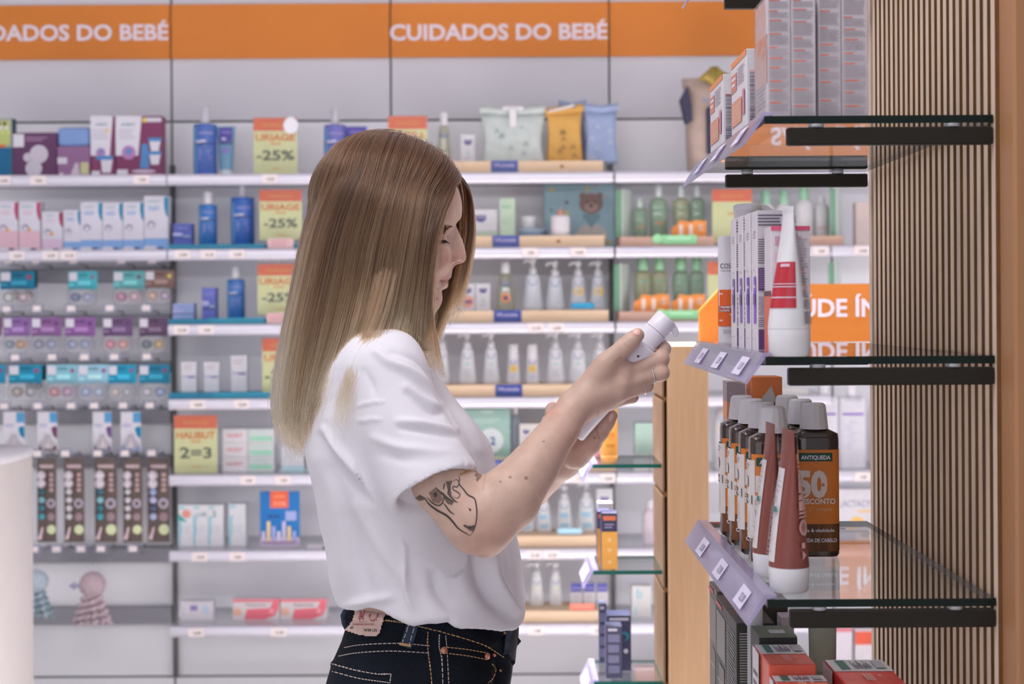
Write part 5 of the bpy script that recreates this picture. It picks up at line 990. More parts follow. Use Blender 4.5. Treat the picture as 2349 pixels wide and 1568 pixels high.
def art_brown(m, mp, c, h):
    v = lambda t: c + (h - c) * t; W = plas((214, 210, 214)); P_ = plas((190, 150, 146)); L_ = paper((212, 206, 208))
    m.patch(mp, -1.75, -.75, v(.04), v(.72), L_, 10, 6); e = lambda a, q: tuple(p * s for p, s in zip(mp(a, q), (1.015, 1.015, 1)))
    rnd = random.Random(9); q = .66
    while q > .08: m.patch(e, -1.6, -1.6 + .5 * (.5 + rnd.random()), v(q), v(q) + .0007, TXT); q -= .013
    m.patch(e, -1.15, -.85, v(.40), v(.44), plas((40, 128, 120)), 3, 1)
    q = .76
    while q > .36: m.patch(mp, .55, .55 + .8 + .3 * rnd.random(), v(q), v(q) + .0016 + .003 * rnd.random(), P_, 5, 1); q -= .026
    m.disc(mp, .85, v(.30), .32, P_, 18, .0085); m.disc(e, .85, v(.30), .2, plas((160, 104, 98)), 4, .006); m.disc(mp, .75, v(.1), .15, P_, 3, .006); m.patch(mp, .65, .85, v(.15), v(.19), P_)
    m.patch(mp, .5, .95, v(.79), v(.97), plas((196, 176, 168)), 4, 3)
cone_tube('brown cone tube with white cap at the front of the lower shelf', .287, 1.545, S(3), .0425, .168, .026, BRN, lambda m, mp, c, h: art_brown(m, lambda a, q: mp(a + 1.25, q), c, h), math.radians(-84), .042)
cone_tube('second brown cone tube behind the front one', .2835, 1.632, S(3), .042, .168, .026, BRN, lambda m, mp, c, h: art_brown(m, lambda a, q: mp(a + 1.25, q), c, h), math.radians(-87), .04)
def art_capsule(m, mp, w, h):
    m.pol(lambda a_, b_: mp(a_ * w, b_ * h), ((-.3, .70), (.15, .95), (.3, .74), (-.1, .6)), paper((190, 186, 190)))
    for i in range(4): m.disc(lambda u, v: (mp(u, v)[0], mp(u, v)[1] - .0003, mp(u, v)[2]), (-.15 + .1 * i) * w, (.76 + .045 * i) * h, .04 * w, paper((206, 176, 140)), 10)
    m.patch(lambda u, v: (mp(u, v)[0], mp(u, v)[1] - .0005, mp(u, v)[2]), -.34 * w, .36 * w, .30 * h, .70 * h, PAPER); m.patch(lambda u, v: (mp(u, v)[0], mp(u, v)[1] - .0008, mp(u, v)[2]), .22 * w, .36 * w, .3 * h, .7 * h, DGR); m.patch(lambda u, v: (mp(u, v)[0], mp(u, v)[1] - .0008, mp(u, v)[2]), -.08 * w, .0, .34 * h, .6 * h, DGR); m.disc(lambda u, v: (mp(u, v)[0], mp(u, v)[1] - .001, mp(u, v)[2]), .14 * w, .52 * h, .05 * w, paper((190, 100, 70)), 10)
box3('orange carton with capsule blister picture above the white caps', .318, .3595, 1.975, 2.02, S(3), .2025, (206, 116, 66), None, lambda m, mp, w, h: art_capsule(m, lambda u, v: mp(u, h * .75 + (v - h * .75) * .45 + h * .1), w, h), group=None)
def art_tall(m, mp, w, h):
    m.patch(mp, -.5 * w, .5 * w, .55 * h, .86 * h, paper((210, 140, 100))); m.patch(mp, -.5 * w, .5 * w, .86 * h, h, paper((150, 136, 140))); m.text('4', mp, 0, .62 * h, .12 * h, PAPER, bold=.05, width=.8 * w); m.patch(mp, -.4 * w, .4 * w, .48 * h, .52 * h, DGR); m.lines(mp, -.4 * w, .4 * w, .1 * h, .4 * h, 12, TXT); m.patch(mp, -.4 * w, .3 * w, .26 * h, .31 * h, DGR)
box3('tall slim orange and white carton reading 4 at the far aisle corner', .288, .312, 1.985, 2.025, S(3), .196, (206, 200, 200), art_tall, lambda m, mp, w, h: art_tall(m, mp, w, h))
# bottom shelf: dark cartons, green tube, red boxes
k = 4; BLK = (52, 50, 50)
def art_dark(m, mp, w, h): m.lines(mp, -.42 * w, .4 * w, .05 * h, .93 * h, 46, paper((140, 136, 132)), .55, .35, 3)
def art_gloss(m, mp, w, h): m.patch(mp, -.4 * w, .4 * w, .55 * h, .9 * h, paper((126, 122, 118))); m.patch(mp, -.2 * w, .3 * w, .1 * h, .5 * h, paper((112, 104, 98))); m.patch(mp, -.5 * w, .1 * w, .94 * h, .97 * h, paper((196, 84, 90))); m.lines(mp, -.3 * w, .3 * w, .35 * h, .37 * h, 1, paper((180, 176, 172)))
box3('dark glossy carton with red corner mark at the far end of the bottom shelf', .268, .300, 1.955, 2.03, S(4), .166, (104, 100, 94), art_gloss, art_gloss, group='dark cartons'); box3('black carton with pale small print, second from the far end', .266, .302, 1.855, 1.95, S(4), .163, BLK, art_gloss, art_dark, group='dark cartons'); box3('black carton covered in white small print behind the strip', .2645, .310, 1.762, 1.845, S(4), .165, BLK, lambda m, mp, w, h: m.lines(mp, -.4 * w, .4 * w, .1 * h, .9 * h, 30, paper((130, 128, 126))), art_dark, group='dark cartons')
standtube('crinkled silver tube between the dark cartons', 1716, 1752, 1392, S(4), (176, 176, 178), (150, 150, 156), None, Y=1.735, d=.03, topw=1.0)
def art_ritual(m, mp, w, h): m.text('RITUAL FORTALECEDOR', mp, -.46 * w, .875 * h, .014 * h, paper((196, 190, 182)), 'l', .02, .62 * w); m.text('loción energizante', mp, -.46 * w, .84 * h, .012 * h, paper((176, 170, 164)), 'l', .0, .5 * w); m.lines(mp, -.46 * w, .46 * w, .4 * h, .82 * h, 20, paper((130, 126, 120)), .45, .15)
o = box3('black and green grey carton with RITUAL print behind the red boxes', .2745, .3175, 1.66, 1.72, S(4), .170, BLK, None, art_ritual)
m = MB(); m.box(-.0215, .0215, -.03, .03, .1702, .1712, paper((96, 104, 92))); m.patch(top(.1714), -.006, .012, -.012, .006, paper((176, 180, 176))); m.build('lid', o)
o = box3('open black carton with raised beige flap behind the RITUAL carton', .3135, .345, 1.865, 1.91, S(4), .1725, (70, 62, 54), None, None)
m = MB(); m.box(-.014, .014, .005, .0062, .1726, .189, paper((150, 128, 98))); m.build('flap', o)
standtube('pale sage tube with fine lines behind the red boxes', 1856, 1921, 1418, S(4), (150, 156, 140), (146, 150, 138), lambda m, mp, w, h: m.text('FURTERER', mp, -.1 * w, .62 * h, .035 * h, paper((96, 96, 90)), bold=.0, width=.62 * w), Y=1.74, d=.035, topw=1.15)
box3('pale pink carton beside the sage tube on the bottom shelf', .330, .346, 1.83, 1.86, S(4), .158, (214, 196, 208), None, None)
def redbox(label, xl, xr, ya, yb, h, col, glossy=0):
    w, d = xr - xl, yb - ya; r = thing('red_box', label, 'box', ((xl + xr) / 2, (ya + yb) / 2, S(4)), 0, 'red and white boxes'); rm = mat('printed_card', col, .3, spec=.5, noise=.03); wm = paper((206, 202, 204))
    m = MB(); m.box(-w / 2, w / 2, -d / 2, d / 2, 0, h, rm, .001); tp = top(h + .0004)
    m.patch(tp, -w / 2, w / 2, .02 * d, .5 * d, wm); m.patch(top(h + .0008), -.36 * w, -.2 * w, .08 * d, .46 * d, paper((60, 110, 98))); e = top(h + .0008)
    for i in range(9): m.patch(e, w * (-.12 + .035 * i), w * (-.105 + .035 * i + .01 * (i % 2)), .1 * d, (.42 - .08 * (i % 3)) * d, TXD)
    m.patch(e, .24 * w, .42 * w, .1 * d, .4 * d, paper((176, 172, 178)))
    for i in range(3): m.patch(e, w * (-.1 + .05 * i), w * (-.075 + .05 * i), -.4 * d, -.12 * d, paper((224, 160, 150)))
    m.disc(e, .16 * w, -.22 * d, .04 * w, paper((226, 170, 160)), 8)
    s = sideL(-w / 2 - .0005); m.patch(s, -.5 * d, -.05 * d, .0, h, wm); m.lines(s, -.44 * d, -.1 * d, .3 * h, .86 * h, 8, TXD); m.patch(s, .05 * d, .4 * d, .4 * h, .8 * h, paper((224, 170, 164)))
    m.patch(flat(-d / 2 - .0006), -.03 * w, .03 * w, .84 * h, .92 * h, paper((230, 180, 170))); m.build('box_body', r)
    f = MB(); f.box(-w / 2 + .001, w / 2 - .001, -d / 2 - .0012, -d / 2 - .0002, h - .02, h + .0006, rm, .0005); f.build('tuck_flap', r); return r
redbox('red and white box at the back near the RITUAL carton', .268, .318, 1.560, 1.652, .164, (214, 92, 72)); redbox('red and white box in front at the aisle side of the bottom shelf', .270, .3235, 1.452 + .052, 1.555, .1535, (212, 96, 76)); redbox('red and white box nearest the slatted panel', .338, .400, 1.462 + .045, 1.612, .156, (202, 52, 44))
# ================================================================ signed distance modelling for the person
class SDF:
    def __init__(s): s.P = []
    def rc(s, a, b, r1, r2=None, k=.012, op='u'):
        """round cone between a and b"""
        r2 = r1 if r2 is None else r2; a, b = np.array(a, float), np.array(b, float)
        s.P.append(('rc', (a, b, r1, r2), (a + b) / 2, np.linalg.norm(a - b) / 2 + max(r1, r2), k, op)); return s
    def chain(s, pts, k=.012, op='u'):
        """pts: (x, y, z, r)"""
        q = np.array(pts, float); c = (q[:, :3].min(0) + q[:, :3].max(0)) / 2
        s.P.append(('ch', q, c, np.linalg.norm(q[:, :3] - c, axis=1).max() + q[:, 3].max(), k, op)); return s
    def ell(s, c, r, k=.012, op='u', rot=0.0, rz=0.0):
        """ellipsoid, turned about y by rot"""
        s.P.append(('el', (np.array(c, float), np.array(r, float), rot, rz), np.array(c, float), max(r), k, op)); return s
    def fn(s, f, c, R, k=.012, op='u'): s.P.append(('fn', f, np.array(c, float), R, k, op)); return s
    @staticmethod
    def dist(t, a, p):
        if t == 'rc':
            A, B, r1, r2 = a; ba = B - A; L2 = ba @ ba + 1e-12
            h = np.clip(((p - A) @ ba) / L2, 0, 1)
            return np.linalg.norm(p - A - h[..., None] * ba, axis=-1) - (r1 + (r2 - r1) * h)
        if t == 'ch':
            d = None
            for u, v in zip(a, a[1:]):
                e = SDF.dist('rc', (u[:3], v[:3], u[3], v[3]), p)
                if d is None: d = e
                else: h = np.maximum(.004 - np.abs(d - e), 0) / .004; d = np.minimum(d, e) - h * h * .001
            return d
        if t == 'el':
            c, r, rot, rz = a; q = p - c
            if rot or rz:
                x, y, z = q[..., 0], q[..., 1], q[..., 2]
                if rz: cz, sz = math.cos(rz), math.sin(rz); x, y = x * cz + y * sz, -x * sz + y * cz
                cr, sr = math.cos(rot), math.sin(rot); x, z = x * cr - z * sr, x * sr + z * cr
                q = np.stack([x, y, z], -1)
            k0 = np.linalg.norm(q / r, axis=-1); k1 = np.linalg.norm(q / (r * r), axis=-1) + 1e-9
            return k0 * (k0 - 1) / k1
        return a(p)
    def eval(s, pts):
        """pts (n, m, 3) in blocks; only nearby primitives touch each block"""
        n, m = pts.shape[:2]; cen = pts.mean(1); rad = np.linalg.norm(pts - cen[:, None], axis=2).max(1)
        D = np.full((n, m), 1.0, np.float32)
        for t, a, c, R, k, op in s.P:
            near = np.linalg.norm(cen - c, axis=1) < R + rad + k + (.03 if op == 'u' else .01)
            idx = np.nonzero(near)[0]
            if not len(idx): continue
            d = s.dist(t, a, pts[idx]).astype(np.float32); e = D[idx]
            if op == 'u': h = np.maximum(k - np.abs(e - d), 0) / max(k, 1e-6); D[idx] = np.minimum(e, d) - h * h * k / 4
            elif op == 's': h = np.maximum(k - np.abs(e + d), 0) / max(k, 1e-6); D[idx] = np.maximum(e, -d) + h * h * k / 4
            else: h = np.maximum(k - np.abs(e - d), 0) / max(k, 1e-6); D[idx] = np.maximum(e, d) + h * h * k / 4
        return D
def sdf_mesh(name, S_, lo, hi, h, B=8, drop_small=True):
    lo = np.array(lo, float); nb = np.ceil((np.array(hi) - lo) / (h * B)).astype(int); N = nb * B + 1
    gi = np.stack(np.meshgrid(*[np.arange(n) for n in nb], indexing='ij'), -1).reshape(-1, 3)
    cen = lo + (gi * B + B / 2) * h; dc = np.empty(len(cen), np.float32)
    for i in range(0, len(cen), 20000): dc[i:i + 20000] = S_.eval(cen[i:i + 20000, None, :])[:, 0]
    keep = np.abs(dc) < h * B * .87 * 1.5
    G = np.ones(N, np.float32)
    ins = gi[(dc < 0) & ~keep]
    o = np.stack(np.meshgrid(*[np.arange(B + 1)] * 3, indexing='ij'), -1).reshape(-1, 3)
    for g_ in ins: G[g_[0] * B:g_[0] * B + B + 1, g_[1] * B:g_[1] * B + B + 1, g_[2] * B:g_[2] * B + B + 1] = -1
    kb = gi[keep]
    for i in range(0, len(kb), 1500):
        ix = kb[i:i + 1500, None, :] * B + o[None]
        G[ix[..., 0], ix[..., 1], ix[..., 2]] = S_.eval(lo + ix * h)
    Nx, Ny, Nz = N; ng = G < 0
    cnt = np.zeros((Nx - 1, Ny - 1, Nz - 1), np.uint8)
    for dx in (0, 1):
        for dy in (0, 1):
            for dz in (0, 1): cnt += ng[dx:Nx - 1 + dx, dy:Ny - 1 + dy, dz:Nz - 1 + dz]
    act = np.argwhere((cnt > 0) & (cnt < 8)); del cnt
    ids = (act[:, 0] * (Ny - 1) + act[:, 1]) * (Nz - 1) + act[:, 2]
    val = np.stack([G[act[:, 0] + a, act[:, 1] + b, act[:, 2] + c] for a in (0, 1) for b in (0, 1) for c in (0, 1)], 1)
    cor = np.array([(a, b, c) for a in (0, 1) for b in (0, 1) for c in (0, 1)], float)
    acc = np.zeros((len(act), 3)); n_ = np.zeros(len(act))
    for i in range(8):
        for j in range(i + 1, 8):
            if np.abs(cor[i] - cor[j]).sum() != 1: continue
            cr = (val[:, i] < 0) != (val[:, j] < 0); t = np.where(cr, val[:, i] / (val[:, i] - val[:, j] + 1e-12), 0)
            acc += cr[:, None] * (cor[i] + t[:, None] * (cor[j] - cor[i])); n_ += cr
    V = lo + (act + acc / n_[:, None]) * h
    quads = []
    for ax in range(3):
        s0 = [slice(None)] * 3; s1 = [slice(None)] * 3; s0[ax] = slice(0, N[ax] - 1); s1[ax] = slice(1, N[ax])
        e = np.argwhere(ng[tuple(s0)] != ng[tuple(s1)]); sg = ng[tuple(s0)][e[:, 0], e[:, 1], e[:, 2]]
        u, v = (ax + 1) % 3, (ax + 2) % 3
        ok = (e[:, u] > 0) & (e[:, v] > 0) & (e[:, u] < N[u] - 1) & (e[:, v] < N[v] - 1); e, sg = e[ok], sg[ok]
        q = []
        for du, dv in ((-1, -1), (0, -1), (0, 0), (-1, 0)):
            c = e.copy(); c[:, u] += du; c[:, v] += dv; q.append(np.searchsorted(ids, (c[:, 0] * (Ny - 1) + c[:, 1]) * (Nz - 1) + c[:, 2]))
        q = np.stack(q, 1); q[~sg] = q[~sg][:, ::-1]; quads.append(q)
    Q = np.concatenate(quads)
    if drop_small:                                    # keep the one connected body
        par = np.arange(len(V))
        for _ in range(200):
            m = np.minimum.reduce([par[Q[:, i]] for i in range(4)]); new = par.copy()
            for i in range(4): np.minimum.at(new, Q[:, i], m)
            new = new[new]
            if (new == par).all(): break
            par = new
        big = np.bincount(par).argmax(); kv = par == big; mp = np.cumsum(kv) - 1; Q = mp[Q[kv[Q[:, 0]]]]; V = V[kv]
    return V, Q
def mesh_np(name, V, Q, mats, mi=None):
    me = bpy.data.meshes.new(name); me.vertices.add(len(V)); me.vertices.foreach_set('co', np.ascontiguousarray(V, np.float32).ravel())
    k = Q.shape[1]; me.loops.add(Q.size); me.loops.foreach_set('vertex_index', np.ascontiguousarray(Q, np.int32).ravel()); me.polygons.add(len(Q))
    me.polygons.foreach_set('loop_start', np.arange(0, Q.size, k, dtype=np.int32)); me.polygons.foreach_set('use_smooth', np.ones(len(Q), bool))
    for m in mats: me.materials.append(m)
    if mi is not None: me.polygons.foreach_set('material_index', mi.astype(np.int32))
    me.update(calc_edges=True); me.validate(); return me
def vnormals(V, Q):
    n = np.zeros_like(V); a = np.cross(V[Q[:, 2]] - V[Q[:, 0]], V[Q[:, 3]] - V[Q[:, 1]])
    for i in range(4): np.add.at(n, Q[:, i], a)
    return n / (np.linalg.norm(n, axis=1)[:, None] + 1e-12)
def smooth_mesh(V, Q, it=2, f=.5):
    for _ in range(it):
        s = np.zeros_like(V); c = np.zeros(len(V))
        for i in range(4):
            for j in (1, 3): np.add.at(s, Q[:, i], V[Q[:, (i + j) % 4]]); np.add.at(c, Q[:, i], 1)
        V = V + f * (s / c[:, None] - V)
    return V
def seg_dist(p, pts):
    """2-D distance to a polyline, plus how far along it (0..1)"""
    best = np.full(len(p), 1e9); along = np.zeros(len(p)); n = len(pts) - 1
    for i in range(n):
        a, b = np.array(pts[i], float), np.array(pts[i + 1], float); ab = b - a; t = np.clip((p - a) @ ab / (ab @ ab), 0, 1)
        d = np.linalg.norm(p - a - t[:, None] * ab, axis=1); m = d < best; best[m] = d[m]; along[m] = (i + t[m]) / n
    return best, along
def catmull(pts, n):
    P_ = np.array(pts, float); P_ = np.vstack([2 * P_[0] - P_[1], P_, 2 * P_[-1] - P_[-2]]); out = []
    m = len(P_) - 3
    for u in np.linspace(0, m - 1e-6, n):
        i = int(u); t = u - i; p0, p1, p2, p3 = P_[i:i + 4]
        out.append(.5 * ((2 * p1) + (-p0 + p2) * t + (2 * p0 - 5 * p1 + 4 * p2 - p3) * t * t + (-p0 + 3 * p1 - 3 * p2 + p3) * t ** 3))
    return np.array(out)
class Decal:
    """thin strips laid on a finished surface along lines seen from the camera"""
    def __init__(s, V, Q): s.t = BVHTree.FromPolygons([tuple(v) for v in V], [tuple(q) for q in Q])
    def hit(s, px, py):
        o = Vector((0, 0, CAMZ)); d = (P(px, py, 1.0) - o).normalized(); h = s.t.ray_cast(o, d)
        return (h[0], h[1]) if h[0] is not None else (None, None)
    def strip(s, mb, pts, w, m, off=.0006, dash=None, n=None, taper=False):
        L = sum(math.dist(a, b) for a, b in zip(pts, pts[1:])); n = n or max(3, int(L / 4)); c = catmull(pts, n) if len(pts) > 2 else np.linspace(pts[0], pts[1], n)
        rows = []
        for i in range(n):
            t = c[min(i + 1, n - 1)] - c[max(i - 1, 0)]; t = t / (np.linalg.norm(t) + 1e-9); nn = np.array([-t[1], t[0]])
            ww = w * (math.sin(math.pi * (i + .5) / n) ** .6 if taper else 1); r = []
            for sgn in (-1, 1):
                q = c[i] + nn * sgn * ww / 2; hp, hn = s.hit(*q)
                if hp is None: r = None; break
                r.append(tuple(hp + hn * off))
            rows.append(r)
        for i in range(n - 1):
            if rows[i] is None or rows[i + 1] is None: continue
            if dash and (i % (dash[0] + dash[1])) >= dash[0]: continue
            if (Vector(rows[i][0]) - Vector(rows[i + 1][0])).length > .009 or (Vector(rows[i][0]) - Vector(rows[i][1])).length > .03: continue
            mb.add([rows[i][0], rows[i][1], rows[i + 1][1], rows[i + 1][0]], [(0, 1, 2, 3)], m, True)
    def area(s, mb, poly, m, off=.0005, step=4):
        """fills a pixel polygon with small cells that follow the surface"""
        xs = [p[0] for p in poly]; ys = [p[1] for p in poly]
        def inside(x, y):
            c = False; j = len(poly) - 1
            for i in range(len(poly)):
                if (poly[i][1] > y) != (poly[j][1] > y) and x < (poly[j][0] - poly[i][0]) * (y - poly[i][1]) / (poly[j][1] - poly[i][1]) + poly[i][0]: c = not c
                j = i
            return c
        x = min(xs); cell = {}
        nx, ny = int((max(xs) - min(xs)) / step) + 2, int((max(ys) - min(ys)) / step) + 2
        def pt(i, j):
            if (i, j) not in cell:
                hp, hn = s.hit(min(xs) + i * step, min(ys) + j * step); cell[(i, j)] = tuple(hp + hn * off) if hp is not None else None
            return cell[(i, j)]
        for i in range(nx):
            for j in range(ny):
                if inside(min(xs) + (i + .5) * step, min(ys) + (j + .5) * step):
                    q = [pt(i, j), pt(i + 1, j), pt(i + 1, j + 1), pt(i, j + 1)]
                    if all(q) and max((Vector(a) - Vector(b)).length for a, b in zip(q, q[1:])) < .02: mb.add(q, [(0, 1, 2, 3)], m, True)
# ================================================================ PERSON
YM = 1.97
def H(px, py, dy=0.0): return tuple(P(px, py, YM + dy))
def A(px, py, Y): return tuple(P(px, py, Y))
def ch(pts): return [A(x, y, Y) + (r,) for x, y, Y, r in pts]
person = thing('person', 'woman in white t-shirt and dark jeans reading a white pump bottle', 'person', (P(960, 1400, YM).x, YM, 0)); PO = Vector(person.location)
def child(name, me, parent=person): o = link(name, me, parent); return o
def local(V): return np.asarray(V) - np.array(PO)
# ---------------------------------------------------------------- body: one continuous surface
b = SDF()
b.ell(H(893, 462), (.0935, .073, .078), .02, rot=.18).ell(H(985, 482), (.0415, .054, .046), .012).ell(H(953, 562), (.0475, .056, .066), .012)
b.ell(H(979, 622), (.0275, .026, .028), .010).ell(H(945, 650), (.035, .042, .030), .012)
for s in (-1, 1):
    b.chain([H(986, 687) + (.0100,), H(955, 688, s * .026) + (.014,), H(905, 652, s * .049) + (.016,), H(890, 590, s * .057) + (.017,)], .012)
    b.ell(H(970, 588, s * .040), (.034, .0165, .022), .030)
    b.chain([H(1038, 497, s * .007) + (.0070,), H(1025, 499, s * .03) + (.0080,), H(1000, 508, s * .047) + (.0075,)], .008)
    b.ell(H(884, 560, s * .066), (.018, .007, .030), .006, rot=-.2)
b.ell(H(990, 684.5), (.0116, .013, .0100), .008)
for s in (-1, 1): b.ell(H(1031, 542, s * .035), (.0145, .0135, .0095), .012, 's')
b.ell(H(1052, 519), (.0075, .020, .0060), .010, 's')
b.chain([H(1034.5, 519) + (.0060,), H(1048, 553) + (.0070,), H(1056.5, 589) + (.0080,)], .008)
for s in (-1, 1): b.ell(H(1034, 591, s * .0105), (.0120, .0066, .0080), .005); b.ell(H(1044, 575, s * .004), (.011, .0065, .013), .006)
b.rc(H(1057, 595), H(1041, 602), .0040, .0036, .004).rc(H(1025, 606), H(1023, 628), .0086, .0076, .006)
for s in (-1, 1): b.ell(H(1049, 603.5, s * .0068), (.0062, .0030, .0028), .003, 's')
for s in (-1, 1):
    b.rc(H(1020, 609, s * .016), H(1000, 632, s * .028), .003, .002, .012)
    b.chain([H(1003, 640, s * .023) + (.0026,), H(1017, 634.5, s * .010) + (.0042,), H(1023.5, 635) + (.0045,)], .004)
    b.chain([H(1003, 646, s * .021) + (.0026,), H(1012.5, 652, s * .010) + (.0050,), H(1018, 652) + (.0055,)], .003)
for s in (-1, 1): b.chain([H(1001, 642.5, s * .025) + (.0010,), H(1024, 643, s * .010) + (.0012,), H(1034, 643) + (.0012,)], .003, 's')
for s in (-1, 1):
    b.ell(H(1000.5, 545.5, s * .032), (.0125, .0125, .0118), .004)
    b.chain([H(1004, 551, s * .0442) + (.0019,), H(1018, 551.5, s * .040) + (.0022,), H(1022, 551, s * .031) + (.0022,), H(1020, 549, s * .021) + (.0018,)], .003)
    b.chain([H(1004, 533, s * .046) + (.003,), H(1020, 532, s * .036) + (.0034,), H(1025, 533, s * .026) + (.003,)], .006)
b.rc(H(885, 660), H(836, 850), .050, .058, .03).rc(H(930, 690), H(905, 835), .028, .03, .03)
b.ell(H(862, 1000), (.082, .135, .17), .05).ell(H(945, 1290), (.085, .118, .2), .05).rc(H(835, 868, -.115), H(835, 868, .115), .045, .045, .04)
b.chain(ch([(872, 872, 1.835, .034), (960, 1010, 1.803, .037), (1019, 1106, 1.788, .0385), (1086, 1186, 1.778, .0385), (1100, 1200, 1.778, .036)]), .02)
b.chain(ch([(1100, 1200, 1.778, .0355), (1166, 1142, 1.785, .0385), (1222, 1073, 1.81, .0305), (1286, 982, 1.845, .0238), (1320, 932, 1.872, .0196)]), .012)
b.rc(A(1120, 1247, 1.778), A(1098, 1218, 1.778), .0148, .028, .010).rc(A(1132, 1212, 1.775), A(1170, 1160, 1.785), .022, .024, .012)
# right hand
b.chain(ch([(1320, 932, 1.872, .0185), (1348, 908, 1.874, .0165)]), .016)
for p, q in (((1340, 908, 1.873, .0135), (1433, 858, 1.884, .0110)), ((1338, 920, 1.874, .0140), (1428, 881, 1.880, .0114)), ((1338, 932, 1.877, .0132), (1419, 903, 1.882, .0108)), ((1340, 942, 1.883, .0115), (1399, 922, 1.890, .0096))): b.chain(ch([p, q]), .012)
for pts in (((1433, 858, 1.884, .0108), (1516, 823, 1.892, .0094), (1524, 799, 1.910, .0081), (1518, 787, 1.926, .0070)), ((1428, 881, 1.880, .0110), (1516, 855, 1.890, .0094), (1513, 849, 1.922, .0082), (1488, 845, 1.936, .0072)),
            ((1419, 903, 1.882, .0104), (1482, 885, 1.892, .0088), (1480, 877, 1.922, .0078), (1452, 871, 1.934, .0068)), ((1399, 922, 1.890, .0092), (1450, 910, 1.901, .0077), (1447, 903, 1.926, .0068), (1425, 897, 1.936, .006))): b.chain(ch(pts), .0045)
for x, y, Y, r in ((1516, 823, 1.8905, .0097), (1516, 855, 1.8885, .0098), (1433, 857, 1.879, .0095), (1426, 880, 1.8745, .0095), (1417, 902, 1.8768, .009)): b.rc(A(x, y, Y), A(x + .5, y, Y), r, r, .005)
b.chain(ch([(1346, 890, 1.878, .0160), (1388, 833, 1.872, .0128), (1431, 797, 1.8705, .0110), (1449, 780, 1.872, .0102), (1462, 768, 1.8735, .0090)]), .008)
b.rc(A(1385, 852, 1.878), A(1426, 838, 1.883), .0105, .0075, .014)
# left arm and hand behind
b.chain(ch([(872, 872, 2.105, .034), (960, 1010, 2.13, .037), (1075, 1165, 2.13, .037), (1110, 1180, 2.12, .036), (1215, 1115, 2.06, .030), (1292, 1058, 1.99, .0205)]), .02)
b.chain(ch([(1292, 1058, 1.99, .0200), (1322, 1018, 1.962, .0215), (1333, 996, 1.957, .020)]), .015)
b.chain(ch([(1322, 1046, 1.952, .0170), (1352, 1018, 1.937, .0145), (1375, 990, 1.928, .0118), (1391, 970, 1.925, .0100), (1403, 953, 1.923, .0080)]), .010)
for pts in (((1330, 985, 1.958, .0110), (1296, 950, 1.952, .0092), (1268, 938, 1.932, .0085), (1262, 949, 1.910, .0074)), ((1318, 1005, 1.958, .0112), (1281, 975, 1.952, .0092), (1258, 966, 1.932, .0085), (1262, 978, 1.910, .0074)),
            ((1308, 1024, 1.960, .0106), (1272, 1000, 1.955, .0088), (1251, 992, 1.934, .008), (1256, 1003, 1.912, .007)), ((1300, 1040, 1.966, .0096), (1268, 1024, 1.960, .0078), (1250, 1018, 1.942, .007), (1252, 1027, 1.925, .0062))): b.chain(ch(pts), .005)
BV, BQ = sdf_mesh('body', b, (PX(690, 1.97), 1.715, PZ(1440, 1.97)), (PX(1560, 1.95), 2.20, PZ(300, 1.97)), .0017)
BV = smooth_mesh(BV, BQ, 1, .35); q_ = to_px(BV); fm_ = ((q_[:, 0] > 940) & (q_[:, 1] > 470) & (q_[:, 1] < 626) & (np.hypot(q_[:, 0] - 1036, q_[:, 1] - 594) > 20) & (np.hypot(q_[:, 0] - 1012, q_[:, 1] - 548) > 15))
for _ in range(3): BV = np.where(fm_[:, None], smooth_mesh(BV, BQ, 2, .5), BV)
bpx = to_px(BV); col = np.ones((len(BV), 4), np.float32); base = np.array([.62, .425, .345])
rng = np.random.default_rng(3)
def gmask(cx, cy, w, y0=None, y1=None):
    m = np.exp(-((bpx[:, 0] - cx) ** 2 + (bpx[:, 1] - cy) ** 2) / (2 * w * w))
    if y0 is not None: m = m * ((BV[:, 1] > y0) & (BV[:, 1] < y1))
    return m[:, None]
c = np.tile(base, (len(BV), 1)); red = np.array([.62, .30, .24])
for x, y, w, a in ((1058, 588, 14, .45), (1000, 600, 26, .35), (1012, 690, 12, .25), (1465, 762, 10, .4), (1520, 823, 12, .3), (1518, 857, 12, .3), (1112, 1240, 40, .35), (1432, 860, 14, .2), (1404, 955, 12, .4), (1340, 1010, 40, .35), (1270, 945, 14, .6), (1030, 592, 8, .3)): m = gmask(x, y, w) * a; c = c * (1 - m) + red * m
lip, _ = seg_dist(bpx, [(1003, 642.5), (1018, 643), (1033, 643)]); face = (np.abs(BV[:, 1] - YM) < .03) & (bpx[:, 1] > 628) & (bpx[:, 1] < 664)
lm = np.clip(1.6 - lip / 7.5, 0, 1)[:, None] * face[:, None] * .85; c = c * (1 - lm) + np.array([.46, .20, .17]) * lm
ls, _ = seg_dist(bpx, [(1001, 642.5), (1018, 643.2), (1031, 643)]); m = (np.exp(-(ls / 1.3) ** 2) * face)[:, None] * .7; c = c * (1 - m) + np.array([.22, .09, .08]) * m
for x, y, r in ((1002, 685, 2.2), (1005, 661, 1.5), (1207, 1096, 3.2), (1170, 1094, 2.6), (1148, 1104, 2.0), (1364, 1004, 2.2), (1247, 1012, 1.8)): m = np.clip(1.8 - np.hypot(bpx[:, 0] - x, bpx[:, 1] - y) / r, 0, 1)[:, None] * .7 * ((BV[:, 1] < YM + .02)[:, None]); c = c * (1 - m) + np.array([.16, .08, .05]) * m
ey = np.exp(-((bpx[:, 0] - 1012) / 11) ** 2 - ((bpx[:, 1] - 542) / 8) ** 2)[:, None] * .25; c = c * (1 - ey) + np.array([.5, .26, .20]) * ey
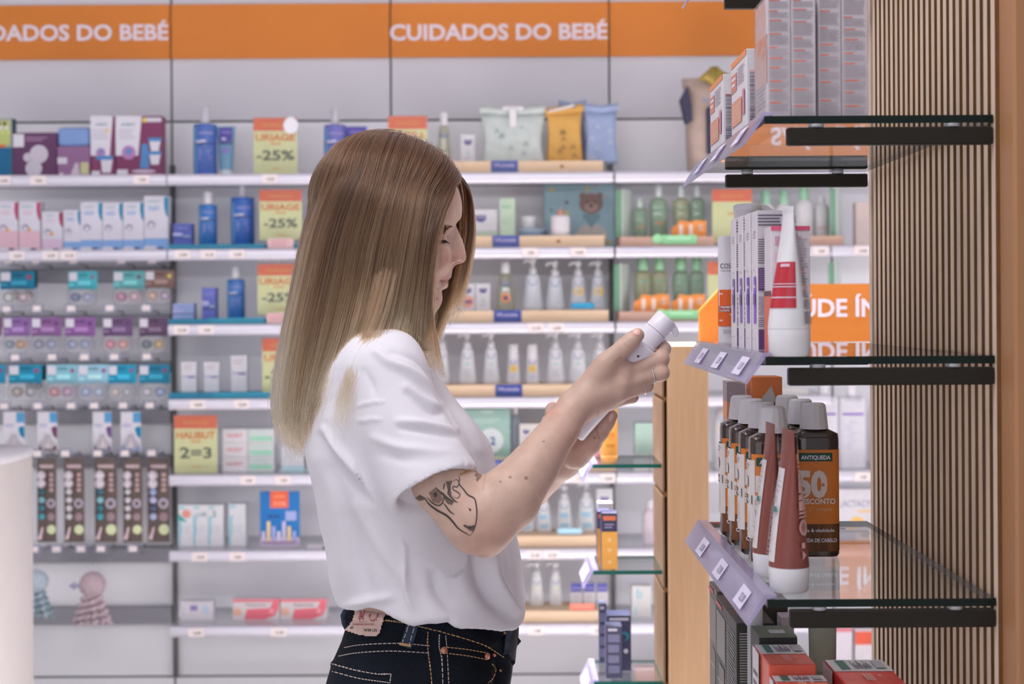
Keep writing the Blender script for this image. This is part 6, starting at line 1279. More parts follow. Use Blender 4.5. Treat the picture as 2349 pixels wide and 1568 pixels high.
# creases: thumb joint, wrist, elbow crook
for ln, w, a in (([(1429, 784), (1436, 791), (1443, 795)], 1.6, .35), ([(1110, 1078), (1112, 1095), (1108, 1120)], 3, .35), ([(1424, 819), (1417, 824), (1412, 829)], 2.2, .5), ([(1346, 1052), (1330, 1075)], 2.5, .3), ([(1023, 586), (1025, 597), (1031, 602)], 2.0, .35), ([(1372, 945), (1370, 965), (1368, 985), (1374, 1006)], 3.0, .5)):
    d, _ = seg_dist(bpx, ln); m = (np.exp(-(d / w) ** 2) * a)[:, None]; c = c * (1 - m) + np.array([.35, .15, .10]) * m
col[:, :3] = c
def skin_material():
    m = bpy.data.materials.new('skin'); m.use_nodes = True; nt = m.node_tree; B = nt.nodes['Principled BSDF']; N = nt.nodes.new; L = nt.links.new
    at = N('ShaderNodeAttribute'); at.attribute_name = 'skin'; tc = N('ShaderNodeTexCoord'); n1 = N('ShaderNodeTexNoise'); n1.inputs['Scale'].default_value = 55; n1.inputs['Detail'].default_value = 5
    mr = N('ShaderNodeMapRange'); mr.inputs[1].default_value = .3; mr.inputs[2].default_value = .7; mr.inputs[3].default_value = .90; mr.inputs[4].default_value = 1.08
    mx = N('ShaderNodeMix'); mx.data_type = 'RGBA'; mx.blend_type = 'MULTIPLY'; mx.inputs[0].default_value = 1
    L(tc.outputs['Object'], n1.inputs['Vector']); L(n1.outputs['Fac'], mr.inputs[0]); L(at.outputs['Color'], mx.inputs[6]); L(mr.outputs[0], mx.inputs[7]); L(mx.outputs[2], B.inputs['Base Color'])
    n2 = N('ShaderNodeTexVoronoi'); n2.inputs['Scale'].default_value = 900; bp = N('ShaderNodeBump'); bp.inputs['Strength'].default_value = .12; bp.inputs['Distance'].default_value = .0004
    L(tc.outputs['Object'], n2.inputs['Vector']); L(n2.outputs['Distance'], bp.inputs['Height']); L(bp.outputs[0], B.inputs['Normal'])
    B.inputs['Roughness'].default_value = .48; B.inputs['Specular IOR Level'].default_value = .45; B.inputs['Subsurface Weight'].default_value = .18; B.inputs['Subsurface Radius'].default_value = (.010, .0035, .002); B.inputs['Subsurface Scale'].default_value = .6
    return m
me = mesh_np('body', local(BV), BQ, [skin_material()]); at = me.attributes.new('skin', 'FLOAT_COLOR', 'POINT'); at.data.foreach_set('color', col.ravel()); body = child('body', me)
DB = Decal(BV, BQ)
def dec_obj(mb, name, parent): mb.V = [tuple(Vector(v) - PO) for v in mb.V]; return link(name, mb.mesh(name), parent) if len(mb.V) else None
# tattoo: ink lines and grey shading on the upper arm
INKT = mat('tattoo_ink', (66, 58, 56), .6, noise=.2, nscale=200); INKG = mat('tattoo_grey', (128, 102, 90), .55, noise=.15, nscale=200); INKM = mat('tattoo_mid', (98, 80, 72), .55, noise=.15, nscale=200)
T = lambda l: [(900 + x / 3.92, 900 + y / 3.92) for x, y in l]
mb = MB()
for l, w in (([(290, 940), (330, 1000), (400, 1055), (490, 1105), (545, 1160), (600, 1225), (700, 1285)], 4.5), ([(700, 1285), (730, 1240), (752, 1170), (760, 1080), (752, 1000), (735, 950), (680, 920), (640, 870), (600, 820), (605, 775), (590, 750)], 3.2), ([(385, 850), (450, 910), (500, 950), (560, 985)], 4), ([(315, 940), (360, 990), (420, 1015), (455, 980), (460, 930)], 3), ([(460, 990), (490, 1030), (520, 1070), (560, 1095)], 3), ([(640, 1190), (690, 1215), (735, 1200)], 5), ([(470, 815), (460, 870)], 3), ([(500, 800), (520, 860), (500, 900), (530, 940), (560, 970), (590, 990)], 3.5), ([(545, 800), (575, 780), (600, 810), (580, 850), (550, 840), (545, 870), (580, 890), (610, 920), (580, 950), (545, 930)], 2.4)): DB.strip(mb, T(l), w, INKT, .0005, taper=True)
DB.area(mb, T([(205, 945), (250, 920), (290, 945), (290, 965), (240, 970)]), INKM, .0004, 1.6); DB.area(mb, T([(745, 690), (790, 720), (805, 750), (780, 780), (750, 805), (760, 760), (735, 740), (755, 725)]), INKG, .0004, 1.6)
DB.area(mb, T([(330, 900), (380, 860), (440, 900), (450, 960), (420, 1000), (360, 980)]), INKG, .00035, 1.6); DB.area(mb, T([(370, 905), (392, 892), (408, 915), (398, 938), (376, 936)]), INKT, .0005, 1.5); DB.area(mb, T([(445, 890), (500, 940), (545, 975), (540, 1010), (500, 1000), (470, 960)]), INKM, .00045, 1.6)
DB.area(mb, T([(640, 1185), (690, 1200), (745, 1190), (735, 1240), (700, 1240)]), INKM, .00045, 1.6); DB.area(mb, T([(685, 1040), (705, 1045), (712, 1065), (695, 1060)]), INKT, .0005, 1.5); DB.area(mb, T([(480, 800), (540, 790), (520, 850), (535, 930), (510, 910), (495, 860)]), INKM, .00045, 1.6); DB.area(mb, T([(600, 735), (740, 660), (735, 690), (610, 750)]), mat('tattoo_ochre', (176, 128, 90), .5), .0004, 1.6)
dec_obj(mb, 'tattoo', body)
# brow, lashes, nails
mb = MB(); BR = mat('brow_hair', (70, 48, 40), .7)
for i in range(70):
    t = random.random(); x = 994 + 41 * t; y = 522 - 4.5 * math.sin(t * 2.4) + 2.2 * random.uniform(-1, 1) * (1.1 - .6 * abs(t - .6)); DB.strip(mb, [(x, y + 1.2), (x + 4.5, y - 1.0 + 1.6 * t)], 1.15, BR, .0006, n=3)
dec_obj(mb, 'eyebrow', body)
mb = MB(); LS = mat('lash', (52, 38, 34), .6)
for i in range(26):
    t = i / 25; a = Vector(A(1003 + 19 * t, 551 - .5 * t, 0)) if False else None; hp, hn = DB.hit(1003 + 19.5 * t, 550.8)
    if hp is None: continue
    e = hp + Vector((.0050 + .002 * t, -.0022, -.0038 - .001 * random.random())); mb.tube([hp, (hp + e) / 2 + Vector((.0003, -.0005, -.0010)), e], [.00022, .00018, .00006], LS, 4)
DB.strip(mb, [(1001, 551.5), (1011, 552.3), (1022, 551.3)], 1.7, LS, .0004)
dec_obj(mb, 'eyelashes', body)
NAIL = mat('nail', (222, 178, 166), .22, spec=.6, noise=.02)
for poly in ([(1450, 757), (1457, 753), (1465, 754), (1469, 760), (1466, 768), (1459, 769), (1453, 764)], [(1397, 955), (1401, 947), (1406, 946), (1407, 953), (1402, 966), (1397, 966)]):
    mb = MB(); DB.area(mb, poly, NAIL, .0006, 1.5); dec_obj(mb, 'fingernail', body)
# rings
RING = mat('silver', (206, 203, 206), .18, metal=1.0, noise=0)
def ring(label, c, axis, R, r, twist=False):
    m = MB(); ax = Vector(axis).normalized(); u = ax.orthogonal().normalized(); v = ax.cross(u); C_ = Vector(c)
    if twist:
        for ph in (0, math.pi):
            m.tube([C_ + (u * math.cos(t) + v * math.sin(t)) * (R + r * .6 * math.cos(14 * t + ph)) + ax * r * .6 * math.sin(14 * t + ph) for t in [2 * math.pi * k / 140 for k in range(141)]], r * .7, RING, 6)
    else: m.tube([C_ + (u * math.cos(t) + v * math.sin(t)) * R for t in [2 * math.pi * k / 48 for k in range(49)]], r, RING, 8)
    o = dec_obj(m, 'finger_ring', body); o['label'] = label
f1, f2 = Vector(A(1428, 881, 1.880)), Vector(A(1516, 855, 1.890)); ring('twisted silver ring', f1.lerp(f2, .76), f2 - f1, .0102, .0010, True)
f1, f2 = Vector(A(1419, 903, 1.882)), Vector(A(1482, 885, 1.892)); ring('plain silver ring', f1.lerp(f2, .88), f2 - f1, .0096, .0007)
# ---------------------------------------------------------------- t-shirt
def loftfn(rows, bottom=None, top=None, nn=2.3):
    ys = np.array([r[0] for r in rows], float); zz = np.array([PZ(r[0], YM, (r[1] + r[2]) / 2) for r in rows]); xl = np.array([P(r[1], r[0], YM).x for r in rows]); xr = np.array([P(r[2], r[0], YM).x for r in rows]); hb = np.array([r[3] for r in rows]); o = np.argsort(zz)
    zz, xl, xr, hb = zz[o], xl[o], xr[o], hb[o]
    def f(p):
        z = p[..., 2]; L_, R_, h_ = np.interp(z, zz, xl), np.interp(z, zz, xr), np.interp(z, zz, hb); a = (R_ - L_) / 2; cx = (L_ + R_) / 2
        q = (np.abs((p[..., 0] - cx) / a) ** nn + np.abs((p[..., 1] - YM) / h_) ** nn) ** (1 / nn); d = (q - 1) * np.minimum(a, h_) * .9
        if top is not None: d = np.maximum(d, z - top)
        if bottom is not None: d = np.maximum(d, (bottom(p) - z) if callable(bottom) else bottom - z)
        return d
    return f
hem = [(770, 1404), (785, 1402), (830, 1397), (868, 1384), (900, 1385), (945, 1401), (966, 1409), (1000, 1400), (1040, 1394), (1062, 1412), (1085, 1418), (1120, 1428), (1150, 1440), (1180, 1447), (1198, 1441), (1214, 1420), (1240, 1400)]
hx = np.array([P(x, y, YM).x for x, y in hem]); hz = np.array([P(x, y, YM - .10).z for x, y in hem])
srows = [(768, 858, 920, .06), (782, 830, 948, .10), (800, 800, 962, .135), (824, 772, 976, .155), (850, 752, 995, .165), (879, 735, 1013, .170), (940, 714, 1059, .172), (1020, 705, 1117, .172), (1085, 718, 1141, .170), (1150, 734, 1163, .165), (1240, 747, 1189, .162), (1310, 759, 1200, .163), (1370, 775, 1210, .165), (1410, 782, 1212, .160), (1440, 792, 1207, .15), (1470, 800, 1195, .14)]
tf = loftfn(srows, bottom=lambda p: np.interp(p[..., 0], hx, hz), top=PZ(766, YM, 880))
sa, sb = np.array(A(882, 861, 1.842)), np.array(A(998, 1121, 1.783)); sn = (sb - sa) / np.linalg.norm(sb - sa)
def sleeve(sa, sb, sn, r1=.050, r2=.0555):
    def f(p):
        ba = sb + sn * .03 - sa; h = np.clip(((p - sa) @ ba) / (ba @ ba), -0.05, 1); d = np.linalg.norm(p - sa - h[..., None] * ba, axis=-1) - (r1 + (r2 - r1) * h)
        ax = (p - sb) @ sn; inner = np.maximum(d + .0050, -.014 - ax); return np.maximum(np.maximum(d, ax), -inner)
    return f
t = SDF(); t.fn(tf, (float(P(960, 1100, YM).x), YM, 1.2), .6, .02).fn(sleeve(sa, sb, sn), tuple((sa + sb) / 2), .22, .022)
la, lb = np.array(A(882, 861, 2.10)), np.array(A(1010, 1095, 2.15)); ln_ = (lb - la) / np.linalg.norm(lb - la); t.fn(sleeve(la, lb, ln_), tuple((la + lb) / 2), .22, .022)
# trapezius slope up to the collar
t.rc(H(868, 800, -.02), H(872, 806, -.10), .030, .034, .03).rc(H(868, 800, .02), H(872, 806, .10), .030, .034, .03)
TV, TQ = sdf_mesh('t_shirt', t, (PX(680, 1.97), 1.70, PZ(1475, 1.97)), (PX(1240, 1.97), 2.27, PZ(740, 1.97)), .0030)
TV = smooth_mesh(TV, TQ, 3, .5); tn = vnormals(TV, TQ); tp = to_px(TV); facing = np.clip(-tn[:, 1] * 1.6 + .2, 0, 1); disp = np.zeros(len(TV))
slm = ((TV - sa) @ sn > -.09) & (np.linalg.norm(TV - sa - ((TV - sa) @ sn)[:, None] * sn, axis=1) < .075) & (TV[:, 1] < 1.93)
cuff = np.where(slm, np.clip(.12 + (-((TV - sb) @ sn) - .012) / .03, .12, 1), 1.0)
FOLDS = [  # polyline, width px, height m, on sleeve only
    ([(862, 806), (894, 834), (937, 856), (983, 886), (1010, 918)], 9, .0050, 1), ([(900, 815), (950, 840), (992, 874), (1018, 905)], 7, -.0035, 1), ([(905, 822), (952, 846), (996, 884)], 6, .0035, 1),
    ([(915, 966), (983, 972), (1054, 990)], 9, .0040, 1), ([(920, 982), (985, 988), (1050, 1004)], 8, -.0028, 1), ([(937, 902), (992, 940), (1024, 948)], 9, -.0045, 1), ([(930, 888), (990, 922), (1030, 930)], 9, .003, 1),
    ([(858, 1004), (906, 1022), (967, 1031), (1060, 1040)], 11, .0032, 1), ([(870, 1040), (930, 1056), (1000, 1060)], 11, -.002, 1), ([(818, 930), (850, 922), (880, 920)], 4, .0018, 1), ([(818, 966), (850, 962), (875, 962)], 4, .0018, 1), ([(835, 850), (850, 880), (858, 905)], 9, -.002, 1),
    ([(930, 1085), (1000, 1052), (1070, 1024)], 3.2, -.0006, 1), ([(880, 1140), (950, 1105), (1078, 1045)], 3.2, -.0009, 1),
    ([(812, 850), (811, 925), (824, 1001), (832, 1070)], 6, -.0050, 0), ([(747, 986), (771, 1023), (814, 1072), (863, 1121), (905, 1172)], 10, .006, 0), ([(742, 1000), (765, 1045), (808, 1098), (850, 1150)], 10, -.004, 0), ([(735, 1060), (770, 1130), (790, 1220), (800, 1330)], 18, .004, 0), ([(765, 1080), (815, 1200), (835, 1320), (850, 1390)], 20, -.0035, 0), ([(820, 1160), (880, 1260), (930, 1330), (950, 1395)], 16, .0035, 0),
    ([(928, 1190), (930, 1300), (932, 1355), (946, 1395)], 6, .0035, 0), ([(995, 1300), (1000, 1350), (1020, 1380), (1040, 1396)], 14, -.006, 0), ([(1040, 1260), (1060, 1340), (1100, 1400)], 22, .004, 0), ([(1120, 1180), (1118, 1260), (1130, 1330), (1170, 1385), (1195, 1400)], 16, .009, 0), ([(1098, 1200), (1095, 1290), (1115, 1360), (1160, 1410)], 16, -.006, 0), ([(1165, 1250), (1180, 1330), (1186, 1390)], 8, -.004, 0), ([(790, 1390), (840, 1380), (900, 1368)], 10, .004, 0),
    ([(1040, 935), (1090, 1010), (1120, 1085)], 8, .003, 0), ([(1018, 905), (1060, 990), (1104, 1060)], 7, -.003, 0)]
for pts, w, hgt, sl in FOLDS:
    d, al = seg_dist(tp, catmull(pts, 24)); disp += cuff * 1.5 * hgt * np.exp(-(d / w) ** 2) * np.sin(np.pi * np.clip(al * .9 + .08, 0, 1)) ** .5 * facing * (slm if sl else ~slm)
ph = rng.uniform(0, 6, 12)
for i in range(12): k_ = rng.normal(size=3) * 38; disp += .0009 * np.sin(TV @ k_ + ph[i])
TV = TV + tn * disp[:, None]
COTTON = mat('cotton_white', (214, 211, 219), .9, spec=.15, noise=.015, nscale=700, bump=.15)
shirt = child('t_shirt', mesh_np('t_shirt', local(TV), TQ, [COTTON])); DT = Decal(TV, TQ)
# ---------------------------------------------------------------- jeans and shoes
jrows = [(1370, 812, 1165, .125), (1400, 802, 1178, .130), (1440, 793, 1186, .136), (1465, 785, 1184, .140), (1486, 776, 1180, .146), (1510, 765, 1178, .152), (1540, 756, 1173, .157), (1568, 748, 1168, .160), (1620, 740, 1160, .166), (1700, 745, 1145, .168), (1780, 770, 1120, .160)]
j = SDF(); j.fn(loftfn(jrows, bottom=PZ(1790, YM), top=PZ(1376, YM, 980)), (float(P(960, 1560, YM).x), YM, .95), .42, .02)
xm = P(955, 1700, YM).x
for s in (-1, 1): j.rc((xm, YM + s * .082, .86), (xm + .02, YM + s * .085, .48), .088, .060, .05).rc((xm + .02, YM + s * .085, .48), (xm - .01, YM + s * .085, .09), .060, .05, .03)
JV, JQ = sdf_mesh('jeans', j, (PX(700, 1.97), 1.76, .02), (PX(1230, 1.97), 2.18, PZ(1365, 1.97)), .0036)
JV = smooth_mesh(JV, JQ, 2, .5); jn = vnormals(JV, JQ); jp = to_px(JV)
wb = np.interp(jp[:, 0], [780, 884, 927, 960, 1030, 1107, 1156, 1200], [1418, 1424, 1428, 1436, 1454, 1478, 1507, 1535]); jd = np.where(jp[:, 1] < wb, .0028, 0.0)
for pts, w, hgt in (([(1008, 1458), (1013, 1510), (1016, 1570)], 8, .002), ([(1040, 1440), (1080, 1450), (1130, 1470)], 10, .003), ([(1050, 1425), (1100, 1440), (1150, 1462)], 8, -.002), ([(1130, 1490), (1146, 1520), (1140, 1570)], 8, -.006), ([(1156, 1500), (1166, 1530), (1160, 1575)], 7, .004), ([(981, 1448), (984, 1510), (990, 1575)], 5, .0015), ([(760, 1521), (808, 1535), (897, 1548)], 5, .0022)):
    d, al = seg_dist(jp, catmull(pts, 16)); jd += hgt * np.exp(-(d / w) ** 2) * (jn[:, 1] < .2)
low = JV[:, 2] < .80; jd += np.where(low, .002 * np.sin(JV[:, 2] * 60 + JV[:, 0] * 40), 0); JV = JV + jn * jd[:, None]
def denim():
    m = bpy.data.materials.new('denim'); m.use_nodes = True; nt = m.node_tree; B = nt.nodes['Principled BSDF']; N = nt.nodes.new; L = nt.links.new
    tc = N('ShaderNodeTexCoord'); mp = N('ShaderNodeMapping'); mp.inputs['Scale'].default_value = (900, 900, 160); n1 = N('ShaderNodeTexNoise'); n1.inputs['Scale'].default_value = 1; n1.inputs['Detail'].default_value = 2
    n2 = N('ShaderNodeTexNoise'); n2.inputs['Scale'].default_value = 14; n2.inputs['Detail'].default_value = 4; ad = N('ShaderNodeMath'); ad.operation = 'MULTIPLY'; cr = N('ShaderNodeValToRGB')
    cr.color_ramp.elements[0].position = .12; cr.color_ramp.elements[0].color = srgb((15, 16, 20)); cr.color_ramp.elements[1].position = .48; cr.color_ramp.elements[1].color = srgb((25, 32, 44))
    L(tc.outputs['Object'], mp.inputs[0]); L(mp.outputs[0], n1.inputs['Vector']); L(tc.outputs['Object'], n2.inputs['Vector']); L(n1.outputs['Fac'], ad.inputs[0]); L(n2.outputs['Fac'], ad.inputs[1]); L(ad.outputs[0], cr.inputs[0]); L(cr.outputs[0], B.inputs['Base Color'])
    bp = N('ShaderNodeBump'); bp.inputs['Strength'].default_value = .3; bp.inputs['Distance'].default_value = .0006; L(n1.outputs['Fac'], bp.inputs['Height']); L(bp.outputs[0], B.inputs['Normal'])
    B.inputs['Roughness'].default_value = .9; B.inputs['Specular IOR Level'].default_value = .12; return m
jeans = child('jeans', mesh_np('jeans', local(JV), JQ, [denim()])); DJ = Decal(JV, JQ)
J = lambda l: [(720 + x / 4.517, 1300 + y / 4.517) for x, y in l]
GOLD, PALE = mat('thread_gold', (186, 146, 96), .7), mat('thread_pale', (182, 166, 160), .7); DEN2 = mat('denim_trim', (44, 56, 74), .9, noise=.2, nscale=300)
mb = MB()
for l, c_ in (([(740, 550), (935, 575), (1085, 610), (1400, 690), (1750, 800), (1970, 930)], GOLD), ([(1300, 700), (1300, 830), (1325, 950), (1335, 1205)], PALE), ([(1365, 710), (1380, 900), (1395, 1205)], PALE), ([(1180, 670), (1180, 830), (1200, 1000), (1222, 1211)], GOLD), ([(1380, 830), (1600, 855), (1800, 890)], GOLD), ([(1400, 895), (1600, 920), (1800, 960)], GOLD),
              ([(320, 835), (500, 805), (870, 790), (1200, 815)], PALE), ([(260, 925), (450, 890), (800, 870), (1205, 890)], PALE), ([(180, 1000), (400, 1060), (650, 1105), (800, 1110)], PALE), ([(170, 1075), (450, 1150), (640, 1180), (790, 1200)], PALE), ([(800, 1110), (790, 1205)], PALE), ([(1840, 1000), (1880, 1060), (1850, 1150), (1800, 1200)], GOLD), ([(1860, 590), (1940, 640)], GOLD)): DJ.strip(mb, J(l), 2.0, c_, .0009, (3, 1), n=int(sum(math.dist(a, b) for a, b in zip(l, l[1:])) / 4.5 / 2))
DJ.strip(mb, J([(1960, 680), (2005, 690)]), 5, GOLD, .001); DJ.strip(mb, J([(1922, 1062), (1938, 1080)]), 4, GOLD, .001)
dec_obj(mb, 'stitching', jeans)
mb = MB(); DJ.strip(mb, J([(1055, 440), (1015, 640), (955, 830)]), 27, DEN2, .0030); DJ.strip(mb, J([(1015, 440), (975, 640), (925, 780)]), 2, PALE, .0036, (3, 1)); DJ.strip(mb, J([(1085, 470), (1040, 640), (995, 800)]), 2, PALE, .0036, (3, 1)); DJ.strip(mb, J([(895, 795), (1010, 815)]), 6, GOLD, .0036); dec_obj(mb, 'belt_loop', jeans)
mb = MB(); mb.tube([P(797, 1396, YM - .03), P(789, 1412, YM - .03), P(792, 1428, YM - .03), P(799, 1444, YM - .03)], [.0045, .005, .005, .0045], DEN2, 8); dec_obj(mb, 'belt_loop', jeans)
mb = MB(); mb.loft([[tuple(P(1176 + a, 1452 + c_, YM + yy)) for a, c_ in ((0, 0), (12, 8), (20, 18), (6, 34), (-2, 44), (-14, 30))] for yy in (-.02, .02)], DEN2, False); DJ.strip(mb, [(1166, 1446), (1160, 1470), (1158, 1500)], 12, DEN2, .003); dec_obj(mb, 'waistband_end', jeans)
LEA = mat('leather_patch', (206, 176, 166), .6, noise=.06, nscale=120); LRED = mat('patch_print', (176, 96, 100), .6); mb = MB()
DJ.area(mb, J([(452, 425), (600, 378), (760, 385), (742, 500), (712, 610), (690, 690), (640, 722), (480, 705), (335, 655), (395, 590), (430, 500)]), LEA, .0024, 2.5)
def pm(u, v): hp, hn = DJ.hit(u, -v); return tuple(hp + hn * .0028) if hp is not None else (0, YM, 1)
for l, w in (([(470, 470), (520, 520), (480, 525)], 5), ([(540, 430), (520, 560)], 4), ([(500, 430), (495, 560)], 4), ([(590, 500), (600, 540), (660, 540), (670, 500)], 4), ([(620, 420), (700, 410)], 5), ([(640, 450), (650, 500)], 4), ([(560, 440), (600, 470)], 4), ([(690, 440), (640, 480)], 4)): DJ.strip(mb, J(l), w, LRED, .0028)
for tx, (u, v), hh_, wd in (('ORIGINAL RIVETED', J([(530, 605)])[0], 4, 48), ('W28 L32', J([(600, 668)])[0], 6, 30), ('67', J([(415, 640)])[0], 5, 8)): mb.text(tx, pm, u, -v, hh_, LRED if tx[0] == 'O' else INK, bold=.02, width=wd)
o = dec_obj(mb, 'leather_patch', jeans); o['label'] = 'pale leather patch with red print'
COP = mat('copper', (196, 132, 108), .35, metal=.6)
for x, y, r in ((1018, 1491, 8.5), (1116.5, 1504, 7.5), (1133, 1500, 4.5)):
    hp, hn = DJ.hit(x, y)
    if hp is None: continue
    m = MB(); u = hn.orthogonal().normalized(); v = hn.cross(u); R = r * hp.y / F
    m.loft([[tuple(hp + hn * q + (u * math.cos(a) + v * math.sin(a)) * R * s_) for a in [2 * math.pi * k / 20 for k in range(20)]] for s_, q in ((1, .0005), (1, .0022), (.7, .0028), (.35, .0028), (.3, .0038), (.1, .004))], COP); dec_obj(m, 'rivet', jeans)
for s in (-1, 1):
    m = MB(); cx = xm + .035; sh = mat('shoe_canvas', (206, 203, 204), .7)
    m.loft([[(cx + .13 * L_ * math.copysign(abs(math.cos(a)) ** .8, math.cos(a)), YM + s * .085 + W_ * math.sin(a), z) for a in [2 * math.pi * k / 24 for k in range(24)]] for z, L_, W_ in ((0.002, 1, .042), (.025, 1, .045), (.05, .9, .042), (.075, .62, .038), (.11, .42, .036))], sh); m.V = [tuple(Vector(v) - PO) for v in m.V]; link('shoe', m.mesh('shoe'), person)
# ---------------------------------------------------------------- bottle in her hands
ax0, ax1 = Vector(A(1531, 728, 1.908)), Vector(A(1303, 984, 1.905)); L_ = (ax1 - ax0).length; dz = (ax0 - ax1).normalized(); ux = Vector((0, 1, 0)).cross(dz).normalized(); uy = dz.cross(ux)
r = thing('pump_bottle', 'white airless pump bottle held in both hands by the woman', 'bottle'); r.matrix_world = Matrix(((ux.x, uy.x, dz.x, ax1.x), (ux.y, uy.y, dz.y, ax1.y), (ux.z, uy.z, dz.z, ax1.z), (0, 0, 0, 1)))
WPL = plas((224, 219, 230)); m = MB(); hs = L_ - .0455
m.lathe([(.022, 0), (.0245, .003), (.0245, hs - .004), (.0235, hs - .001), (.020, hs)], WPL, seg=40); cyl = lambda u, v: (.0247 * math.sin(u / .0247), -.0247 * math.cos(u / .0247), v)
m.lines(cyl, .012, .034, .012, .06, 22, INK, .4, .1); m.disc(cyl, .003, hs - .018, .0016, INK, 8); m.patch(cyl, -.02, -.012, hs - .012, hs - .010, INK, 3, 1); m.build('bottle_body', r)
m = MB(); m.lathe([(.0185, hs + .0003), (.0185, hs + .004), (.0163, hs + .0045), (.0163, hs + .022), (.0150, hs + .0225)], WPL, seg=36); m.build('collar', r)
m = MB(); m.lathe([(.0150, hs + .023), (.0152, hs + .025), (.0150, L_ - .002), (.0135, L_)], WPL, seg=36); m.tube([(.008, 0, L_ - .005), (.017, 0, L_ - .0055), (.022, 0, L_ - .008), (.0225, 0, L_ - .012)], [.006, .005, .004, .003], WPL, 10); m.build('pump_head', r)
# ---------------------------------------------------------------- hair
def mirror(g): return [(x, y, 2 * YM - Y) for x, y, Y in g]
G = {
 'front': [(1048, 412, 1.955), (1041, 440, 1.918), (1018, 495, 1.893), (1000, 550, 1.884), (988, 610, 1.880), (980, 680, 1.880), (974, 745, 1.878), (960, 806, 1.868)],
 'g1': [(1028, 384, 1.958), (1008, 440, 1.908), (982, 530, 1.882), (968, 620, 1.874), (956, 710, 1.868), (948, 775, 1.862), (945, 812, 1.860)],
 'g2': [(990, 352, 1.962), (966, 430, 1.895), (942, 540, 1.868), (922, 650, 1.862), (903, 730, 1.852), (886, 778, 1.832), (878, 800, 1.822)],
 'g3': [(945, 326, 1.966), (910, 420, 1.888), (880, 540, 1.864), (858, 650, 1.858), (834, 750, 1.838), (802, 840, 1.824), (770, 925, 1.826)],
 'g4': [(910, 311, 1.970), (860, 400, 1.890), (822, 520, 1.868), (795, 650, 1.862), (766, 780, 1.850), (736, 890, 1.842), (714, 990, 1.845)],
 'g5': [(888, 307, 1.975), (818, 390, 1.897), (770, 520, 1.878), (738, 660, 1.872), (710, 800, 1.866), (692, 930, 1.862), (694, 1050, 1.866)],
 'g6': [(868, 309, 1.980), (780, 385, 1.915), (728, 510, 1.905), (695, 660, 1.902), (668, 810, 1.898), (655, 930, 1.896), (678, 1046, 1.900)],
 'g7': [(855, 312, 1.985), (762, 378, 1.945), (708, 500, 1.945), (676, 660, 1.945), (648, 820, 1.945), (638, 930, 1.945), (656, 1028, 1.948)],
}
near = [G[k] for k in ('front', 'g1', 'g2', 'g3', 'g4', 'g5', 'g6', 'g7')]
back = [G['g7'], [(x + 3, y, 2 * YM - Y + .0) for x, y, Y in G['g7']], mirror(G['g6']), mirror(G['g5']), mirror(G['g4'])]
far = [[(1052, 405, 1.985), (1078, 445, 2.005), (1084, 500, 2.020), (1081, 560, 2.030), (1070, 620, 2.032), (1058, 680, 2.030), (1050, 742, 2.030)],
       [(1040, 386, 1.985), (1070, 425, 2.015), (1078, 500, 2.032), (1074, 570, 2.040), (1060, 640, 2.042), (1042, 700, 2.040), (1026, 745, 2.038)],
       [(1010, 362, 1.985), (1046, 410, 2.030), (1056, 520, 2.052), (1048, 610, 2.056), (1030, 690, 2.050), (1005, 750, 2.045), (990, 800, 2.040)],
       [(960, 330, 1.982), (990, 400, 2.045), (1000, 540, 2.066), (990, 660, 2.068), (965, 760, 2.062), (940, 850, 2.060), (920, 900, 2.06)],
       mirror(G['g3']), mirror(G['g4'])]
shoulder = [[(958, 430, 1.93), (930, 560, 1.888), (905, 680, 1.850), (880, 760, 1.828), (838, 840, 1.806), (812, 930, 1.800), (806, 1015, 1.802)],
            [(930, 450, 1.93), (895, 560, 1.886), (866, 680, 1.848), (838, 770, 1.826), (800, 860, 1.808), (780, 950, 1.806), (771, 1040, 1.810)],
            [(905, 460, 1.93), (868, 560, 1.888), (838, 690, 1.850), (806, 790, 1.836), (772, 890, 1.826), (756, 960, 1.828), (734, 1000, 1.834)]]
inner = [[(985, 500, 1.94), (965, 600, 1.895), (955, 690, 1.895), (960, 760, 1.890), (975, 800, 1.880), (962, 812, 1.872)], [(960, 520, 1.94), (935, 620, 1.89), (925, 710, 1.888), (940, 780, 1.880), (958, 806, 1.872), (940, 812, 1.868)], [(925, 540, 1.94), (905, 640, 1.89), (898, 730, 1.885), (920, 785, 1.872), (945, 803, 1.866), (975, 808, 1.866)]]
wisps = [[(1000, 560, 1.882), (985, 650, 1.876), (988, 740, 1.876), (1000, 810, 1.872), (1010, 868, 1.870)], [(1002, 570, 1.882), (992, 660, 1.878), (986, 760, 1.874), (996, 840, 1.872), (1012, 880, 1.870)]]
M_ = 26
def interp(sec, u):
    R = [catmull(np.array([tuple(P(*q)) for q in g]), M_) for g in sec]; R = np.stack(R); n = len(sec) - 1
    # smooth across guides (Catmull-Rom in u)
    u = np.clip(u, 0, n - 1e-6); i = u.astype(int); t = (u - i)[:, None, None]; g = lambda k: R[np.clip(k, 0, n)]
    p0, p1, p2, p3 = g(i - 1), g(i), g(i + 1), g(i + 2); w0 = np.where(i == 0, 1, 0)[:, None, None]; w3 = np.where(i == n - 1, 1, 0)[:, None, None]
    p0 = np.where(w0, 2 * p1 - p2, p0); p3 = np.where(w3, 2 * p2 - p1, p3)
    return .5 * ((2 * p1) + (-p0 + p2) * t + (2 * p0 - 5 * p1 + 4 * p2 - p3) * t * t + (-p0 + 3 * p1 - 3 * p2 + p3) * t ** 3)
HC, HR_, HROT = np.array(H(893, 462)), np.array([.0935, .073, .078]), .18
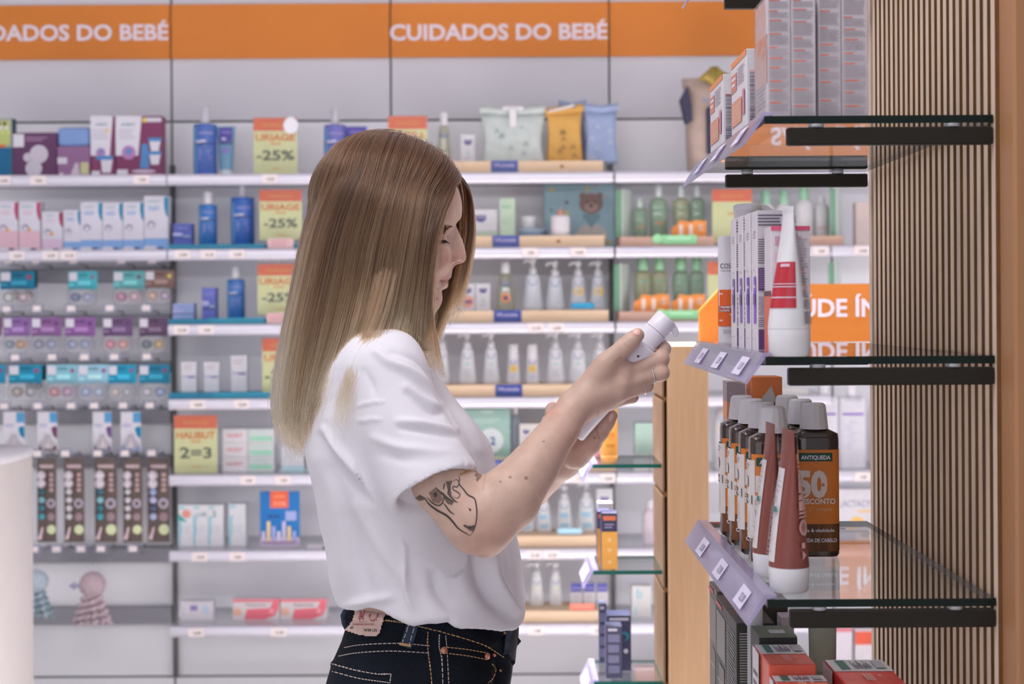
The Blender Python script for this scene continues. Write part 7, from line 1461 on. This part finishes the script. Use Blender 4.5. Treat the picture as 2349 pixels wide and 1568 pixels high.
def push_out(S_, grow):
    """keeps strands outside the skull"""
    q = S_ - HC; cr, sr = math.cos(HROT), math.sin(HROT); x = q[..., 0] * cr - q[..., 2] * sr; z = q[..., 0] * sr + q[..., 2] * cr; y = q[..., 1]
    g = grow if np.ndim(grow) == 0 else np.asarray(grow)[..., None]
    r = np.sqrt((x / (HR_[0] + g)) ** 2 + (y / (HR_[1] + g)) ** 2 + (z / (HR_[2] + g)) ** 2); f = np.where(r < 1, 1 / np.maximum(r, .2), 1.0)
    x, y, z = x * f, y * f, z * f
    return HC + np.stack([x * cr + z * sr, y, -x * sr + z * cr], -1)
hr = np.random.default_rng(11); allp, alltone = [], []
def strands(sec, N, thick=.006, clump=70, spread=.16, trim=.86, stray=.0016, tone=0.0, tipw=.004):
    n = len(sec) - 1; cu = hr.uniform(-.02, n + .02, clump); ci = hr.integers(0, clump, N); u = np.where(hr.random(N) < .78, cu[ci] + hr.normal(0, spread * .35, N) * n / 6, hr.uniform(-.03, n + .03, N))
    S_ = interp(sec, np.clip(u, 0, n)); T_ = np.linspace(0, 1, M_)
    S_ = push_out(S_, .007 + .007 * hr.random(N) ** 2); dep = hr.random(N) ** 1.5; ctone = hr.normal(0, 1, clump)[ci] * 1.1 + hr.normal(0, .8, N)
    S_[:, :, 1] += (dep[:, None] * thick * np.sin(np.pi * np.minimum(1, T_ * 3.2 + .05) / 2)) * (1 if sec[0][2][2] < YM else -1)
    o = hr.normal(0, 1, (N, 1, 3)) * np.array([1, .7, .3]); S_ += o * (stray + tipw * T_[None, :, None] ** 2) * np.minimum(1, T_ * 2.5)[None, :, None] * .8
    co = hr.normal(0, 1, (clump, 1, 3))[ci] * np.array([1, .8, .2]); S_ += co * .0026 * np.minimum(1, T_ * 1.6)[None, :, None]
    ph = hr.uniform(0, 6.28, (N, 1)); S_[:, :, 0] += .0005 * np.sin(T_[None] * hr.uniform(4, 11, (N, 1)) + ph) * T_[None]
    ln = hr.uniform(trim, 1.0, N) * (1 - .10 * (hr.random(clump)[ci]) * (1 if trim < .95 else 0)); tt = T_[None] * ln[:, None] * (M_ - 1); i0 = np.minimum(tt.astype(int), M_ - 2); f = (tt - i0)[..., None]; ar = np.arange(N)[:, None]
    S_ = S_[ar, i0] * (1 - f) + S_[ar, i0 + 1] * f
    allp.append(S_); alltone.append(np.clip(.46 + .27 * ctone + tone, 0, 1))
strands(near, 15000, .010, 150, .16, .86); strands(back, 5000, .012, 60, .2, .88, tone=-.05); strands(far[2:], 4200, .010, 50, .2, .80, tone=-.12); strands(far[:3], 900, .006, 18, .16, .55, .001, -.05); strands([[(x, y, Y - .008) for x, y, Y in g] for g in shoulder], 230, .003, 9, .07, .7, .001, .3, .005); strands(inner, 1400, .008, 24, .2, .9, .0016, -.02); strands(wisps, 160, .003, 5, .2, .8, .001, .1)
# loose flyaways around the crown and the back
fl = push_out(interp(near, hr.uniform(0, 7, 260)), .014); T_ = np.linspace(0, 1, M_); fl += hr.normal(0, 1, (260, 1, 3)) * np.array([.012, .004, .004]) * (T_ ** 1.3)[None, :, None]; fl[:, :, 2] += (.004 * hr.random(260))[:, None]; allp.append(fl); alltone.append(np.full(260, .62))
pos = np.concatenate(allp); tone = np.concatenate(alltone).astype(np.float32); N = len(pos)
hc = bpy.data.hair_curves.new('hair_strands'); hc.add_curves([M_] * N)
hc.attributes['position'].data.foreach_set('vector', np.ascontiguousarray(local(pos.reshape(-1, 3)), np.float32).ravel())
ra = hc.attributes.get('radius') or hc.attributes.new('radius', 'FLOAT', 'POINT'); rad = (.00024 * (1 - .45 * T_))[None].repeat(N, 0); ra.data.foreach_set('value', rad.astype(np.float32).ravel())
ta = hc.attributes.new('tone', 'FLOAT', 'CURVE'); ta.data.foreach_set('value', tone)
def hair_mat():
    m = bpy.data.materials.new('hair'); m.use_nodes = True; nt = m.node_tree; nt.nodes.clear(); N_ = nt.nodes.new; L = nt.links.new
    out = N_('ShaderNodeOutputMaterial'); hb = N_('ShaderNodeBsdfHairPrincipled'); hb.parametrization = 'COLOR'; hb.inputs['IOR'].default_value = 1.45; hb.inputs['Roughness'].default_value = .2; hb.inputs['Radial Roughness'].default_value = .4
    hi = N_('ShaderNodeHairInfo'); at = N_('ShaderNodeAttribute'); at.attribute_name = 'tone'
    def ramp(cs):
        r_ = N_('ShaderNodeValToRGB'); e = r_.color_ramp.elements; e[0].position, e[0].color = cs[0][0], srgb(cs[0][1], .80); e[1].position, e[1].color = cs[-1][0], srgb(cs[-1][1], .80)
        for p_, c_ in cs[1:-1]: x = e.new(p_); x.color = srgb(c_, .80)
        L(hi.outputs['Intercept'], r_.inputs[0]); return r_
    a, b_ = ramp([(0, (32, 18, 11)), (.45, (38, 22, 14)), (.75, (60, 38, 23)), (1, (108, 75, 48))]), ramp([(0, (60, 39, 27)), (.35, (104, 73, 51)), (.7, (160, 121, 88)), (1, (210, 172, 134))])
    mx = N_('ShaderNodeMix'); mx.data_type = 'RGBA'; L(at.outputs['Fac'], mx.inputs[0]); L(a.outputs[0], mx.inputs[6]); L(b_.outputs[0], mx.inputs[7]); L(mx.outputs[2], hb.inputs['Color']); L(hb.outputs[0], out.inputs['Surface']); return m
hc.materials.append(hair_mat())
hs_ = link('hair_strands', hc, person)
# the mass of hair under the loose strands
def hairbase():
    m = bpy.data.materials.new('hair_mass'); m.use_nodes = True; nt = m.node_tree; B = nt.nodes['Principled BSDF']; N_ = nt.nodes.new; L = nt.links.new
    at = N_('ShaderNodeAttribute'); at.attribute_name = 'along'; cr = N_('ShaderNodeValToRGB'); e = cr.color_ramp.elements
    e[0].color = srgb((34, 24, 19)); e[1].color = srgb((96, 71, 52)); x = e.new(.6); x.color = srgb((48, 34, 26)); L(at.outputs['Fac'], cr.inputs[0]); L(cr.outputs[0], B.inputs['Base Color']); B.inputs['Roughness'].default_value = .6; B.inputs['Specular IOR Level'].default_value = .2; return m
V, Q, al = [], [], []
for sec, off, end in ((near, .007, .90), (back, .006, .9), (far[2:], .007, .8)):
    nu = 8 * (len(sec) - 1); S_ = interp(sec, np.linspace(0.15 if sec is near else .05, len(sec) - 1.001, nu)); sgn = 1 if sec[0][2][2] < YM else -1; kk = int(M_ * end); b0 = len(V)
    T_ = np.linspace(0, 1, M_); S_ = push_out(S_, .0105)
    for i in range(nu):
        for k in range(kk): p_ = S_[i, k].copy(); p_[1] += sgn * off * min(1, T_[k] * 3 + .05); p_[2] -= .004; p_[0] += (.004 if sec is not near else 0) * (1 if i > nu / 2 else 0); V.append(p_); al.append(T_[k])
    for i in range(nu - 1):
        for k in range(kk - 1): Q.append((b0 + i * kk + k, b0 + (i + 1) * kk + k, b0 + (i + 1) * kk + k + 1, b0 + i * kk + k + 1))
me = mesh_np('hair', local(np.array(V)), np.array(Q), [hairbase()]); a_ = me.attributes.new('along', 'FLOAT', 'POINT'); a_.data.foreach_set('value', np.array(al, np.float32)); child('hair', me)
# ================================================================ LIGHT, CAMERA
def area(name, loc, size, power, col=(1, .97, 1), rot=(0, 0, 0), sy=None, spread=None):
    l = bpy.data.lights.new(name, 'AREA'); l.energy = power; l.color = col; l.size = size
    if sy: l.shape = 'RECTANGLE'; l.size_y = sy
    if spread: l.spread = spread
    o = bpy.data.objects.new(name, l); COL.objects.link(o); o.location = loc; o.rotation_euler = rot; return o
w = bpy.data.worlds.new('World'); SC.world = w; w.use_nodes = True
bg = w.node_tree.nodes['Background']; bg.inputs['Color'].default_value = (.93, .92, 1.0, 1); bg.inputs['Strength'].default_value = .50
area('ceiling_panel_front', (-.45, 1.1, 2.95), 1.4, 28, (1, .985, 1), sy=1.1)
area('ceiling_panel_aisle', (-.4, 2.9, 2.95), 4.5, 6, (1, .97, 1), (math.radians(20), 0, 0), 1.4)
area('floor_bounce_fill', (.3, 3.5, 2.95), 1.7, 105, (1, .97, 1), (0, 0, 0), .8, math.radians(55))  # added fill: brightens the floor so its bounce reaches the shelf bays
for i, x in enumerate((-1.5, -.5, .5, 1.5)): area(f'wall_fill_{i + 1}', (x, 2.42, 2.02), .8, 3.2, (.98, .97, 1), (math.radians(84), 0, 0), .1)  # unseen strips added to fill the back wall evenly
area('front_fill', (-1.6, -2.9, 1.6), 4.5, 30, (.96, .96, 1), (math.radians(90), 0, math.radians(-12)), 2.6)  # fill added behind the camera to reach into the shelves
area('side_fill_west', (-3.9, 3.0, 1.0), 2.6, 15, (.97, .96, 1), (math.radians(90), 0, math.radians(-36)), 2.0)  # unseen fill added at the side for the shelf interiors
area('side_fill_east', (4.1, 2.7, 1.0), 2.6, 38, (1, .98, .98), (math.radians(90), 0, math.radians(62)), 2.0)  # unseen fill added for her face and the shelf interiors
cam = bpy.data.cameras.new('Camera'); co = bpy.data.objects.new('Camera', cam); COL.objects.link(co); SC.camera = co
cam.sensor_width = 36; cam.sensor_fit = 'HORIZONTAL'; cam.lens = F / 2349 * 36; cam.shift_y = -(784 - CY) / 2349; cam.clip_start = .05
co.matrix_world = Matrix(((RC, RS, 0, 0), (0, 0, -1, 0), (-RS, RC, 0, CAMZ), (0, 0, 0, 1)))
cam.dof.use_dof = True; cam.dof.focus_distance = 1.87; cam.dof.aperture_fstop = 52.1 / 8.0; cam.dof.aperture_blades = 0
SC.view_settings.view_transform = 'Standard'; SC.view_settings.look = 'None'; SC.view_settings.exposure = -.08; SC.view_settings.gamma = 1
SC.view_settings.use_curve_mapping = False
cy = SC.cycles; cy.max_bounces = 8; cy.transparent_max_bounces = 24; cy.diffuse_bounces = 3; cy.glossy_bounces = 4; cy.caustics_reflective = False; cy.caustics_refractive = False
cy.use_denoising = True; cy.sample_clamp_indirect = 6
cy.use_adaptive_sampling = True; cy.adaptive_threshold = .03; cy.adaptive_min_samples = 16
